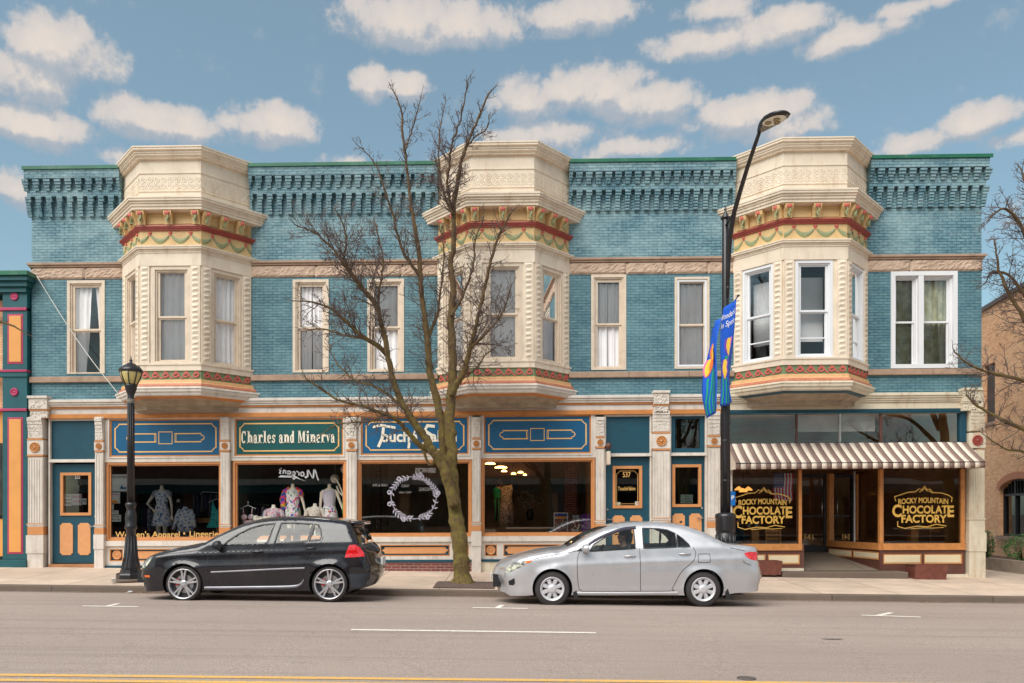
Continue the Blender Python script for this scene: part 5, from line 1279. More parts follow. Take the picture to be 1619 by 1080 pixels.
MB().mat(GL_SHOP).box(xw0, FX(0, yN), .03, .04, zn(820), zn(700)).build('pane', NB)
nb('parapet', [(XL - .4, XL - .003, -8, -.35, 6.9, 7.2)], TN)

RB = empty('brick_building', (at(1600, 800, 7)[0], 7, 0), 'tan brick building with arched window across the passage at the right edge', 'building')
def fr_pt(u, D): Y = D - DIST; return at(u, 800, Y)[0], Y
p0 = fr_pt(1550, 28.2); p1 = fr_pt(1619, 25.0); dx, dy = p1[0] - p0[0], p1[1] - p0[1]; ln = sqrt(dx * dx + dy * dy)
frb = Fr((p0[0] - dx / ln * 1.5, p0[1] - dy / ln * 1.5), (dx, dy))
def sB(u):                                             # distance along that wall for a photo column
    lo, hi = 0, 9
    for _ in range(40):
        m = (lo + hi) / 2; q = frb(m, 0, 0); c, s = cos(YAW), sin(YAW); yr = -q[0] * s + (q[1] + DIST) * c; uu = CX + F_PX * (q[0] * c + (q[1] + DIST) * s) / yr
        if uu < u: lo = m
        else: hi = m
    return lo
def zB(u, v): q = frb(sB(u), 0, 0); return at(u, v, q[1])[1]
h1 = (sB(1556), sB(1573), zB(1565, 668), zB(1565, 575)); h2 = (sB(1580), sB(1640), zB(1600, 848), zB(1600, 757))
m = MB().mat(BR_TAN); zr = zB(1600, 466)
m.wall(0, 12, -.5, zr, [h1, (h2[0], h2[1], h2[2], h2[3] + .0)], -.3, 0, frb); m.build('wall', RB)
m = MB().mat(pm('flashing_brown', S(90, 74, 70), .5)).box(0, 12, -.35, .08, zr, zr + .14, frb); m.build('coping', RB)
m = MB().mat(BR_TAN); fe = Fr(frb(0, 0, 0)[:2], (-frb.nn[0] * -1, -frb.nn[1] * -1)); 
m = MB().mat(pm('brown_shutter', S(70, 56, 54), .6, var=.2)); m.box(h1[0], h1[1], -.2, -.1, h1[2], h1[3], frb).mat(STONEM).box(h1[0] - .08, h1[1] + .08, -.2, .06, h1[2] - .1, h1[2], frb); m.build('window', RB)
# arched head
sm_ = (h2[0] + h2[1]) / 2; rx = (h2[1] - h2[0]) / 2; m = MB().mat(BR_TAN); n_ = 14; P = []
for i in range(n_ + 1):
    q = pi * i / n_; P.append((sm_ - rx * cos(q), h2[3] - .42 + .42 * sin(q)))
for i in range(n_):
    a, b = P[i], P[i + 1]; m.add([frb(a[0], .0, a[1]), frb(b[0], 0, b[1]), frb(b[0], 0, h2[3] + .002), frb(a[0], 0, h2[3] + .002)], [(0, 1, 2, 3)]); m.add([frb(a[0], .0, a[1]), frb(b[0], 0, b[1]), frb(b[0], -.3, b[1]), frb(a[0], -.3, a[1])], [(0, 1, 2, 3)])
m.build('arch_infill', RB)
m = MB().mat(pm('arch_brick', S(196, 128, 96, .9), .7, var=.25, sc=30)); m.ribbon([(sm_ + (p[0] - sm_) * 1.06, p[1] + .10) for p in P], .22, 0, frb, .02); m.build('arch', RB)
m = MB().mat(BLKPL); m.frame(h2[0], h2[1], h2[2], h2[3], .07, -.22, -.12, frb)
for k in (.33, .66): s_ = h2[0] + (h2[1] - h2[0]) * k; m.box(s_ - .03, s_ + .03, -.22, -.12, h2[2], h2[3], frb)
m.box(h2[0], h2[1], -.22, -.12, h2[3] - .55, h2[3] - .48, frb)
for k in range(12): s_ = h2[0] + (h2[1] - h2[0]) * (k + .5) / 12; m.box(s_ - .01, s_ + .01, -.2, -.14, h2[3] - .48, h2[3] - .02, frb)
wo_ = m.build('window', RB); m = MB().mat(GL_SHOP); m.box(h2[0], h2[1], -.2, -.19, h2[2], h2[3], frb); m.build('pane', wo_)
MB().mat(DARK).box(h2[0] - .5, h2[1] + .5, -2, -1.8, 0, h2[3] + 1, frb).build('interior_wall', RB)
MB().mat(STONEM).box(h2[0] - .1, h2[1] + .1, -.2, .08, h2[2] - .12, h2[2], frb).build('sill', RB)
MB().mat(pm('roofing_felt', S(60, 58, 60), .9)).add([frb(0, -.3, zr - .1), frb(12, -.3, zr - .1), frb(12, -12, zr - .1), frb(0, -12, zr - .1)], [(0, 1, 2, 3)]).build('roof', RB)
m = MB().mat(BR_TAN).box(-.3, 0, -12, 0, -.5, zr, frb).box(12, 12.3, -12, 0, -.5, zr, frb); m.build('side_wall', RB)
# planting strip kerb
ka, kb = fr_pt(1556, 22.0), fr_pt(1640, 19.6)
frk = Fr(ka, (kb[0] - ka[0], kb[1] - ka[1])); m = MB().mat(pm('pale_kerb_stone', S(190, 172, 156, .85), .85, var=.15, sc=6)).box(-3, 8, -.12, 0, -.3, at(1580, 884, 2.2)[1] , frk); tag(m.build('planting_kerb'), kind='structure')
m = MB().mat(pm('mulch', S(84, 62, 48), .95, var=.4, sc=20, bump=1, bsc=20)).add([frk(-3, -.12, .05), frk(8, -.12, .05), frb(9, 0, .12), frb(-1, 0, .12)], [(0, 1, 2, 3)]); tag(m.build('planting_bed'), kind='structure')

# ------------------------------------------------------------------ street furniture
def planter(u0, u1, v0, v1, Y, label):
    a, z1 = at(u0, v0, Y); b, z0 = at(u1, v1, Y)
    e = empty('planter_box', ((a + b) / 2, Y + .2, z0), label, 'planter')
    RU = pm('rusty_brown_steel', S(112, 62, 50), .6, var=.25, sc=9, dirt=.5, dcol=S(60, 34, 28), bump=.3)
    m = MB().mat(RU)
    P = [(a + .03, Y + .03, z0), (b - .03, Y + .03, z0), (b - .03, Y + .4, z0), (a + .03, Y + .4, z0), (a, Y, z1), (b, Y, z1), (b, Y + .43, z1), (a, Y + .43, z1), (a + .04, Y + .04, z1), (b - .04, Y + .04, z1), (b - .04, Y + .39, z1), (a + .04, Y + .39, z1), (a + .04, Y + .04, z1 - .06), (b - .04, Y + .04, z1 - .06), (b - .04, Y + .39, z1 - .06), (a + .04, Y + .39, z1 - .06)]
    m.add(P, [(0, 1, 2, 3), (0, 1, 5, 4), (1, 2, 6, 5), (2, 3, 7, 6), (3, 0, 4, 7), (4, 5, 9, 8), (5, 6, 10, 9), (6, 7, 11, 10), (7, 4, 8, 11), (8, 9, 13, 12), (9, 10, 14, 13), (10, 11, 15, 14), (11, 8, 12, 15)])
    m.build('box', e); MB().mat(pm('mulch', S(84, 62, 48), .95)).add([P[12], P[13], P[14], P[15]], [(0, 1, 2, 3)]).build('soil', e)
    MB().mat(BLACK).box(a - .01, a + .02, -Y - .42, -Y + .01, z1 - .02, z1 + .0).build('rim_strap', e)
planter(1189, 1237.5, 887, 909, -.55, 'long rusty brown planter box beside the boot of the silver car')
planter(1446, 1499, 893.5, 917, -.65, 'rusty brown planter box by the white pillar under the right shop window')
x = at(180, 918, -3.1)[0]; b = MB().mat(PAPER).lathe((x, -3.1, gz(x, -3.1)), [(.035, 0), (.045, .11), (.048, .11), (.048, .118)], 12); tag(b.build('paper_cup'), 'white paper cup standing on the pavement by the lantern base', 'cup')
x, y = at(206, 935, -3.62)[0], -3.66; b = MB().mat(PAPER); g_ = random.Random(4)
P = [(x + g_.uniform(-.07, .07), y + g_.uniform(-.04, .04), gz(x, y) + .005 + g_.uniform(0, .05)) for _ in range(12)]
b.add(P, [(i, (i + 1) % 12, (i + 5) % 12) for i in range(12)]); tag(b.build('crumpled_paper'), 'crumpled white paper lying in the gutter near the lantern lamp', 'litter')
# lantern lamp
YL = -2.6; u0 = 207.0; s_ = pxm(u0, YL); xl = at(u0, 800, YL)[0]; zL = lambda v: at(u0, v, YL)[1]; zg = gz(xl, YL)
e = empty('street_lamp', (xl, YL, zg), 'black lantern street lamp standing in front of the apparel window', 'street lamp')
def prof(l): return [(r / s_, zL(v) - zg) for r, v in l]
MB().mat(KERBM).lathe((xl, YL, zg), [(.34, 0), (.34, .05), (.32, .06)], 20).build('footing', e)
b = MB().mat(BLACK).lathe((xl, YL, zg + .055), [(21.5 / s_, 0), (21.5 / s_, .09), (20.5 / s_, .12), (16 / s_, .14), (15.5 / s_, .19)], 8, rot=pi / 8, smooth=False)
b.lathe((xl, YL, zg), prof([(14.5, 904.5), (14, 897), (10.5, 885), (8.5, 868), (7.5, 850), (7, 838), (9, 836), (9, 831), (7.8, 829), (8.6, 820), (8, 812), (6.6, 808), (6.4, 803), (8.2, 800), (8.2, 796), (5.6, 794)]), 16)
for j in range(12):
    q = j * pi / 6; b.tube([(xl + cos(q) * 13.4 / s_, YL + sin(q) * 13.4 / s_, zL(899)), (xl + cos(q) * 9.6 / s_, YL + sin(q) * 9.6 / s_, zL(880)), (xl + cos(q) * 7.6 / s_, YL + sin(q) * 7.6 / s_, zL(848))], [.02, .014, .009], 5)
b.build('base', e)
b = MB().mat(BLACK).lathe((xl, YL, zg), prof([(5.4, 796), (5.2, 640), (4.9, 633)]), 16)
for j in range(10):
    q = j * pi / 5; b.tube([(xl + cos(q) * 5.3 / s_, YL + sin(q) * 5.3 / s_, zL(792)), (xl + cos(q) * 4.9 / s_, YL + sin(q) * 4.9 / s_, zL(640))], .008, 4)
b.build('pole', e)
b = MB().mat(BLACK).lathe((xl, YL, zg), prof([(4.8, 633), (5.5, 630), (4.2, 627), (7.5, 618), (8.5, 616), (8.5, 613), (9.5, 611), (9.5, 608)]), 16)
for j in range(8):
    q = j * pi / 4 + .2; b.tube([(xl + cos(q) * 8.8 / s_, YL + sin(q) * 8.8 / s_, zL(609)), (xl + cos(q) * 13.5 / s_, YL + sin(q) * 13.5 / s_, zL(600)), (xl + cos(q) * 17 / s_, YL + sin(q) * 17 / s_, zL(588))], .012, 5)
b.lathe((xl, YL, zg), prof([(17, 589), (18, 587.5), (18, 585), (16, 583), (13, 579), (8, 577), (7, 575.5), (3, 574), (1.5, 572), (2.6, 570), (1.2, 568), (.5, 563)]), 16); b.build('lantern_frame', e)
AMB = MN('amber_lantern_glass'); AMB.b.inputs['Base Color'].default_value = (*S(214, 196, 130), 1); AMB.b.inputs['Roughness'].default_value = .3; AMB.b.inputs['Subsurface Weight'].default_value = .3
b = MB().mat(AMB.m).lathe((xl, YL, zg), prof([(8.3, 609), (12.8, 600), (15.2, 593), (16.4, 588)]), 16); b.build('lantern_glass', e)
b = MB().mat(pm('cable_tie', S(170, 165, 150), .7))
for k in range(3): b.lathe((xl, YL, zL(632 + k * 2.2)), [(.078, -.008), (.09, 0), (.078, .008)], 14)
b.build('wire_wrap', e)
# tall lamp with the bent arm and the banners
YP = -2.6; u0 = 1147.0; s_ = pxm(u0, YP); xp = at(u0, 800, YP)[0]; zP = lambda v: at(u0, v, YP)[1]; zg = gz(xp, YP)
e = empty('street_lamp', (xp, YP, zg), 'tall black street lamp with curved arm beside the silver car', 'street lamp')
b = MB().mat(BLACK).lathe((xp, YP, zg), [(.26, 0), (.26, .12), (.235, .16), (.2, .2), (.2, .6), (14.5 / s_, .65), (14.5 / s_, zP(870) - zg), (12.5 / s_, zP(862) - zg), (14.5 / s_, zP(858) - zg), (14.5 / s_, zP(842) - zg), (12, zP(840) - zg)][:10], 18)
b.lathe((xp, YP, zg), [(r / s_, zP(v) - zg) for r, v in ((14, 843), (15.4, 838), (15.4, 820), (16.2, 817), (15.4, 813), (12, 811.5), (7.5, 810))], 18)
for j in range(14):
    q = 2 * pi * j / 14; b.tube([(xp + cos(q) * 14.6 / s_, YP + sin(q) * 14.6 / s_, zP(872)), (xp + cos(q) * 14.8 / s_, YP + sin(q) * 14.8 / s_, zP(846))], .018, 5)
b.build('base', e)
b = MB().mat(BLACK).lathe((xp, YP, zg), [(r / s_, zP(v) - zg) for r, v in ((7.4, 812), (6.9, 640), (5.6, 500), (5.2, 342), (3, 338), (1.4, 334), (2.2, 331), (.4, 327))], 16)
for j in range(8): q = 2 * pi * j / 8; b.tube([(xp + cos(q) * 7.3 / s_, YP + sin(q) * 7.3 / s_, zP(810)), (xp + cos(q) * 5.5 / s_, YP + sin(q) * 5.5 / s_, zP(505))], .012, 4)
for v in (697, 760, 520, 345): b.lathe((xp, YP, zP(v)), [(.088, -.02), (.1, -.012), (.1, .012), (.088, .02)], 14)
b.build('pole', e)
def onX(u, v, X):                    # the point of the plane x = X on a measured photo pixel
    lo, hi = -18.0, 5.0
    for _ in range(50):
        m = (lo + hi) / 2
        if at(u, 800, m)[0] < X: lo = m
        else: hi = m
    return (X, lo, at(u, v, lo)[1])
hx = xp + .03
P = [onX(u, v, hx) for u, v in ((1150.5, 470), (1151.5, 420), (1154, 375), (1161, 335), (1171, 300), (1182, 264), (1192, 234), (1201, 208))]
P = crv_(P) if False else P
h0 = P[-1]; h1 = onX(1237, 177, hx)
b = MB().mat(BLACK).tube(P, [.035, .045, .05, .048, .045, .042, .038, .034], 8); b.tube([(xp, YP, P[3][2] - .1), P[3]], .03, 6).tube([(xp, YP, 6.2), (xp + .03, YP - .12, 6.2)], .03, 6); b.build('arm', e)
b = MB().mat(BLACK); secs = [(0, .045, .045), (.1, .08, .06), (.3, .14, .075), (.5, .19, .08), (.72, .215, .075), (.9, .18, .055), (1.0, .09, .03)]; hl = Vector(h1) - Vector(h0)
vs = []
for o_, rx_, rz_ in secs:
    for j in range(12): q = 2 * pi * j / 12; vs.append((hx + rx_ * cos(q), h0[1] + hl.y * o_, h0[2] + hl.z * o_ + max(-.02, rz_ * sin(q))))
b.add(vs, [(i * 12 + j, i * 12 + (j + 1) % 12, (i + 1) * 12 + (j + 1) % 12, (i + 1) * 12 + j) for i in range(6) for j in range(12)] + [list(range(12)), list(range(72, 84))], True); b.build('lamp_head', e)
b = MB().mat(pm('lens_white', S(225, 222, 205), .3)); cx_, cy_ = hx, h0[1] + hl.y * .66
zl_ = lambda yy: h0[2] + hl.z * (yy - h0[1]) / hl.y - .03
b.add([(cx_ + .17 * cos(q), cy_ + .28 * hl.y * sin(q), zl_(cy_ + .28 * hl.y * sin(q))) for q in [2 * pi * i / 24 for i in range(24)]], [list(range(24))]); b.build('lens', e)
for (ox, oy) in ((-.075, .08), (.075, .08), (0, -.12)):
    cz_ = zl_(cy_ + oy) - .012
    b = MB().mat(pm('reflector_brown', S(150, 130, 90), .3, metal=.4)).lathe((cx_ + ox, cy_ + oy, cz_ - .004), [(.058, 0), (.048, -.012), (.03, -.004)], 14); b.build('reflector', e)
# banners, one on each side of the pole, billowing to the left
BLUEB = pm('banner_blue_cloth', S(18, 92, 208), .7, var=.15, sc=3); TEALB = pm('banner_leaf_green', S(30, 160, 120), .7); 
BC = {k: pm('banner_' + k, S(*c), .7) for k, c in dict(orange=(240, 120, 60), red=(226, 60, 60), yellow=(248, 200, 70), purple=(120, 60, 180), pink=(236, 110, 170), white=(235, 235, 240)).items()}
def banner(y0, y1, zt0, zt1, h, label, ph, tulips, text):
    # y0 = edge at the pole, y1 = outer edge; zt = top heights; cloth bellies towards -x
    e = empty('banner', (xp, (y0 + y1) / 2, zt0), label, 'banner', 'blue tulip banners on the tall lamp post')
    def pt(a, t, off=0):                              # a across 0..1, t down 0..1
        y = y0 + (y1 - y0) * a; z = zt0 + (zt1 - zt0) * a - h * t - .10 * a * t
        x = xp - .05 - .15 * sin(pi * min(1, t * 1.0) * .82) * (.5 + .5 * a) * (1 if ph else .55) - .03 * sin(7 * t + 3 * a) - off - .05 * sin(a * 6 + t * 2)
        return (x, y, z)
    na, nt_ = 12, 26
    def clothpatch(m, pts, off):                      # polygon in (a,t) space laid on the cloth
        m.add([pt(a, t, off) for a, t in pts], [list(range(len(pts)))])
    m = MB().mat(BLUEB); m.add([pt(i / na, j / nt_) for j in range(nt_ + 1) for i in range(na + 1)], [(j * (na + 1) + i, j * (na + 1) + i + 1, (j + 1) * (na + 1) + i + 1, (j + 1) * (na + 1) + i) for j in range(nt_) for i in range(na)], True)
    c = m.build('cloth', e); sl_ = c.modifiers.new('thickness', 'SOLIDIFY'); sl_.thickness = .004
    def strip(m, pts, w_, off):
        for i in range(len(pts) - 1):
            (a, t), (a2, t2) = pts[i], pts[i + 1]; clothpatch(m, [(a - w_, t), (a + w_, t), (a2 + w_, t2), (a2 - w_, t2)], off)
    m = MB().mat(TEALB)
    for (a, b_, top) in ((.15, .3, .5), (.35, .38, .45), (.5, .5, .52), (.68, .6, .48), (.85, .75, .58)):
        strip(m, [(a + (b_ - a) * k / 8 + .03 * sin(k), .98 - (.98 - top) * k / 8) for k in range(9)], .035, .012)
    m.build('leaves', e)
    m = MB()
    for (ca, ct, col, col2) in tulips:
        for dx_, cc in ((-.09, col), (.09, col2), (0, 'yellow')):
            m.mat(BC[cc]); k_ = 6
            for k in range(k_):
                t0, t1 = k / k_, (k + 1) / k_; w0, w1 = .12 * sin(pi * (.12 + .88 * t0)), .12 * sin(pi * (.12 + .88 * t1)) + .004
                clothpatch(m, [(ca + dx_ * (1 - .5 * t0) - w0, ct - .09 + .20 * t0), (ca + dx_ * (1 - .5 * t0) + w0, ct - .09 + .20 * t0), (ca + dx_ * (1 - .5 * t1) + w1, ct - .09 + .20 * t1), (ca + dx_ * (1 - .5 * t1) - w1, ct - .09 + .20 * t1)], .014 + (.004 if dx_ == 0 else 0))
    m.build('tulips', e)
    if text:
        m = MB().mat(BC['white'])
        for (wd, t_, sz) in (('Wonderful', .13, .15), ('in Spring', .21, .15)):
            vs, fs = text_geo(wd, .01, .3); x0_, x1_ = min(p[0] for p in vs), max(p[0] for p in vs)
            m.add([pt(.92 - .80 * (vx - x0_) / (x1_ - x0_) if y1 > y0 else .22 + .70 * (vx - x0_) / (x1_ - x0_), t_ - vy * sz / h, .016) for vx, vy in vs], fs)
        m.build('lettering', e)
    MB().mat(BLACK).tube([(xp, y0, zt0), (xp - .02, y1 + (y1 - y0) * .06, zt1 + .02)], .014, 6).ell((xp - .02, y1 + (y1 - y0) * .08, zt1 + .02), (.025, .025, .025), 6, 4).build('rod', e)
banner(YP - .1, YP - .95, 5.70, 5.76, 1.95, 'blue tulip banner on the street side of the lamp post, printed with white script', 0, ((.5, .42, 'purple', 'pink'), (.3, .62, 'purple', 'purple')), True)
banner(YP + .1, YP + .90, 5.62, 5.60, 1.88, 'blue banner with orange and purple tulips on the shop side of the lamp post', 1, ((.72, .28, 'red', 'orange'), (.3, .40, 'purple', 'pink'), (.85, .45, 'orange', 'pink')), False)
# ------------------------------------------------------------------ cars
def pip(x, y, P):
    c = False; j = len(P) - 1
    for i in range(len(P)):
        if (P[i][1] > y) != (P[j][1] > y) and x < (P[j][0] - P[i][0]) * (y - P[i][1]) / (P[j][1] - P[i][1]) + P[i][0]: c = not c
        j = i
    return c
def crv(P, n=6, closed=False):                        # Catmull-Rom through the points
    o = []; k = len(P)
    for i in range(k if closed else k - 1):
        if closed: a, b, c, d = P[i - 1], P[i], P[(i + 1) % k], P[(i + 2) % k]
        else: a, b, c, d = P[max(i - 1, 0)], P[i], P[i + 1], P[min(i + 2, k - 1)]
        for j in range(n):
            t = j / n; o.append(tuple(.5 * (2 * b[q] + (c[q] - a[q]) * t + (2 * a[q] - 5 * b[q] + 4 * c[q] - d[q]) * t * t + (3 * b[q] - a[q] - 3 * c[q] + d[q]) * t ** 3) for q in range(len(b))))
    if not closed: o.append(tuple(P[-1]))
    return o
def interp(T, x):
    if x <= T[0][0]: return T[0][1]
    for i in range(1, len(T)):
        if x <= T[i][0]: t = (x - T[i - 1][0]) / (T[i][0] - T[i - 1][0]); return T[i - 1][1] + (T[i][1] - T[i - 1][1]) * t
    return T[-1][1]
def make_car(spec, root, X0, Y0, Z0):
    top = crv(spec['top'], 5); bot = spec['bottom']; L_ = spec['length']; HW = spec['hw']; belt = spec['belt']
    axles = spec['axles']; ar = spec['arch_r']; az_ = spec['axle_z']
    ztop = lambda x: interp([(p[0], p[1]) for p in top if True], x)
    tx = sorted(top, key=lambda p: p[0])
    ztop = lambda x: interp([(p[0], p[1]) for p in tx], x)
    fx = sorted([(p[1], p[0]) for p in top if p[0] < .5]); rx = sorted([(p[1], p[0]) for p in top if p[0] > L_ - .45])
    pz = spec['section']
    def f(x, z):
        xf = interp(fx, min(z, spec['nose_z'])) ; xr = interp(rx, min(z, spec['tail_z']))
        W_ = HW - interp(pz, z)
        b = belt(x)
        if z > b: W_ = W_ - (z - b) * spec['tumble'] - (z - b) ** 2 * .12
        cf, lf = spec['front_round']; cr, lr = spec['rear_round']
        d = (x - xf) / lf
        if d < 1: W_ -= cf * (1 - sqrt(max(0, 1 - (1 - max(d, 0)) ** 2)))
        d = (xr - x) / lr
        if d < 1: W_ -= cr * (1 - sqrt(max(0, 1 - (1 - max(d, 0)) ** 2)))
        s = ztop(x) - z; r = interp(spec['fillet'], x)
        if s < r: W_ -= r * (1 - sqrt(max(0, 1 - (1 - max(s, 0) / r) ** 2)))
        # wheel arch lip and character line
        for a in axles:
            q = sqrt((x - a) ** 2 + (z - az_) ** 2)
            if q < ar + .09: W_ += .018 * (1 - max(0, q - ar) / .09)
        for (x0, z0, x1, z1, dep, wd) in spec['creases']:
            if x0 <= x <= x1:
                zc = z0 + (z1 - z0) * (x - x0) / (x1 - x0); W_ += dep * math.exp(-((z - zc) / wd) ** 2)
        return max(.25, W_)
    # outline of the side: top line, then the underside with the wheel arches
    def arch(a, z0):
        q0 = math.asin(max(-1, min(1, (z0 - az_) / ar))); n = 20
        return [(a + ar * cos(q), az_ + ar * sin(q)) for q in [q0 + (pi - 2 * q0) * i / n for i in range(n + 1)]]
    zb = spec['sill_z']
    low = []
    rb, fb = spec['rear_bottom'], spec['front_bottom']
    out_ = list(top) + rb
    for a, zz0, zz1 in ((axles[1], zb, zb), (axles[0], zb, zb)):
        out_ += arch(a, zz0)
        if a == axles[1]: out_ += [(axles[1] - ar - .12 - i * .2, zb) for i in range(int((axles[1] - axles[0] - 2 * ar - .2) / .2) + 1)]
    out_ += fb
    cl = [out_[0]]
    for p in out_[1:]:
        if (p[0] - cl[-1][0]) ** 2 + (p[1] - cl[-1][1]) ** 2 > 1e-5: cl.append(p)
    out_ = cl
    regs = [(nm, crv(P, 4, True) if sm else P) for nm, P, sm in spec['regions']]
    vs, es = [], []
    def addloop(P):
        b = len(vs); n = len(P)
        for i, p in enumerate(P): vs.append(Vector(p))
        for i in range(n): es.append((b + i, b + (i + 1) % n))
    def dens(P, h=.06):
        o = []
        for i in range(len(P)):
            a, b = P[i], P[(i + 1) % len(P)]; n = max(1, int(sqrt((a[0] - b[0]) ** 2 + (a[1] - b[1]) ** 2) / h))
            o += [(a[0] + (b[0] - a[0]) * j / n, a[1] + (b[1] - a[1]) * j / n) for j in range(n)]
        return o
    out_d = dens(out_); addloop(out_d)
    rd = [(nm, dens(P)) for nm, P in regs]
    for nm, P in rd: addloop(P)
    cons = [v.copy() for v in vs]
    h = .045; x = 0
    bnd = [(v.x, v.y) for v in cons]
    grid = {}
    for bx, bz in bnd: grid.setdefault((int(bx / .05), int(bz / .05)), []).append((bx, bz))
    i = 0
    while x < L_:
        z = .1 + (h / 2 if i % 2 else 0)
        while z < 1.6:
            near = False
            for gx_ in (-1, 0, 1):
                for gz_ in (-1, 0, 1):
                    for (bx, bz) in grid.get((int(x / .05) + gx_, int(z / .05) + gz_), ()):
                        if (bx - x) ** 2 + (bz - z) ** 2 < .022 ** 2: near = True
            if not near and pip(x, z, out_d): vs.append(Vector((x, z)))
            z += h
        x += h; i += 1
    ov, oe, of, _, _, _ = delaunay_2d_cdt(vs, es, [], 0, 1e-5)
    cls = {}
    for t in of:
        cx_ = sum(ov[k].x for k in t) / 3; cz_ = sum(ov[k].y for k in t) / 3
        if not pip(cx_, cz_, out_d): continue
        c = 'body'
        for nm, P in rd:
            if pip(cx_, cz_, P): c = nm
        cls.setdefault(c, []).append(t)
    pt3 = lambda x, z, s_, off=0: (X0 + x, Y0 + s_ * (f(x, z) + off), Z0 + z)
    PA = spec['paint']
    mats = dict(body=PA, glass=GL_CAR, head=HEADL, tail=TAILL, amber=AMBERL, black=BLKPL, lower=spec['lower'])
    def sub(c, s_, off=0):
        m = MB().mat(mats[c]); idx = {}; V_ = []; F_ = []
        for t in cls.get(c, []):
            q = []
            for k in t:
                if k not in idx: idx[k] = len(V_); V_.append(pt3(ov[k].x, ov[k].y, s_, off))
                q.append(idx[k])
            F_.append(q)
        m.add(V_, F_, True); return m
    # body shell: both sides and the skin across the top, nose and tail, in one mesh
    B_ = MB()
    for s_ in (-1, 1):
        for c in ('body',):
            m = sub(c, s_); B_.mat(mats[c]).add(m.v, m.f, True)
    glass_rng = spec['top_glass']; nt_ = 14
    tl = [(p[0], p[1]) for p in out_d[:out_d.index(min(out_d, key=lambda p: (p[0] - top[-1][0]) ** 2 + (p[1] - top[-1][1]) ** 2)) + 1]]
    full = [fb[-1]] + tl + [rb[0]]
    def bulge(x, z):
        b = 0
        if x < .5: b -= spec['nose_bulge'] * max(0, 1 - max(0, ztop(x) - .0 - .0) * 0) * (1 - x / .5) 
        if x > L_ - .4: b += spec['tail_bulge'] * (1 - (L_ - x) / .4)
        return b
    rows = []
    for (x, z) in full:
        y = f(x, z); cr = interp(spec['crown'], x); bx = bulge(x, z)
        wb = 0
        for (g0, g1, d) in glass_rng:
            if g0[0] <= x <= g1[0]: wb = d * sin(pi * (x - g0[0]) / (g1[0] - g0[0])) ** .5 if x < g1[0] else 0
        rows.append([(X0 + x + (bx + wb) * (1 - (2 * j / nt_ - 1) ** 2), Y0 + y * (2 * j / nt_ - 1), Z0 + z + cr * (1 - (2 * j / nt_ - 1) ** 2)) for j in range(nt_ + 1)])
    gm = MB().mat(GL_CAR)
    for i in range(len(rows) - 1):
        xm = (full[i][0] + full[i + 1][0]) / 2; zm = (full[i][1] + full[i + 1][1]) / 2
        isg = any(g0[0] < xm < g1[0] and zm > g0[1] for g0, g1, d in glass_rng)
        for j in range(nt_):
            q = [rows[i][j], rows[i][j + 1], rows[i + 1][j + 1], rows[i + 1][j]]
            if isg and 0 < j < nt_ - 1: gm.add(q, [(0, 1, 2, 3)], True)
            else: B_.mat(PA); B_.add(q, [(0, 1, 2, 3)], True)
    # underside
    B_.mat(BLKPL).add([(X0 + .35, Y0 - .7, Z0 + .2), (X0 + L_ - .3, Y0 - .7, Z0 + .2), (X0 + L_ - .3, Y0 + .7, Z0 + .2), (X0 + .35, Y0 + .7, Z0 + .2)], [(0, 1, 2, 3)])
    bo = B_.build('body', root)
    bm = bmesh.new(); bm.from_mesh(bo.data); bmesh.ops.remove_doubles(bm, verts=bm.verts, dist=.0015); bmesh.ops.recalc_face_normals(bm, faces=bm.faces); bm.to_mesh(bo.data); bm.free()
    gm.build('windscreen', root)
    for s_ in (-1, 1):
        for nm, P in rd:
            m = MB().mat(mats[nm]); idx = {}; V_ = []; F_ = []
            for t in cls.get(nm, []):
                cx_ = sum(ov[k].x for k in t) / 3; cz_ = sum(ov[k].y for k in t) / 3
                if not pip(cx_, cz_, P): continue
                q = []
                for k in t:
                    if k not in idx: idx[k] = len(V_); V_.append(pt3(ov[k].x, ov[k].y, s_, -.012 if nm == 'glass' else (.004 if nm in ('head', 'tail', 'amber') else .002)))
                    q.append(idx[k])
                F_.append(q)
            if F_:
                m.add(V_, F_, True); m.build({'glass': 'side_window', 'head': 'headlight', 'tail': 'taillight', 'amber': 'marker_light', 'black': 'trim', 'lower': 'lower_bumper'}[nm], root)
        # dark edge round the openings, door gaps
        gp2 = MB().mat(BLKPL)
        def surf_ribbon(m, P, w_, off, closed=False):
            n = len(P); V_ = []
            for i in range(n):
                a = P[i - 1] if (i or closed) else P[i]; b = P[(i + 1) % n] if (i < n - 1 or closed) else P[i]
                dx, dz = b[0] - a[0], b[1] - a[1]; l = sqrt(dx * dx + dz * dz) or 1; nx, nz = -dz / l * w_ / 2, dx / l * w_ / 2
                V_ += [pt3(P[i][0] + nx, P[i][1] + nz, s_, off), pt3(P[i][0] - nx, P[i][1] - nz, s_, off)]
            m.add(V_, [(2 * i, 2 * i + 1, 2 * ((i + 1) % n) + 1, 2 * ((i + 1) % n)) for i in range(n if closed else n - 1)])
        for nm, P in rd:
            if nm == 'glass': surf_ribbon(gp2, P, .022, .003, True)
        for P in spec['gaps']: surf_ribbon(gp2, crv(P, 6), .009, .0025)
        gp2.build('seam', root)
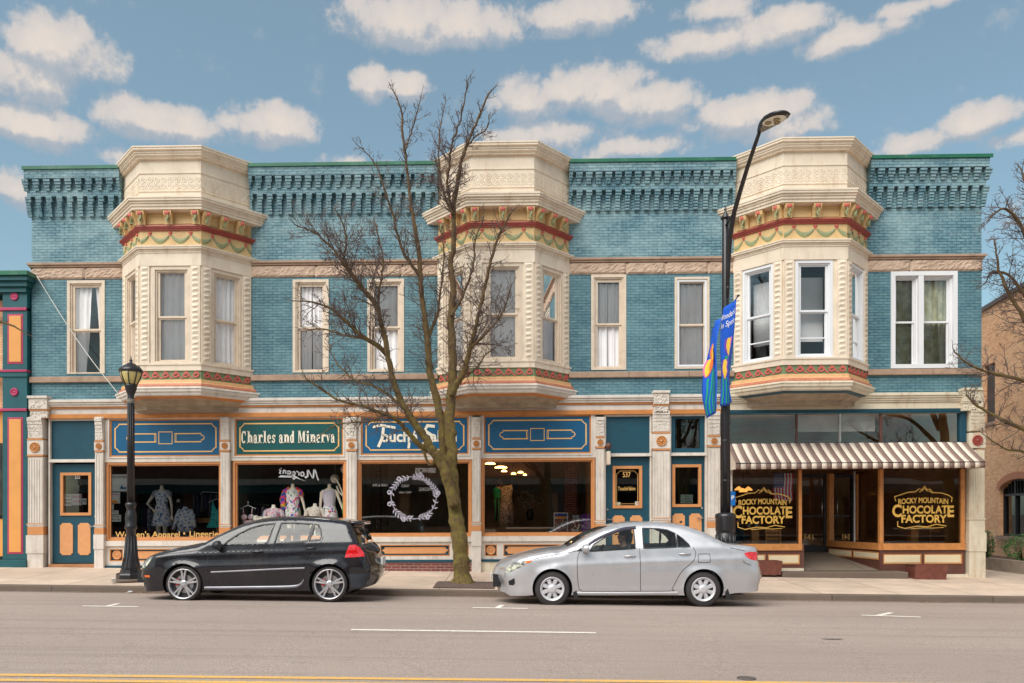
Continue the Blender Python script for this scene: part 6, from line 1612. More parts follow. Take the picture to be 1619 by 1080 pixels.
        for (P, w_, mt, nm) in spec['strips']:
            m = MB().mat(mt); n = len(P); V_ = []
            q = crv(P, 5) 
            for side in (1, -1):
                pass
            k = len(q)
            for i, (x, z) in enumerate(q):
                V_ += [pt3(x, z - w_ / 2, s_, .0), pt3(x, z - w_ / 4, s_, .014), pt3(x, z + w_ / 4, s_, .014), pt3(x, z + w_ / 2, s_, .0)]
            m.add(V_, [(4 * i + j, 4 * i + j + 1, 4 * i + 5 + j, 4 * i + 4 + j) for i in range(k - 1) for j in range(3)], True); m.build(nm, root)
        # arch liners
        m = MB().mat(BLKPL)
        for a in axles:
            A_ = arch(a, zb - .04); n = len(A_); V_ = []
            for (x, z) in A_: V_ += [pt3(x, z, s_, .001), (X0 + x, Y0 + s_ * (f(x, z) - .30), Z0 + z)]
            m.add(V_, [(2 * i, 2 * i + 1, 2 * i + 3, 2 * i + 2) for i in range(n - 1)], True)
            m.add([(X0 + x, Y0 + s_ * (HW - .32), Z0 + z) for x, z in A_], [list(range(n))])
        m.build('arch_liner', root)
        m = MB().mat(PA)
        for a in axles:
            A_ = arch(a, zb); m2 = []; 
            V_ = []
            for (x, z) in A_: V_ += [pt3(x, z, s_, .003), (X0 + x, Y0 + s_ * (f(x, z) - .03), Z0 + z - .0)]
            m.add(V_, [(2 * i, 2 * i + 1, 2 * i + 3, 2 * i + 2) for i in range(len(A_) - 1)], True)
        m.build('arch_lip', root)
        # handles
        for (hx, hz) in spec['handles']:
            m = MB().mat(BLKPL if spec['dark_handle'] else PA); c = pt3(hx, hz, s_, -.003); m.ell(c, (.075, .008, .03), 10, 6); m.mat(PA if not spec['dark_handle'] else spec['paint'])
            m.tube([pt3(hx - .095, hz + .01, s_, .0), pt3(hx - .07, hz + .015, s_, .03), pt3(hx + .07, hz + .018, s_, .03), pt3(hx + .095, hz + .014, s_, .0)], .012, 6); m.build('door_handle', root)
        # mirror
        mx_, mz_ = spec['mirror']; c = pt3(mx_, mz_, s_, .12); m = MB().mat(spec['mirror_mat'])
        V_ = []; 
        for (o_, ry, rz) in ((-.07, .02, .02), (-.055, .075, .055), (-.01, .095, .075), (.03, .10, .08), (.05, .095, .078)):
            for j in range(12): q = 2 * pi * j / 12; V_.append((c[0] + o_, c[1] + ry * cos(q), c[2] + rz * sin(q)))
        m.add(V_, [(i * 12 + j, i * 12 + (j + 1) % 12, (i + 1) * 12 + (j + 1) % 12, (i + 1) * 12 + j) for i in range(4) for j in range(12)] + [list(range(12))], True)
        m.mat(STEEL).add(V_[48:], [list(range(12))]); m.mat(BLKPL).tube([pt3(mx_ - .02, mz_ - .06, s_, -.02), (c[0], c[1], c[2] - .04)], .025, 6); m.build('mirror', root)
        # wheels
        for a in axles:
            wheel(spec, root, X0 + a, Y0 + s_ * (HW - .015), Z0 + spec['wheel_r'], s_)
    # cabin
    m = MB().mat(BLKPL).box(X0 + 1.0, X0 + L_ - .9, -Y0 - .62, -Y0 + .62, Z0 + .3, Z0 + .34); m.box(X0 + spec['dash'], X0 + spec['dash'] + .28, -Y0 - .62, -Y0 + .62, Z0 + .55, Z0 + belt(1.2) + .02); m.build('dashboard', root)
    for (sx_, n_) in spec['seats']:
        for sy in (-.36, .36):
            m = MB().mat(SEAT); y = Y0 + sy
            m.loft([(X0 + sx_ + .0, y, Z0 + .42, .26, .24), (X0 + sx_ + .02, y, Z0 + .55, .27, .25), (X0 + sx_ + .03, y, Z0 + .58, .24, .23)], 12)
            m.loft([(X0 + sx_ + .22, y, Z0 + .5, .07, .23), (X0 + sx_ + .30, y, Z0 + .8, .06, .24), (X0 + sx_ + .36, y, Z0 + 1.05, .05, .2), (X0 + sx_ + .37, y, Z0 + 1.09, .03, .15)], 12)
            m.loft([(X0 + sx_ + .38, y, Z0 + 1.09, .03, .05), (X0 + sx_ + .38, y, Z0 + 1.14, .045, .12), (X0 + sx_ + .39, y, Z0 + 1.24, .045, .12), (X0 + sx_ + .39, y, Z0 + 1.27, .02, .08)], 10)
            m.build('seat', root)
    c = (X0 + spec['dash'] + .42, Y0 - .36, Z0 + .88); m = MB().mat(BLKPL); P = [(c[0] + .09 * sin(q) * 1, c[1] + .18 * cos(q), c[2] + .17 * sin(q)) for q in [2 * pi * i / 20 for i in range(21)]]; m.tube(P, .014, 6); m.tube([c, (c[0] - .25, c[1], c[2] - .1)], .03, 6); m.build('steering_wheel', root)
    return f
def wheel(spec, root, x, y, z, s_):
    R_ = spec['wheel_r']; rr = spec['rim_r']; out = s_
    P = [(rr, .0), (rr + .012, -.004), (R_ - .035, .0), (R_ - .008, -.02), (R_, -.05), (R_, -.17), (R_ - .01, -.2), (rr, -.21)]
    V_ = []; n = 40
    m = MB().mat(RUBBER).lathe((x, y, z), [(r, h * out) for r, h in P], n, 'y', cap=False)
    w = m.build('wheel', root)
    m = MB().mat(BLKPL).lathe((x, y, z), [(rr + .002, -.06 * out), (rr * .5, -.075 * out), (.004, -.075 * out)], 24, 'y', cap=False); m.mat(STEEL).lathe((x, y, z), [(rr * .62, -.066 * out), (rr * .25, -.066 * out)], 24, 'y', cap=False); m.build('brake_disc', w)
    RM = spec['rim_mat']
    m = MB().mat(RM).lathe((x, y, z), [(rr + .003, -.002 * out), (rr + .004, .004 * out), (rr - .008, .004 * out), (rr - .02, -.012 * out), (rr - .022, -.07 * out)], n, 'y', cap=False)
    def spoke(q, w0, w1, r0, r1, y0, y1, th=.02):
        c, s = cos(q), sin(q); V = []
        for (r, w_, yy) in ((r0, w0, y0), (r1, w1, y1)):
            for (a, b) in ((-w_, -th), (-w_ * .6, 0), (w_ * .6, 0), (w_, -th)):
                V.append((x + r * c - a * s, y + (yy + b) * out, z + r * s + a * c))
        m.add(V, [(0, 1, 5, 4), (1, 2, 6, 5), (2, 3, 7, 6)], False)
    if spec['rim'] == 'twin':
        for k in range(5):
            q = pi / 2 + k * 2 * pi / 5
            for dq in (-.17, .17):
                c0 = q + dq * 1.2; spoke(q + dq * .9, .017, .020, .055, rr - .012, -.015, -.008)
                spoke(q + dq * .35, .012, .006, .05, rr * .72, -.02, -.02)
            spoke(q, .035, .02, .03, rr * .45, -.018, -.02)
        m.lathe((x, y, z), [(.07, -.03 * out), (.06, -.012 * out), (.03, -.008 * out), (.004, -.008 * out)], 16, 'y', cap=False)
        for k in range(5): q = k * 2 * pi / 5 + .6; m.mat(BLKPL).ell((x + .045 * cos(q), y - .008 * out, z + .045 * sin(q)), (.008, .008, .008), 6, 4)
    else:
        for k in range(8):
            q = pi / 8 + k * 2 * pi / 8; spoke(q, .030, .047, .05, rr - .01, -.004, -.012, .03)
        m.lathe((x, y, z), [(.085, -.02 * out), (.07, .002 * out), (.032, .008 * out), (.004, .008 * out)], 20, 'y', cap=False)
        m.lathe((x, y, z), [(rr - .005, -.004 * out), (rr - .035, -.012 * out), (rr - .036, -.03 * out)], n, 'y', cap=False)
    m.build('rim', w)
    if spec['rim'] == 'twin':
        m = MB().mat(pm('red_brake_caliper', S(180, 30, 34), .4)); q = pi * .93; m.box(x + .12 * cos(q) - .03, x + .12 * cos(q) + .03, -(y - .05 * out) - .015, -(y - .05 * out) + .015, z + .12 * sin(q) - .05, z + .12 * sin(q) + .06); m.build('brake_caliper', w)
def carpaint(name, col, metal, rough, flake=.0):
    q = MN(name); q.b.inputs['Metallic'].default_value = metal; q.b.inputs['Roughness'].default_value = rough; q.b.inputs['Coat Weight'].default_value = .8; q.b.inputs['Coat Roughness'].default_value = .03; q.b.inputs['Specular IOR Level'].default_value = .35
    v = q.coord(); n = q.noise(v, 900, 2, .5)
    c = q.mix(q.rng(n, .4, .6), tuple(x * .9 for x in col), tuple(min(1, x * 1.1) for x in col)); d = q.rng(q.noise(v, 1.8, 6, .7), .5, .8, 0, .05)
    q.l.new(q.mix(d, c, S(150, 138, 128)), q.b.inputs['Base Color']); q.l.new(q.rng(q.noise(v, 6, 5, .6), .3, .7, rough * .8, rough * 1.3), q.b.inputs['Roughness']); return q.m
CARB = carpaint('black_car_paint', S(24, 22, 28), .0, .25); CARS = carpaint('silver_car_paint', S(198, 197, 200), .6, .34)
HEADL = MN('headlight_lens'); HEADL.b.inputs['Base Color'].default_value = (*S(210, 210, 200), 1); HEADL.b.inputs['Metallic'].default_value = .3; HEADL.b.inputs['Roughness'].default_value = .15; HEADL.b.inputs['Coat Weight'].default_value = 1
_v = HEADL.coord(); HEADL.l.new(HEADL.mix(HEADL.rng(HEADL.noise(_v, 14, 2), .45, .55), S(226, 222, 200), S(130, 128, 122)), HEADL.b.inputs['Base Color']); HEADL = HEADL.m
TAILL = MN('taillight_lens'); TAILL.b.inputs['Roughness'].default_value = .1; TAILL.b.inputs['Coat Weight'].default_value = 1; _v = TAILL.coord()
TAILL.l.new(TAILL.mix(TAILL.rng(TAILL.noise(_v, 9, 2), .45, .6), S(205, 14, 24), S(228, 60, 66)), TAILL.b.inputs['Base Color']); TAILL = TAILL.m
AMBERL = pm('amber_lens', S(236, 112, 30), .15, var=.1, coat=1); SEAT = pm('grey_seat_cloth', S(70, 68, 72), .8, var=.2)
def circ(cx, cz, r, n=10): return [(cx + r * cos(2 * pi * i / n), cz + r * sin(2 * pi * i / n)) for i in range(n)]
# black hatchback: x from the nose, z above the road
hatch = dict(length=4.2, hw=.875, wheel_r=.318, rim_r=.262, rim='twin', rim_mat=SILVER, paint=CARB, lower=pm('bumper_dark_plastic', S(48, 54, 62), .5), axles=(.87, 3.448), arch_r=.355, axle_z=.325, sill_z=.20,
    top=[(.05, .34), (.0, .48), (.03, .62), (.10, .72), (.30, .83), (.60, .915), (.95, .985), (1.16, 1.02), (1.42, 1.16), (1.72, 1.31), (2.0, 1.42), (2.3, 1.47), (2.7, 1.487), (3.1, 1.48), (3.45, 1.45), (3.70, 1.415), (3.76, 1.38), (3.82, 1.25), (3.92, 1.03), (4.0, .95), (4.07, .86), (4.10, .72), (4.15, .60), (4.14, .46), (4.09, .34)],
    bottom=[], rear_bottom=[(4.03, .25), (3.93, .23)], front_bottom=[(.45, .19), (.15, .17), (.06, .2)], nose_z=.62, tail_z=.6,
    section=[(.15, .06), (.25, .03), (.45, .01), (.62, .0), (.8, .02), (.95, .045), (1.1, .06), (1.6, .06)], belt=lambda x: .98 + .02 * x, tumble=.40,
    front_round=(.30, .42), rear_round=(.16, .30), fillet=[(0, .05), (.3, .10), (1.0, .12), (1.4, .05), (2, .09), (3.6, .09), (4.0, .04), (4.2, .03)],
    crown=[(0, 0), (.1, .01), (.6, .035), (1.1, .03), (1.3, .015), (2.2, .022), (3.6, .02), (3.9, .0), (4.2, 0)], nose_bulge=.16, tail_bulge=.12,
    top_glass=[((1.20, 1.0), (1.98, 1.4), -.10), ((3.77, 1.0), (3.93, 1.37), .08)],
    creases=[(.9, .60, 3.6, .68, .012, .05), (.3, .80, 4.0, .93, .010, .03)],
    regions=[('glass', [(1.545, .975), (1.64, 1.075), (1.82, 1.20), (2.0, 1.295), (2.2, 1.355), (2.435, 1.378), (2.435, 1.375), (2.40, 1.25), (2.335, 1.02), (2.33, 1.01), (2.0, .99), (1.56, .968)], False),
             ('glass', [(2.545, 1.385), (2.85, 1.385), (3.115, 1.37), (3.085, 1.2), (3.045, 1.065), (2.75, 1.04), (2.465, 1.022), (2.50, 1.2)], False),
             ('glass', [(3.145, 1.368), (3.22, 1.352), (3.27, 1.26), (3.29, 1.16), (3.27, 1.085), (3.078, 1.067), (3.115, 1.2)], False),
             ('head', [(.09, .60), (.14, .70), (.26, .785), (.33, .80), (.30, .74), (.22, .64), (.15, .585)], False), ('amber', [(.165, .43), (.275, .43), (.27, .47), (.16, .465)], False),
             ('tail', [(3.79, 1.0), (3.90, 1.01), (3.98, .955), (4.05, .86), (4.06, .80), (4.0, .80), (3.88, .79), (3.72, .785), (3.75, .9)], False),
             ('lower', [(3.80, .50), (3.95, .50), (4.13, .51), (4.13, .42), (4.07, .31), (3.95, .25), (3.82, .27), (3.83, .36)], False),
             ('black', [(.09, .38), (.14, .40), (.15, .30), (.12, .27), (.10, .30)], False)],
    gaps=[[(1.38, .95), (1.32, .86), (1.31, .6), (1.315, .26)], [(2.44, 1.40), (2.40, 1.2), (2.345, .9), (2.34, .55), (2.345, .26)], [(3.33, 1.15), (3.24, .95), (3.12, .78), (3.03, .62), (2.98, .42), (2.86, .30), (2.6, .27), (1.35, .245)], [(1.45, .975), (1.1, .90), (.6, .845), (.35, .80)], [(3.69, 1.40), (3.76, 1.2), (3.84, 1.03)], [(3.74, .79), (3.68, .72), (3.72, .66)]],
    strips=[([(1.37, .525), (2.0, .555), (2.6, .585), (3.02, .60)], .030, pm('light_rub_strip', S(150, 148, 156), .4), 'rub_strip'), ([(1.25, .245), (2.0, .255), (2.75, .27), (2.93, .31), (3.0, .40)], .05, pm('satin_grey_skirt', S(140, 140, 148), .35, metal=.5), 'side_skirt')],
    handles=[(2.19, .87), (3.12, .93)], dark_handle=True, mirror=(1.50, 1.00), mirror_mat=BLKPL, dash=1.35, seats=[(2.0, 2), (2.85, 2)])
sedan = dict(length=4.54, hw=.88, wheel_r=.305, rim_r=.205, rim='cap', rim_mat=pm('hubcap_silver', S(208, 206, 210), .35, metal=.35, var=.03), paint=CARS, lower=CARS, axles=(.89, 3.49), arch_r=.345, axle_z=.315, sill_z=.20,
    top=[(.04, .36), (.0, .48), (.02, .60), (.07, .70), (.20, .80), (.45, .885), (.80, .955), (1.12, 1.00), (1.40, 1.145), (1.70, 1.295), (1.95, 1.395), (2.25, 1.445), (2.6, 1.455), (2.95, 1.445), (3.25, 1.39), (3.55, 1.27), (3.85, 1.12), (3.98, 1.075), (4.15, 1.06), (4.32, 1.045), (4.42, 1.02), (4.46, .95), (4.47, .80), (4.53, .62), (4.54, .50), (4.50, .36)],
    bottom=[], rear_bottom=[(4.44, .27), (4.02, .24)], front_bottom=[(.45, .185), (.16, .17), (.07, .22)], nose_z=.62, tail_z=.7,
    section=[(.15, .05), (.25, .03), (.45, .01), (.62, .0), (.8, .015), (.95, .04), (1.1, .06), (1.6, .06)], belt=lambda x: .965 + .018 * x, tumble=.42,
    front_round=(.32, .50), rear_round=(.18, .32), fillet=[(0, .05), (.3, .11), (1.0, .12), (1.4, .05), (2, .09), (3.2, .09), (3.6, .06), (3.95, .08), (4.5, .05)],
    crown=[(0, 0), (.1, .01), (.6, .035), (1.1, .03), (1.3, .015), (2.2, .022), (3.2, .02), (3.9, .012), (4.3, .012), (4.54, 0)], nose_bulge=.17, tail_bulge=.06,
    top_glass=[((1.16, .99), (1.93, 1.40), -.10), ((3.30, 1.05), (3.86, 1.37), .08)],
    creases=[(.9, .70, 4.2, .84, .012, .04), (1.0, .30, 3.3, .30, .012, .03)],
    regions=[('glass', [(1.53, .955), (1.62, 1.08), (1.78, 1.175), (1.96, 1.265), (2.14, 1.32), (2.32, 1.342), (2.325, 1.005), (2.0, .985), (1.7, .965)], False),
             ('glass', [(2.475, 1.355), (2.75, 1.345), (2.90, 1.325), (3.03, 1.265), (3.04, 1.03), (2.47, 1.01)], False),
             ('glass', [(3.058, 1.25), (3.15, 1.18), (3.25, 1.075), (3.27, 1.04), (3.06, 1.032)], False),
             ('head', [(.07, .58), (.11, .68), (.22, .765), (.40, .795), (.50, .80), (.46, .765), (.36, .69), (.24, .63), (.12, .57)], False), ('amber', [(.40, .798), (.55, .805), (.52, .775), (.46, .745)], False),
             ('tail', [(4.19, .93), (4.28, .95), (4.42, .945), (4.44, .86), (4.40, .80), (4.30, .82), (4.22, .87)], False),
             ('black', [(.13, .43), (.235, .49), (.245, .40), (.22, .36), (.14, .36)], False), ('black', [(1.30, .955), (1.41, .955), (1.42, .99), (1.50, 1.035), (1.46, 1.06), (1.36, 1.0)], False)],
    gaps=[[(1.37, .95), (1.325, .84), (1.32, .6), (1.345, .34), (1.40, .27)], [(2.40, 1.01), (2.405, .7), (2.41, .26)], [(3.32, 1.03), (3.36, .92), (3.30, .78), (3.12, .62), (3.02, .45), (2.95, .32), (2.85, .27), (1.40, .262)], [(1.30, .96), (.9, .89), (.55, .82)], [(3.96, 1.02), (4.2, .97)], [(4.16, .80), (4.2, .76), (4.30, .72)]] + [[(3.50 + p[0], .84 + p[1]) for p in [(-.08, .075), (.08, .075), (.1, .05), (.1, -.05), (.08, -.07), (-.08, -.07), (-.1, -.05), (-.1, .05), (-.08, .075)]]],
    strips=[([(1.30, .225), (2.0, .225), (3.05, .235)], .06, CARS, 'side_skirt'), ([(1.50, 1.05), (1.62, 1.135), (1.80, 1.225), (2.0, 1.30), (2.16, 1.345), (2.36, 1.365)], .055, pm('smoked_rain_guard', S(52, 48, 66), .3), 'rain_guard')],
    handles=[(2.23, .86), (3.17, .90)], dark_handle=False, mirror=(1.46, 1.01), mirror_mat=CARS, dash=1.32, seats=[(1.92, 2), (2.78, 2)])
YC = -5.42 + .875
xg = at(289.5, 930, -5.40)[0] - .87
e1 = empty('hatchback_car', (xg + 2.1, YC, gz(xg + 2.1, -5.4)), 'black four door hatchback with twin spoke alloy wheels parked at the kerb', 'car', 'cars parked along the kerb')
z1_ = gz(xg + 2.1, -5.4) - .015
fH = make_car(hatch, e1, xg, YC, z1_)
xs_ = at(873.2, 930, -5.40)[0] - .89
e2 = empty('saloon_car', (xs_ + 2.2, YC, gz(xs_ + 2.2, -5.4)), 'silver four door saloon with a driver inside parked at the kerb', 'car', 'cars parked along the kerb')
z2_ = gz(xs_ + 2.2, -5.4) - .015
fS = make_car(sedan, e2, xs_, YC, z2_)
# extras of the two cars
m = MB().mat(CARB); V_ = []
for j in range(9):
    t = j / 8 * 2 - 1; V_ += [(xg + 3.66, YC + .54 * t, z1_ + 1.435 - .03 * t * t), (xg + 3.96 - .04 * t * t, YC + .54 * t, z1_ + 1.425 - .04 * t * t), (xg + 3.95 - .04 * t * t, YC + .54 * t, z1_ + 1.395 - .04 * t * t), (xg + 3.74, YC + .54 * t, z1_ + 1.37 - .03 * t * t)]
m.add(V_, [(4 * i + j, 4 * i + (j + 1) % 4, 4 * i + 4 + (j + 1) % 4, 4 * i + 4 + j) for i in range(8) for j in range(4)] + [(0, 1, 2, 3), (32, 33, 34, 35)], True); m.build('spoiler', e1)
for s_ in (-1, 1):
    for ax_ in (xs_ + .89 + .40, xs_ + 3.49 + .41):
        MB().mat(BLKPL).add([(ax_ - .05, YC + s_ * .86, z2_ + .34), (ax_ + .0, YC + s_ * .86, z2_ + .34), (ax_ + .055, YC + s_ * .87, z2_ + .15), (ax_ - .03, YC + s_ * .87, z2_ + .15), (ax_ - .05, YC + s_ * .68, z2_ + .34), (ax_, YC + s_ * .68, z2_ + .34), (ax_ + .055, YC + s_ * .68, z2_ + .15), (ax_ - .03, YC + s_ * .68, z2_ + .15)], [(0, 1, 2, 3), (4, 5, 6, 7), (0, 1, 5, 4), (1, 2, 6, 5), (2, 3, 7, 6), (3, 0, 4, 7)]).build('mudflap', e2)
for (e, x0, z0, L_, pw) in ((e1, xg, z1_, 4.2, .56), (e2, xs_, z2_, 4.54, .5)):
    m = MB().mat(BLKPL).box(x0 - .15, x0 + .1, -YC - .42, -YC + .42, z0 + .30, z0 + .52); m.build('grille', e)
    m = MB().mat(PAPER).box(x0 + L_ + .03, x0 + L_ + .065, -YC - .16, -YC + .16, z0 + .62, z0 + .76); m.build('number_plate', e)
m = MB().mat(PAPER).box(xs_ - .20, xs_ - .185, -YC - .16, -YC + .16, z2_ + .38, z2_ + .52); m.build('number_plate', e2)
MB().mat(BLKPL).tube([(xs_ + 3.2, YC - .3, z2_ + 1.45), (xs_ + 3.24, YC - .3, z2_ + 1.47)], .02, 6).build('antenna', e2)
# ------------------------------------------------------------------ trees
def bark(name, c1, c2, moss):
    q = MN(name); v = q.coord(); c = q.mix(q.rng(q.noise(v, 22, 5, .7, sca=(1, 1, .25)), .35, .65), c1, c2)
    sp = q.new('ShaderNodeSeparateXYZ'); q.l.new(v, sp.inputs[0]); h = q.rng(sp.outputs[2], 2.8, 6.5, .75, .0)
    mm = q.new('ShaderNodeMath', operation='MULTIPLY'); q.l.new(q.rng(q.noise(v, 7, 8, .8), .42, .58), mm.inputs[0]); q.l.new(h, mm.inputs[1])
    q.l.new(q.mix(mm.outputs[0], c, moss), q.b.inputs['Base Color']); q.b.inputs['Roughness'].default_value = .9
    q.l.new(q.bump(q.noise(v, 34, 6, .75, sca=(1, 1, .35)), 1.0, .05), q.b.inputs['Normal']); return q.m
BARK = bark('mossy_bark', S(88, 68, 48, .9), S(128, 100, 64, .9), S(146, 132, 58, .9)); TWIG = pm('twig_bark', S(108, 90, 84, .8), .85, var=.25, sc=4)
def rot_dir(d, ang, rng_):
    o = d.orthogonal().normalized(); o = Matrix.Rotation(rng_.uniform(0, 2 * pi), 3, d) @ o
    return (d * cos(ang) + o * sin(ang)).normalized()
def twig(m, p, d, L_, r, lvl, g, up=.25, n_sub=None):
    n = 5 if lvl < 2 else 3; pts = [p.copy()]; rad = [r]; q = p.copy(); dd = d.copy()
    for i in range(n):
        dd = (dd + Vector((g.gauss(0, .16), g.gauss(0, .16), g.gauss(0, .12) + up * .16))).normalized(); q = q + dd * (L_ / n); pts.append(q.copy()); rad.append(max(.004, r * (1 - .72 * (i + 1) / n)))
    m.tube(pts, rad, 4 if r > .01 else 3, cap=False, smooth=True)
    if lvl >= 3: return
    k = int(L_ / (.085 if lvl < 2 else .075)) if n_sub is None else n_sub
    for j in range(k):
        t = g.uniform(.15, 1); i = min(n - 1, int(t * n)); a = pts[i].lerp(pts[i + 1], t * n - i); dr = (pts[i + 1] - pts[i]).normalized()
        l = L_ * g.uniform(.25, .55) * (1.15 - .5 * t)
        if l < .05: l = .05
        twig(m, a, rot_dir(dr, radians(g.uniform(30, 65)), g), l, max(.0045, rad[i] * .55), lvl + 1, g, up)
def make_tree(name, label, limbs, Y, seed, dens=5.0, group=None, tw=1.0, yamp=1.0):
    g = random.Random(seed); b = limbs[0]['p'][0]; x0, z0 = at(b[0], b[1], Y)
    e = empty(name, (x0, Y, z0), label, 'tree', group)
    T_ = MB().mat(BARK); C_ = MB().mat(TWIG)
    for lb in limbs:
        P = [];  n = len(lb['p'])
        for i, (u, v) in enumerate(lb['p']):
            yo = lb.get('y', (0, 0)); t = i / (n - 1); y = Y + (yo[0] + (yo[1] - yo[0]) * t) * yamp
            x, z = at(u, v, y); P.append((x, y, z))
        P = crv(P, 5); k = len(P); r0, r1 = lb['r']; 
        s_ = pxm(lb['p'][0][0], Y)
        rad = [max(.006, (r0 + (r1 - r0) * (i / (k - 1)) ** .8) / s_ * (1 + .06 * g.gauss(0, 1))) for i in range(k)]
        if lb.get('flare'): 
            for i in range(5): rad[i] *= 1 + .55 * (1 - i / 5) ** 2
        P = [Vector(p) + Vector((g.gauss(0, .008), g.gauss(0, .008), 0)) * (1 if i > 2 else 0) for i, p in enumerate(P)]
        T_.tube(P, rad, 14 if r0 > 6 else 8, cap=True)
        st = lb.get('from', .15); ln_ = 0
        for i in range(k - 1):
            sg = (P[i + 1] - P[i]); l = sg.length
            if i / (k - 1) < st: continue
            c = l * dens * tw * lb.get('d', 1); c = int(c) + (1 if g.random() < c - int(c) else 0)
            for _ in range(c):
                t = g.random(); a = P[i].lerp(P[i + 1], t); fr_ = (i + t) / (k - 1)
                dr = rot_dir(sg.normalized(), radians(g.uniform(35, 75)), g); dr.z += .22; dr.normalize()
                L1 = lb.get('tl', .85) * g.uniform(.35, 1.15) * (1.05 - .72 * fr_)
                twig(C_, a, dr, L1, min(.011, rad[i] * .5), 1, g)
        twig(C_, P[-1], (P[-1] - P[-2]).normalized(), .22, rad[-1], 1, g)
    # root flare burls
    T_.build('trunk', e); C_.build('crown', e); return e
cen = [
 dict(p=[(731, 926), (730, 900), (727, 865), (723, 830), (718, 797), (715, 765), (714, 720), (713, 690), (711, 660), (714, 620), (716, 590), (715, 551), (713, 505), (717, 463), (712, 418), (717, 390), (718, 336), (725, 278), (736, 235), (756, 188), (776, 142)], r=(14.5, 1.2), y=(0, .3), **{'from': .42}, flare=True, tl=.75),
 dict(p=[(719, 800), (710, 765), (702, 742), (692, 752 - 30), (680, 708), (671, 690), (657, 672), (646, 655), (632, 630), (621, 597), (613, 558), (604, 516), (593, 481), (569, 453), (541, 414)], r=(9.5, 2.2), y=(-.12, -1.0), **{'from': .40}, tl=.9),
 dict(p=[(588, 473), (555, 430), (526, 393), (497, 368), (469, 357)], r=(2.6, .8), y=(-.9, -1.3), **{'from': .0}, tl=1.0, d=1.4),
 dict(p=[(541, 414), (548, 380), (540, 350), (530, 330)], r=(2, .7), y=(-1, -1.2), **{'from': 0}, tl=.8),
 dict(p=[(612, 560), (595, 545), (576, 534), (548, 509), (523, 488), (496, 478), (472, 476)], r=(4.5, .8), y=(-.6, -1.4), **{'from': .1}, tl=1.0, d=1.3),
 dict(p=[(576, 534), (545, 530), (510, 520), (480, 524)], r=(2.4, .7), y=(-.7, -.2), **{'from': .1}, tl=.9, d=1.2),
 dict(p=[(712, 770), (706, 740), (700, 700), (698, 671), (690, 629), (681, 597), (678, 569), (673, 516), (667, 470), (664, 420), (660, 385), (655, 350), (649, 321), (644, 270), (637, 213), (634, 173), (622, 145)], r=(8.5, 1.0), y=(.12, 1.0), **{'from': .30}, tl=.75),
 dict(p=[(667, 440), (650, 418), (638, 400), (630, 375), (622, 345), (613, 314), (600, 275), (588, 252), (564, 228)], r=(3, .7), y=(.6, .1), **{'from': .1}, tl=.75),
 dict(p=[(716, 340), (710, 310), (707, 288), (712, 250), (715, 225), (727, 195), (735, 158), (740, 124)], r=(2.8, .7), y=(.2, -.5), **{'from': 0}, tl=.7, d=1.3),
 dict(p=[(718, 345), (700, 300), (694, 250), (696, 205), (705, 160)], r=(2.4, .6), y=(.2, .8), **{'from': 0}, tl=.65),
 dict(p=[(736, 235), (752, 215), (768, 205), (775, 185)], r=(1.6, .6), y=(0, -.5), **{'from': 0}, tl=.6),
 dict(p=[(640, 240), (652, 205), (660, 175), (666, 150)], r=(1.5, .6), y=(.8, .9), **{'from': 0}, tl=.5),
 dict(p=[(714, 625), (722, 606), (731, 593), (738, 570), (743, 551), (750, 525), (755, 505), (763, 470), (772, 430), (779, 400), (790, 370), (801, 350), (808, 336)], r=(5.5, 1.1), y=(0, -.9), **{'from': .1}, tl=.85, d=1.1),
 dict(p=[(743, 551), (765, 530), (788, 505), (800, 480), (808, 450)], r=(2.4, .7), y=(-.3, -1.3), **{'from': 0}, tl=.85, d=1.3),
 dict(p=[(731, 593), (750, 585), (770, 560), (790, 545)], r=(2, .7), y=(-.1, .8), **{'from': 0}, tl=.8, d=1.2),
 dict(p=[(676, 712), (660, 700), (639, 676), (622, 660), (600, 652), (576, 643), (534, 632), (500, 610), (484, 600)], r=(4.6, .8), y=(-.3, -1.5), **{'from': .25}, tl=.85, d=1.15),
 dict(p=[(611, 655), (590, 665), (560, 668), (530, 672), (505, 690)], r=(2.2, .6), y=(-.5, -.9), **{'from': .1}, tl=.7),
 dict(p=[(692, 722), (680, 735), (668, 712), (650, 690), (632, 680), (615, 690)], r=(3, .7), y=(-.3, .7), **{'from': .3}, tl=.6, d=.8),
 dict(p=[(646, 655), (620, 630), (590, 610), (560, 600), (530, 570), (520, 545)], r=(2.6, .7), y=(-.6, .3), **{'from': .1}, tl=.9, d=1.0),
 dict(p=[(675, 540), (690, 500), (698, 450), (702, 400), (695, 360)], r=(3, .8), y=(.5, 1.2), **{'from': .1}, tl=.7),
 dict(p=[(713, 500), (735, 460), (748, 420), (752, 380), (765, 340)], r=(2.8, .7), y=(.1, .9), **{'from': .1}, tl=.75),
 dict(p=[(604, 516), (598, 470), (606, 420), (600, 380), (592, 350)], r=(2.6, .7), y=(-.7, -.3), **{'from': .1}, tl=.8),
]
ctree = make_tree('bare_tree', 'leafless tree with mossy forked trunk standing between the two parked cars', cen, -2.5, 11, dens=14.5)
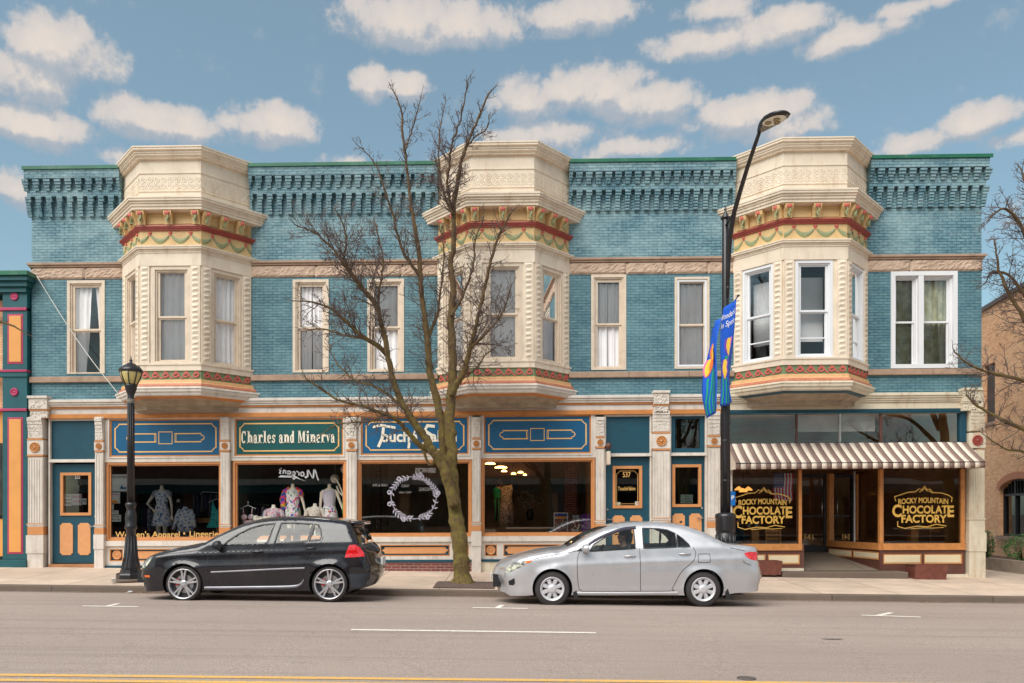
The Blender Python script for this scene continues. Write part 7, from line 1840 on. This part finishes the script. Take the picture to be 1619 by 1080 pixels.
rt = [
 dict(p=[(1715, 925), (1710, 850), (1704, 780), (1698, 720), (1690, 640), (1684, 560), (1676, 470), (1668, 380), (1660, 300), (1650, 230)], r=(15, 2), y=(0, .2), **{'from': .55}, flare=True),
 dict(p=[(1700, 740), (1660, 700), (1619, 679), (1583, 663), (1546, 642), (1528, 624)], r=(7, .8), y=(0, -.3), **{'from': .25}, tl=.9, d=1.2),
 dict(p=[(1690, 640), (1650, 560), (1619, 503), (1592, 457), (1578, 420), (1572, 380)], r=(6, .9), y=(0, .3), **{'from': .2}, tl=.9, d=1.3),
 dict(p=[(1694, 680), (1650, 620), (1616, 601), (1569, 590), (1530, 575), (1509, 554)], r=(5, .8), y=(0, -.8), **{'from': .2}, tl=.9, d=1.1),
 dict(p=[(1676, 470), (1640, 410), (1610, 350), (1585, 330), (1562, 350)], r=(5, .9), y=(0, -.5), **{'from': .1}, tl=.9, d=1.3),
 dict(p=[(1668, 400), (1640, 340), (1622, 290), (1612, 262)], r=(4, .8), y=(0, .5), **{'from': .1}, tl=.8, d=1.3),
 dict(p=[(1684, 560), (1640, 500), (1600, 440), (1570, 430), (1556, 450)], r=(4, .8), y=(0, .5), **{'from': .1}, tl=.8, d=1.1),
 dict(p=[(1700, 740), (1660, 740), (1620, 715), (1590, 710), (1560, 690)], r=(4, .8), y=(0, -.7), **{'from': .3}, tl=.7),
]
make_tree('bare_tree', 'leafless brown tree reaching in from the right edge over the brick wall', rt, -2.4, 23, dens=12)
lt = [
 dict(p=[(-150, 905), (-140, 800), (-130, 700), (-120, 600), (-110, 480), (-100, 350)], r=(13, 3), y=(0, .2), **{'from': .6}, flare=True),
 dict(p=[(-125, 640), (-80, 560), (-40, 520), (-8, 508), (22, 516), (40, 528)], r=(5, .7), y=(0, -.6), **{'from': .55}, tl=.45, d=.5),
 dict(p=[(-110, 480), (-70, 430), (-50, 380)], r=(4, .9), y=(0, .6), **{'from': .1}, tl=.6),
]
make_tree('bare_tree', 'leafless twigs of a tree entering at the left edge beside the teal neighbour', lt, -2.4, 31, dens=4.0)
# evergreen shrubs by the brick building
def shrub(u, v0, v1, w_px, Y, label, seed, cols, yv=None):
    g = random.Random(seed); xc, zt_ = at(u, v0, Y); _, zb_ = at(u, v1, Y); s_ = pxm(u, Y); R_ = w_px / 2 / s_; e = empty('shrub', (xc, Y, zb_), label, 'shrub')
    m = MB().mat(pm('shrub_stem', S(80, 60, 44), .9)); 
    for _ in range(7): q = g.uniform(0, 6.3); m.tube([(xc, Y, zb_ - .05), (xc + .3 * R_ * cos(q), Y + .3 * R_ * sin(q), zb_ + (zt_ - zb_) * .4), (xc + .7 * R_ * cos(q), Y + .7 * R_ * sin(q), zb_ + (zt_ - zb_) * .75)], [.02, .012, .005], 4)
    m.build('stem', e); m = MB(); hh = (zt_ - zb_) / 2
    for i in range(int(2600 * R_ * hh * 2) + 500):
        q = g.uniform(0, 2 * pi); ph = math.acos(g.uniform(-1, 1)); rr = g.uniform(.55, 1) ** .5 * (1 + .16 * sin(5 * q + seed) * sin(4 * ph))
        c = Vector((xc + R_ * rr * sin(ph) * cos(q), Y + R_ * rr * sin(ph) * sin(q), zb_ + hh + hh * rr * cos(ph))); l = g.uniform(.025, .06)
        d = Vector((g.gauss(0, 1), g.gauss(0, 1), g.gauss(.4, 1))).normalized(); o = d.orthogonal().normalized() * l * .4
        m.mat(cols[g.randrange(len(cols))]); m.add([c, c + d * l * .5 + o, c + d * l, c + d * l * .5 - o], [(0, 1, 2, 3)])
    m.build('foliage', e); return e
GR = [pm('leaf_green_a', S(62, 116, 44, .8), .6, var=.2, sc=9), pm('leaf_green_b', S(84, 142, 52, .8), .6, var=.2, sc=9), pm('leaf_green_c', S(40, 84, 36, .8), .6, var=.2, sc=9)]
shrub(1617, 846, 889, 56, 3.4, 'round bright green shrub under the arched window at the right edge', 3, GR)
shrub(1560, 838, 884, 22, 3.0, 'narrow dark green shrub half hidden behind the white end pillar', 4, [GR[2], GR[0]])

# ------------------------------------------------------------------ mannequins and clothes in the apparel windows
def remesh(o, vox=.014):
    md = o.modifiers.new('join', 'REMESH'); md.mode = 'VOXEL'; md.voxel_size = vox; md.use_smooth_shade = True
    sm = o.modifiers.new('soft', 'SMOOTH'); sm.iterations = 3; sm.factor = .5; return o
def hand(m, p, d, side, r=.011, curl=.3):
    # palm, four fingers and a thumb leaving the side of the palm
    d = Vector(d).normalized(); w = Vector((side, 0, 0)); w = (w - d * w.dot(d)).normalized(); nrm = d.cross(w)
    p = Vector(p); m.tube([p, p + d * .04, p + d * .085], [.024, .036, .034], 8, flat=.5)
    for i, ln in enumerate((.062, .074, .070, .054)):
        b = p + d * .08 + w * (.027 - .018 * i); m.tube([b, b + d * ln * .5 + nrm * curl * .02, b + d * ln + nrm * curl * .06], [r, r * .9, r * .7], 5)
    b = p + d * .025 + w * .028; m.tube([b, b + d * .03 + w * .025, b + d * .06 + w * .03], [r * 1.1, r, r * .8], 5)
def body_form(m, x, y, zs, k=1.0, legs=True, arms=None, neck=True, zfoot=None, tilt=0):
    S_ = [(-.70, .15, .11), (-.60, .17, .125), (-.52, .165, .12), (-.38, .118, .09), (-.30, .125, .095), (-.20, .15, .125), (-.12, .155, .11), (-.05, .165, .08), (-.01, .11, .06), (.02, .058, .05)]
    m.loft([(x + tilt * (-a) * .1, y, zs + a * k, b * k, c * k) for a, b, c in S_], 16)
    if neck: m.loft([(x, y, zs - .02, .055 * k, .05 * k), (x, y - .005, zs + .05 * k, .045 * k, .045 * k), (x, y - .01, zs + .11 * k, .045 * k, .048 * k), (x, y - .01, zs + .12 * k, .03 * k, .03 * k)], 12)
    for i, s_ in enumerate((-1, 1)):
        if arms and arms[i]:
            P = [Vector((x + a * k, y + b * k, zs + c * k)) for a, b, c in arms[i]]
            m.tube([Vector((x + s_ * .13 * k, y, zs - .05 * k))] + P, [.05 * k, .048 * k, .036 * k, .022 * k][:len(P) + 1] if len(P) == 3 else [.05 * k] + [.04 * k] * len(P), 10)
            hand(m, P[-1], P[-1] - P[-2], -s_ )
        if legs:
            zf = zfoot if zfoot is not None else zs - 1.42 * k
            L_ = (zs - .62 * k) - zf
            m.tube([(x + s_ * .085 * k, y, zs - .60 * k), (x + s_ * .085 * k, y - .01, zf + L_ * .52), (x + s_ * .085 * k, y + .01, zf + L_ * .33), (x + s_ * .08 * k, y, zf + .06), (x + s_ * .08 * k, y, zf + .02)], [.088 * k, .055 * k, .056 * k, .034 * k, .034 * k], 10)
            m.tube([(x + s_ * .08 * k, y + .03, zf + .03), (x + s_ * .09 * k, y - .08, zf + .025), (x + s_ * .095 * k, y - .17, zf + .015)], [.034, .035, .02], 8)
DBLUE = floral('blue_leaf_print', S(236, 240, 250), (S(110, 156, 220), S(64, 110, 180), S(246, 248, 252)), 13, .53)
DFLOR = floral('bright_flower_print', S(238, 234, 236), (S(220, 40, 70), S(60, 80, 190), S(240, 120, 180), S(90, 170, 80)), 9, .55)
DTURQ = floral('turquoise_print', S(50, 200, 196), (S(150, 210, 200), S(20, 110, 120)), 24, .55)
DPINK = floral('pink_lace_print', S(226, 200, 206), (S(214, 110, 140), S(120, 170, 190)), 20, .53)
DLACE = floral('cream_lace', S(222, 212, 200), (S(190, 176, 160), S(236, 230, 222)), 26, .52)
def mann(u, v_neck, Y, label, arms, dress, legs=True, zf=None, kk=1.0, neckpx=9):
    x, zs = at(u, v_neck, Y); zs = zs - .09 * kk
    e = empty('mannequin', (x, Y, zs - (1.42 if legs else .7)), label, 'mannequin'); m = MB().mat(PLASTERW); body_form(m, x, Y, zs, kk, legs, arms, zfoot=zf)
    remesh(m.build('body', e)); dress(e, x, Y, zs); return e
def dress_a(e, x, Y, z):
    m = MB().mat(DBLUE); n = 28
    m.loft([(x, Y, z - .92, .265, .19), (x, Y, z - .80, .24, .17), (x, Y, z - .62, .205, .15), (x, Y, z - .50, .18, .135), (x, Y, z - .37, .135, .105), (x, Y, z - .28, .145, .115), (x, Y, z - .18, .170, .142), (x, Y, z - .10, .165, .12), (x, Y, z - .045, .17, .09)], n, cap=False)
    m.build('dress', e)
    m = MB().mat(pm('sheer_blue_lace', S(150, 150, 165), .8))
    for s_ in (-1, 1): m.tube([(x + s_ * .12, Y, z - .03), (x + s_ * .2, Y, z - .08), (x + s_ * .23, Y, z - .17)], [.05, .058, .05], 10, cap=False)
    m.build('sleeve', e)
mann(256, 769, .75, 'cream headless mannequin in a blue leaf print dress in the left apparel window',
     (((-.20, .0, -.10), (-.36, -.03, -.36), (-.19, -.10, -.50)), ((.19, 0, -.10), (.25, .0, -.38), (.27, -.03, -.64))), dress_a)
def dress_b(e, x, Y, z):
    m = MB().mat(DFLOR); m.loft([(x, Y, z - .85, .22, .16), (x, Y, z - .6, .2, .15), (x, Y, z - .38, .16, .12), (x, Y, z - .18, .172, .142), (x, Y, z - .04, .165, .09)], 24, cap=False); m.build('dress', e)
    m = MB().mat(floral('rainbow_wrap', S(220, 60, 50), (S(240, 170, 40), S(60, 150, 70), S(220, 60, 150), S(40, 70, 170)), 7, .5))
    m.tube([(x - .08, Y, z - .0), (x - .2, Y, z - .08), (x - .25, Y, z - .28), (x - .22, Y - .02, z - .55)], [.06, .075, .09, .07], 10, cap=False); m.tube([(x + .08, Y, z - .0), (x + .2, Y, z - .08), (x + .24, Y, z - .2)], [.05, .065, .06], 10, cap=False); m.build('wrap', e)
mann(463, 766.5, .75, 'cream headless mannequin in a white flowered dress with a rainbow wrap', (((-.2, 0, -.1), (-.25, 0, -.4), (-.24, -.04, -.64)), ((.19, 0, -.1), (.27, 0, -.38), (.33, -.03, -.62))), dress_b)
def dress_c(e, x, Y, z):
    m = MB().mat(pm('white_jersey', S(208, 202, 216), .8)); m.loft([(x, Y, z - .45, .152, .12), (x, Y, z - .38, .142, .11), (x, Y, z - .18, .17, .14), (x, Y, z - .04, .165, .09)], 24, cap=False); m.build('bodice', e)
    m = MB().mat(DFLOR); m.loft([(x, Y, z - .85, .235, .17), (x, Y, z - .6, .205, .155), (x, Y, z - .45, .153, .121)], 24, cap=False); m.build('skirt', e)
mann(521, 767, .75, 'cream headless mannequin in a pale dress with a flowered hem beside the paper lanterns', (((-.2, 0, -.1), (-.23, 0, -.4), (-.24, -.02, -.64)), ((.19, 0, -.1), (.28, 0, -.36), (.38, -.03, -.62))), dress_c)
def bust(u, v, Y, mat, label, kk=.9):
    x, zs = at(u, v, Y); zs -= .08 * kk; e = empty('bust_form', (x, Y, zs - .75), label, 'bust form'); m = MB().mat(PLASTERW)
    m.loft([(x, Y, zs - .6 * kk, .15 * kk, .11 * kk), (x, Y, zs - .4 * kk, .12 * kk, .09 * kk), (x, Y, zs - .2 * kk, .15 * kk, .12 * kk), (x, Y, zs - .05 * kk, .17 * kk, .08 * kk), (x, Y, zs, .06 * kk, .055 * kk), (x, Y, zs + .08 * kk, .045 * kk, .045 * kk)], 14); m.tube([(x, Y, zs - .6), (x, Y, zs - 1.0)], .02, 6); m.build('body', e)
    m = MB().mat(mat); m.loft([(x, Y, zs - .5 * kk, .17 * kk, .13 * kk), (x, Y, zs - .35 * kk, .15 * kk, .11 * kk), (x, Y, zs - .2 * kk, .18 * kk, .14 * kk), (x, Y, zs - .06 * kk, .2 * kk, .1 * kk), (x, Y, zs - .02 * kk, .12 * kk, .08 * kk)], 20, cap=False)
    for s_ in (-1, 1): m.tube([(x + s_ * .14 * kk, Y, zs - .06 * kk), (x + s_ * .23 * kk, Y, zs - .14 * kk), (x + s_ * .26 * kk, Y, zs - .28 * kk)], [.05, .06, .055], 10, cap=False)
    m.build('top', e); return e
bust(432.5, 798, .6, DPINK, 'headless bust form in a pastel flowered top behind the black hatchback')
bust(498, 796, .65, DLACE, 'headless bust form in a cream lace top between the two dressed mannequins')
bust(282, 789, 1.1, pm('black_top_cloth', S(26, 26, 32), .8), 'headless bust form in a black top left of the blue shirt', .85)
# blue shirt on a stand, teal swimwear on a hanger, pink set on a hanger
x, z = at(293, 803, .6); e = empty('blue_shirt', (x, .6, z - .8), 'blue leaf print shirt on a stand beside the first mannequin', 'shirt')
m = MB().mat(DBLUE); m.loft([(x, .6, z - .62, .22, .1), (x, .6, z - .35, .19, .1), (x, .6, z - .1, .17, .09), (x, .6, z - .03, .09, .06), (x, .6, z + .03, .05, .045)], 20)
m.build('front', e); m = MB().mat(DBLUE)
m.tube([(x - .12, .6, z - .05), (x - .2, .6, z - .2), (x - .3, .58, z - .55)], [.06, .06, .045], 10); m.build('sleeve', e); m = MB().mat(DBLUE).tube([(x + .12, .6, z - .05), (x + .2, .6, z - .2), (x + .25, .58, z - .5)], [.06, .06, .045], 10); m.build('sleeve', e)
def hanger(m, x, y, z, w_=.2): m.tube([(x - w_, y, z - .09), (x, y, z), (x + w_, y, z - .09)], .009, 5); m.tube([(x, y, z), (x, y, z + .05), (x + .02, y, z + .075), (x + .0, y, z + .095), (x - .02, y, z + .08)], .006, 5)
x, z = at(342, 795, .5); e = empty('swimsuit', (x, .5, z - .7), 'turquoise print slip hanging at the right of the left apparel window', 'garment')
m = MB().mat(DTURQ); m.loft([(x, .5, z - .62, .26, .05), (x, .5, z - .45, .17, .05), (x, .5, z - .3, .13, .05), (x, .5, z - .2, .14, .055)], 16, cap=False)
for s_ in (-1, 1): m.poly([(x + s_ * .0, z - .2), (x + s_ * .14, z - .2), (x + s_ * .13, z - .04), (x + s_ * .11, z + .06), (x + s_ * .09, z - .02)][::s_], -.56, -.545)
m.build('slip', e); m = MB().mat(PAPER); hanger(m, x, .5, z + .1); m.build('hanger', e)
x, z = at(392, 800, .5); e = empty('hanging_set', (x, .5, z - .5), 'pink flowered bra set on a white hanger in the second apparel window', 'garment')
m = MB().mat(DPINK)
for s_ in (-1, 1): m.ell((x + s_ * .09, .48, z - .28), (.085, .05, .075), 12, 8); m.tube([(x + s_ * .10, .48, z - .2), (x + s_ * .12, .48, z - .04)], .012, 5)
m.loft([(x, .5, z - .5, .10, .03), (x, .5, z - .36, .15, .04)], 14); m.build('bra', e); m = MB().mat(PAPER); hanger(m, x, .5, z + .02, .2); m.build('hanger', e)
g = random.Random(5)
def heap(u, v, Y, w_, h_, mat, name, label):
    x, z = at(u, v, Y); m = MB().mat(mat)
    for i in range(16): m.ell((x + g.uniform(-1, 1) * w_ * .7, Y + g.uniform(-.1, .1), z - h_ * .5 + g.uniform(-.3, .3) * h_), (w_ * .3, .09, h_ * .28), 8, 6)
    o = remesh(m.build(name), .02); tag(o, label, 'fabric')
heap(415, 815, .45, .25, .25, DLACE, 'fabric_heap', 'heap of pale lace fabric beside the hanging pink set'); heap(330, 846, .35, .32, .14, PAPER, 'fur_stole', 'fluffy white stole lying at the bottom right of the left apparel window')
for (u, v, r, Y, lab) in ((529.5, 757, .115, .8, 'white round paper lantern above the pale dressed mannequin'), (545, 742, .105, .6, 'white round paper lantern touching the top right window frame')):
    x, z = at(u, v, Y); m = MB().mat(pm('lantern_paper', S(200, 192, 184), .8)); pr = [(r * sin(pi * i / 16) * (1 if i % 2 else .965) + .001, -r * cos(pi * i / 16)) for i in range(17)]; m.lathe((x, Y, z), pr, 20); m.tube([(x, Y, z + r), (x, Y, 3.2)], .003, 3); tag(m.build('paper_lantern'), lab, 'lantern')
x, z = at(541, 800, .6); m = MB().mat(PLASTERW)
for P in ([(x + .05, .6, z - .4), (x + .04, .6, z + .1), (x + .0, .6, z + .35), (x - .12, .6, z + .62), (x - .2, .6, z + .72)], [(x + .02, .6, z + .25), (x - .08, .6, z + .36), (x - .14, .6, z + .5)], [(x + .03, .6, z + .2), (x + .09, .6, z + .5), (x + .02, .6, z + .68)]): m.tube(crv(P, 4), [.02] * len(crv(P, 4)), 6)
tag(m.build('display_branch'), 'white painted display branch at the right of the second apparel window', 'branch')
x, z = at(544.5, 790, .7); m = MB().mat(pm('green_drape_cloth', S(90, 190, 90), .8)); m.loft([(x, .7, z - .35, .06, .05), (x, .7, z - .1, .05, .04), (x, .7, z + .15, .035, .03), (x, .7, z + .28, .02, .02)], 12); tag(m.build('green_drape'), 'narrow green cloth hanging against the right frame of the second apparel window', 'garment')
# rails and shelves further inside
for (u0, u1, v, Y, mt, lab) in ((275, 350, 823, 1.3, WOOD, 'low wooden shelf behind the blue shirt'), (372, 392, 825, 1.2, WOOD, 'short wooden shelf at the left of the second apparel window')):
    a, z = at(u0, v, Y); b, _ = at(u1, v, Y); e = empty('display_shelf', ((a + b) / 2, Y, z - .8), lab, 'shelf'); MB().mat(mt).box(a, b, -Y - .2, -Y + .2, z - .06, z + .06).build('board', e)
    for s_ in (a + .04, b - .04): MB().mat(mt).box(s_ - .03, s_ + .03, -Y - .18, -Y + .18, .46, z - .06).build('leg', e)
def rail(u0, u1, v, Y, label, seed, cols):
    g = random.Random(seed); a, z = at(u0, v, Y); b, _ = at(u1, v, Y); e = empty('clothes_rail', ((a + b) / 2, Y, .5), label, 'clothes rail')
    m = MB().mat(STEEL); P = crv([(a, Y, z - .25), (a + (b - a) * .3, Y, z - .02), ((a + b) / 2, Y, z), (b, Y, z - .03)], 5); m.tube(P, .012, 6); m.tube([(a, Y, z - .25), (a, Y, .46)], .014, 6).tube([(b, Y, z - .03), (b, Y, .46)], .014, 6); m.build('rail', e)
    n = int((b - a) / .11)
    for i in range(n):
        x = a + .06 + (b - a - .1) * i / n; l = g.uniform(.35, .8); m = MB().mat(cols[g.randrange(len(cols))]); m.loft([(x, Y, z - .1 - l, .05, .2), (x, Y, z - .3, .035, .17), (x, Y, z - .1, .02, .16), (x, Y, z - .06, .01, .05)], 10); m.build('garment', e)
DK = [pm('dim_navy_cloth', S(48, 56, 92), .85), pm('dim_purple_cloth', S(78, 50, 96), .85), pm('dim_teal_cloth', S(40, 90, 96), .85), pm('dim_grey_cloth', S(96, 96, 104), .85), DBLUE]
rail(214, 246, 797, 1.9, 'rail of dark and blue clothes behind the first mannequin', 2, DK); rail(376, 425, 797, 1.8, 'chrome rail of clothes behind the pink hanging set', 3, DK + [DPINK]); rail(306, 350, 778, 1.6, 'arched chrome rail above the turquoise slip', 4, [DK[3], DK[0]])
# ------------------------------------------------------------------ people and figures
def face(m, c, k, yaw=0):
    pass
SKIN = pm('skin', S(196, 150, 126), .55, var=.04); HAIR = pm('dark_hair', S(34, 26, 24), .7)
def head(par, c, k, yaw, hair=True, cap=None):
    # c = centre of the head; faces along (cos yaw, sin yaw)
    fx_, fy_ = cos(yaw), sin(yaw); m = MB().mat(SKIN); T3 = lambda f_, s_, u_: (c[0] + (f_ * fx_ - s_ * fy_) * k, c[1] + (f_ * fy_ + s_ * fx_) * k, c[2] + u_ * k)
    def el(f_, s_, u_, r): m.ell(T3(f_, s_, u_), (r[0] * k, r[1] * k, r[2] * k), 14, 10)
    el(0, 0, .03, (.085, .085, .095)); el(.02, 0, -.03, (.07, .06, .09)); el(.095, 0, -.005, (.016, .012, .024)); el(.06, 0, -.095, (.03, .026, .022)); el(.083, 0, -.055, (.012, .024, .008)); el(0, .082, 0, (.02, .012, .032)); el(0, -.082, 0, (.02, .012, .032))
    m.tube([T3(-.01, 0, -.08), T3(-.02, 0, -.2)], [.055 * k, .06 * k], 10); return m, T3
def person(name, label, kind, c, yaw, torso, limbs, top_mat, leg_mat, hair=True, cap=None):
    # torso: list of (pt, r); limbs: list of (pts, radii, is_arm)
    e = empty('person', (torso[0][0][0], torso[0][0][1], min(p[2] for l in limbs for p in l[0])), label, 'person')
    m, T3 = head(e, c, 1, yaw); 
    m.tube([p for p, r in torso], [r * .92 for p, r in torso], 14, flat=.75)
    for pts, rr, arm in limbs:
        m.tube(pts, [r * .85 for r in rr], 10)
        if arm: hand(m, pts[-1], Vector(pts[-1]) - Vector(pts[-2]), 1)
    remesh(m.build('body', e), .012)
    t = MB().mat(top_mat); t.tube([p for p, r in torso], [r * 1.06 for p, r in torso], 16, flat=.78)
    for pts, rr, arm in limbs:
        if arm: t.tube(pts[:-1] + [Vector(pts[-2]).lerp(Vector(pts[-1]), .85)], [r * 1.15 for r in rr], 10)
    remesh(t.build('shirt', e), .014)
    if leg_mat:
        t = MB().mat(leg_mat)
        for pts, rr, arm in limbs:
            if not arm: t.tube(pts, [r * 1.08 for r in rr], 10)
        t.build('trousers', e)
    hm = MB().mat(HAIR if not cap else cap)
    hm.ell(T3(-.018, 0, .055), (.098, .098, .085), 14, 8)
    if cap: hm.ell(T3(.10, 0, .045), (.07, .07, .012), 12, 6)
    else: hm.ell(T3(-.05, 0, -.01), (.065, .085, .085), 12, 8)
    hm.build('cap' if cap else 'hair', e)
    em = MB().mat(BLKPL)
    for s_ in (-1, 1): em.ell(T3(.083, .03 * s_, .012), (.008, .011, .006), 8, 5)
    em.build('eyes', e); return e
sx_, sy_, sz_ = xs_ + 2.12, YC - .36, z2_
person('driver', 'person in dark cap and dark jacket at the wheel of the silver car', 'driver', (sx_ + .06, sy_, sz_ + 1.19), pi, [((sx_ + .12, sy_, sz_ + .56), .17), ((sx_ + .14, sy_, sz_ + .75), .165), ((sx_ + .12, sy_, sz_ + .95), .19), ((sx_ + .10, sy_, sz_ + 1.03), .1)],
       [([(sx_ + .1, sy_ - .2, sz_ + .95), (sx_ - .08, sy_ - .26, sz_ + .75), (sx_ - .32, sy_ - .14, sz_ + .86)], [.06, .048, .032], True), ([(sx_ + .1, sy_ + .2, sz_ + .95), (sx_ - .08, sy_ + .26, sz_ + .75), (sx_ - .32, sy_ + .14, sz_ + .86)], [.06, .048, .032], True),
        ([(sx_ + .05, sy_ - .1, sz_ + .58), (sx_ - .4, sy_ - .12, sz_ + .64), (sx_ - .62, sy_ - .12, sz_ + .36)], [.09, .07, .05], False), ([(sx_ + .05, sy_ + .1, sz_ + .58), (sx_ - .4, sy_ + .12, sz_ + .64), (sx_ - .62, sy_ + .12, sz_ + .36)], [.09, .07, .05], False)],
       pm('dark_jacket', S(44, 44, 52), .8), pm('denim', S(52, 62, 84), .8), cap=pm('dark_cap', S(36, 34, 40), .8))
x, z = at(1166, 818, 1.1)
person('diner', 'person in teal jacket seated in the left chocolate shop window behind the lamp post', 'diner', (x, 1.1, z), 0.2, [((x + .02, 1.1, z - .72), .15), ((x, 1.1, z - .5), .15), ((x, 1.1, z - .28), .17), ((x, 1.1, z - .2), .1)],
       [([(x, .92, z - .28), (x + .1, .86, z - .52), (x + .32, .84, z - .46)], [.055, .045, .03], True), ([(x, 1.28, z - .28), (x + .1, 1.34, z - .5), (x + .32, 1.2, z - .46)], [.055, .045, .03], True),
        ([(x + .02, 1.0, z - .7), (x + .42, 1.0, z - .68), (x + .45, 1.0, z - 1.08)], [.085, .065, .045], False), ([(x + .02, 1.2, z - .7), (x + .42, 1.2, z - .68), (x + .45, 1.2, z - 1.08)], [.085, .065, .045], False)],
       pm('teal_jacket', S(30, 84, 104), .8), pm('denim', S(52, 62, 84), .8))
Ym = 2.6; x, zh = at(788.5, 764, Ym); _, zf_ = at(786, 824, Ym); k = (zh - zf_) / 1.55
e = person('figure', 'person in green top and black trousers with green side stripes inside the salon', 'f', (x, Ym, zh), pi / 2, [((x - .02, Ym, zh - .62 * k), .15 * k), ((x - .03, Ym, zh - .42 * k), .13 * k), ((x - .03, Ym, zh - .25 * k), .17 * k), ((x, Ym, zh - .16 * k), .08 * k)],
       [([(x - .16 * k, Ym, zh - .22 * k), (x - .2 * k, Ym + .05, zh - .45 * k), (x - .12 * k, Ym + .1, zh - .65 * k)], [.05 * k, .04 * k, .028 * k], True), ([(x + .14 * k, Ym, zh - .22 * k), (x + .26 * k, Ym + .1, zh - .3 * k), (x + .38 * k, Ym + .1, zh - .2 * k)], [.05 * k, .04 * k, .028 * k], True),
        ([(x - .1 * k, Ym, zh - .6 * k), (x - .09 * k, Ym, zh - 1.05 * k), (x - .1 * k, Ym, zf_)], [.085 * k, .06 * k, .045 * k], False), ([(x + .04 * k, Ym, zh - .6 * k), (x + .05 * k, Ym, zh - 1.05 * k), (x + .03 * k, Ym, zf_)], [.085 * k, .06 * k, .045 * k], False)],
       pm('green_top_cloth', S(20, 150, 100), .7), pm('black_trousers', S(26, 30, 32), .8))
m = MB().mat(pm('green_stripe', S(60, 200, 130), .7))
for dx_ in (-.09, .05): m.tube([(x + dx_ * k - .04, Ym - .085, zh - .65 * k), (x + dx_ * k - .03, Ym - .065, zh - 1.05 * k), (x + dx_ * k - .04, Ym - .05, zf_)], .013, 5)
m.build('stripe', e)
x, z = at(801, 768, Ym - .1); m = MB().mat(floral('animal_print', S(196, 178, 160), (S(70, 54, 50), S(120, 96, 84)), 26, .5)); m.loft([(x, Ym - .1, z - 1.05, .21, .15), (x, Ym - .1, z - .6, .19, .14), (x, Ym - .1, z - .3, .14, .1), (x, Ym - .1, z - .05, .17, .1), (x, Ym - .1, z, .08, .06)], 18); tag(m.build('print_dress'), 'animal print dress on a stand beside the green topped figure', 'dress')
# table of flowers seen dimly in the salon and a reception shelf
x, z = at(838, 790, 3.4); m = MB(); g = random.Random(9)
for i in range(260):
    q = g.uniform(0, 6.3); r = g.uniform(0, .42); c = Vector((x + r * cos(q), 3.4 + r * .4 * sin(q), z + g.uniform(-.28, .34) * (1 - r))); d = Vector((g.gauss(0, 1), g.gauss(0, 1), g.gauss(0, 1))).normalized() * .05; o = d.orthogonal().normalized() * .022
    m.mat(pm('dusty_leaf', S(96, 110, 90), .8) if i % 3 else pm('dusty_flower', S(190, 186, 180), .8)); m.add([c, c + d * .5 + o, c + d, c + d * .5 - o], [(0, 1, 2, 3)])
m.mat(BLKPL).lathe((x, 3.4, z - .6), [(.08, 0), (.12, .2), (.07, .34)], 12); tag(m.build('potted_plant'), 'dusty potted plant in the middle of the salon behind the poster window', 'plant')
# ------------------------------------------------------------------ the other side of the street (mirrored in the glass)
for (x0, x1, h_, mt, lab) in ((-30, -11, 5.8, BR_OPP, 'brown brick shop row across the street, left part'), (-10.9, 6, 6.6, BR_TAN, 'tan brick shop row across the street, middle part'), (6.1, 30, 5.6, BR_OPP, 'brown brick shop row across the street, right part')):
    e = empty('opposite_building', ((x0 + x1) / 2, -34, -.1), lab, 'building'); fo_ = Fr((x1, -34), (-1, 0)); W_ = x1 - x0; hs = []; n = int(W_ / 3.2); p = W_ / n
    for i in range(n): hs += [(i * p + .3, i * p + p - .3, .6, 3.1)]
    MB().mat(mt).wall(0, W_, -.6, h_, hs, -.3, 0, fo_).build('wall', e); MB().mat(WHITE).box(0, W_, 0, .35, h_ - .3, h_, fo_).box(0, W_, 0, .2, 3.5, 3.9, fo_).build('cornice', e)
    MB().mat(DARK).box(0, W_, -1.2, -1.1, -.6, h_, fo_).build('interior_wall', e); MB().mat(pm('opposite_awning', S(20, 70, 66), .8)).add([fo_(.5, .0, 3.6), fo_(W_ - .5, 0, 3.6), fo_(W_ - .5, 1.1, 2.9), fo_(.5, 1.1, 2.9)], [(0, 1, 2, 3)]).build('awning', e)
    MB().mat(mt).box(0, .3, -8, -.3, -.6, h_, fo_).box(W_ - .3, W_, -8, -.3, -.6, h_, fo_).build('side_wall', e)
sheet('sidewalk', [-60, 60], [-34, -30.4], lambda x, y: .12, CONC); 
for (dx_, dz_) in ((-9.5, .2), (3.5, .12), (12.0, .1)):
    r = ctree.copy(); COL.objects.link(r); r.location = (tx + dx_, -31.6, .1); r.rotation_euler = (0, 0, 2.2 + dx_); r.scale = (1.5, 1.5, 1.5); r['label'] = {-9.5: 'leafless tree across the street before the brown left row', 3.5: 'leafless tree across the street before the tan middle row', 12.0: 'leafless tree across the street before the brown right row'}[dx_]
    for c in list(ctree.children):
        d = c.copy(); COL.objects.link(d); d.parent = r; d.matrix_parent_inverse = c.matrix_parent_inverse.copy()
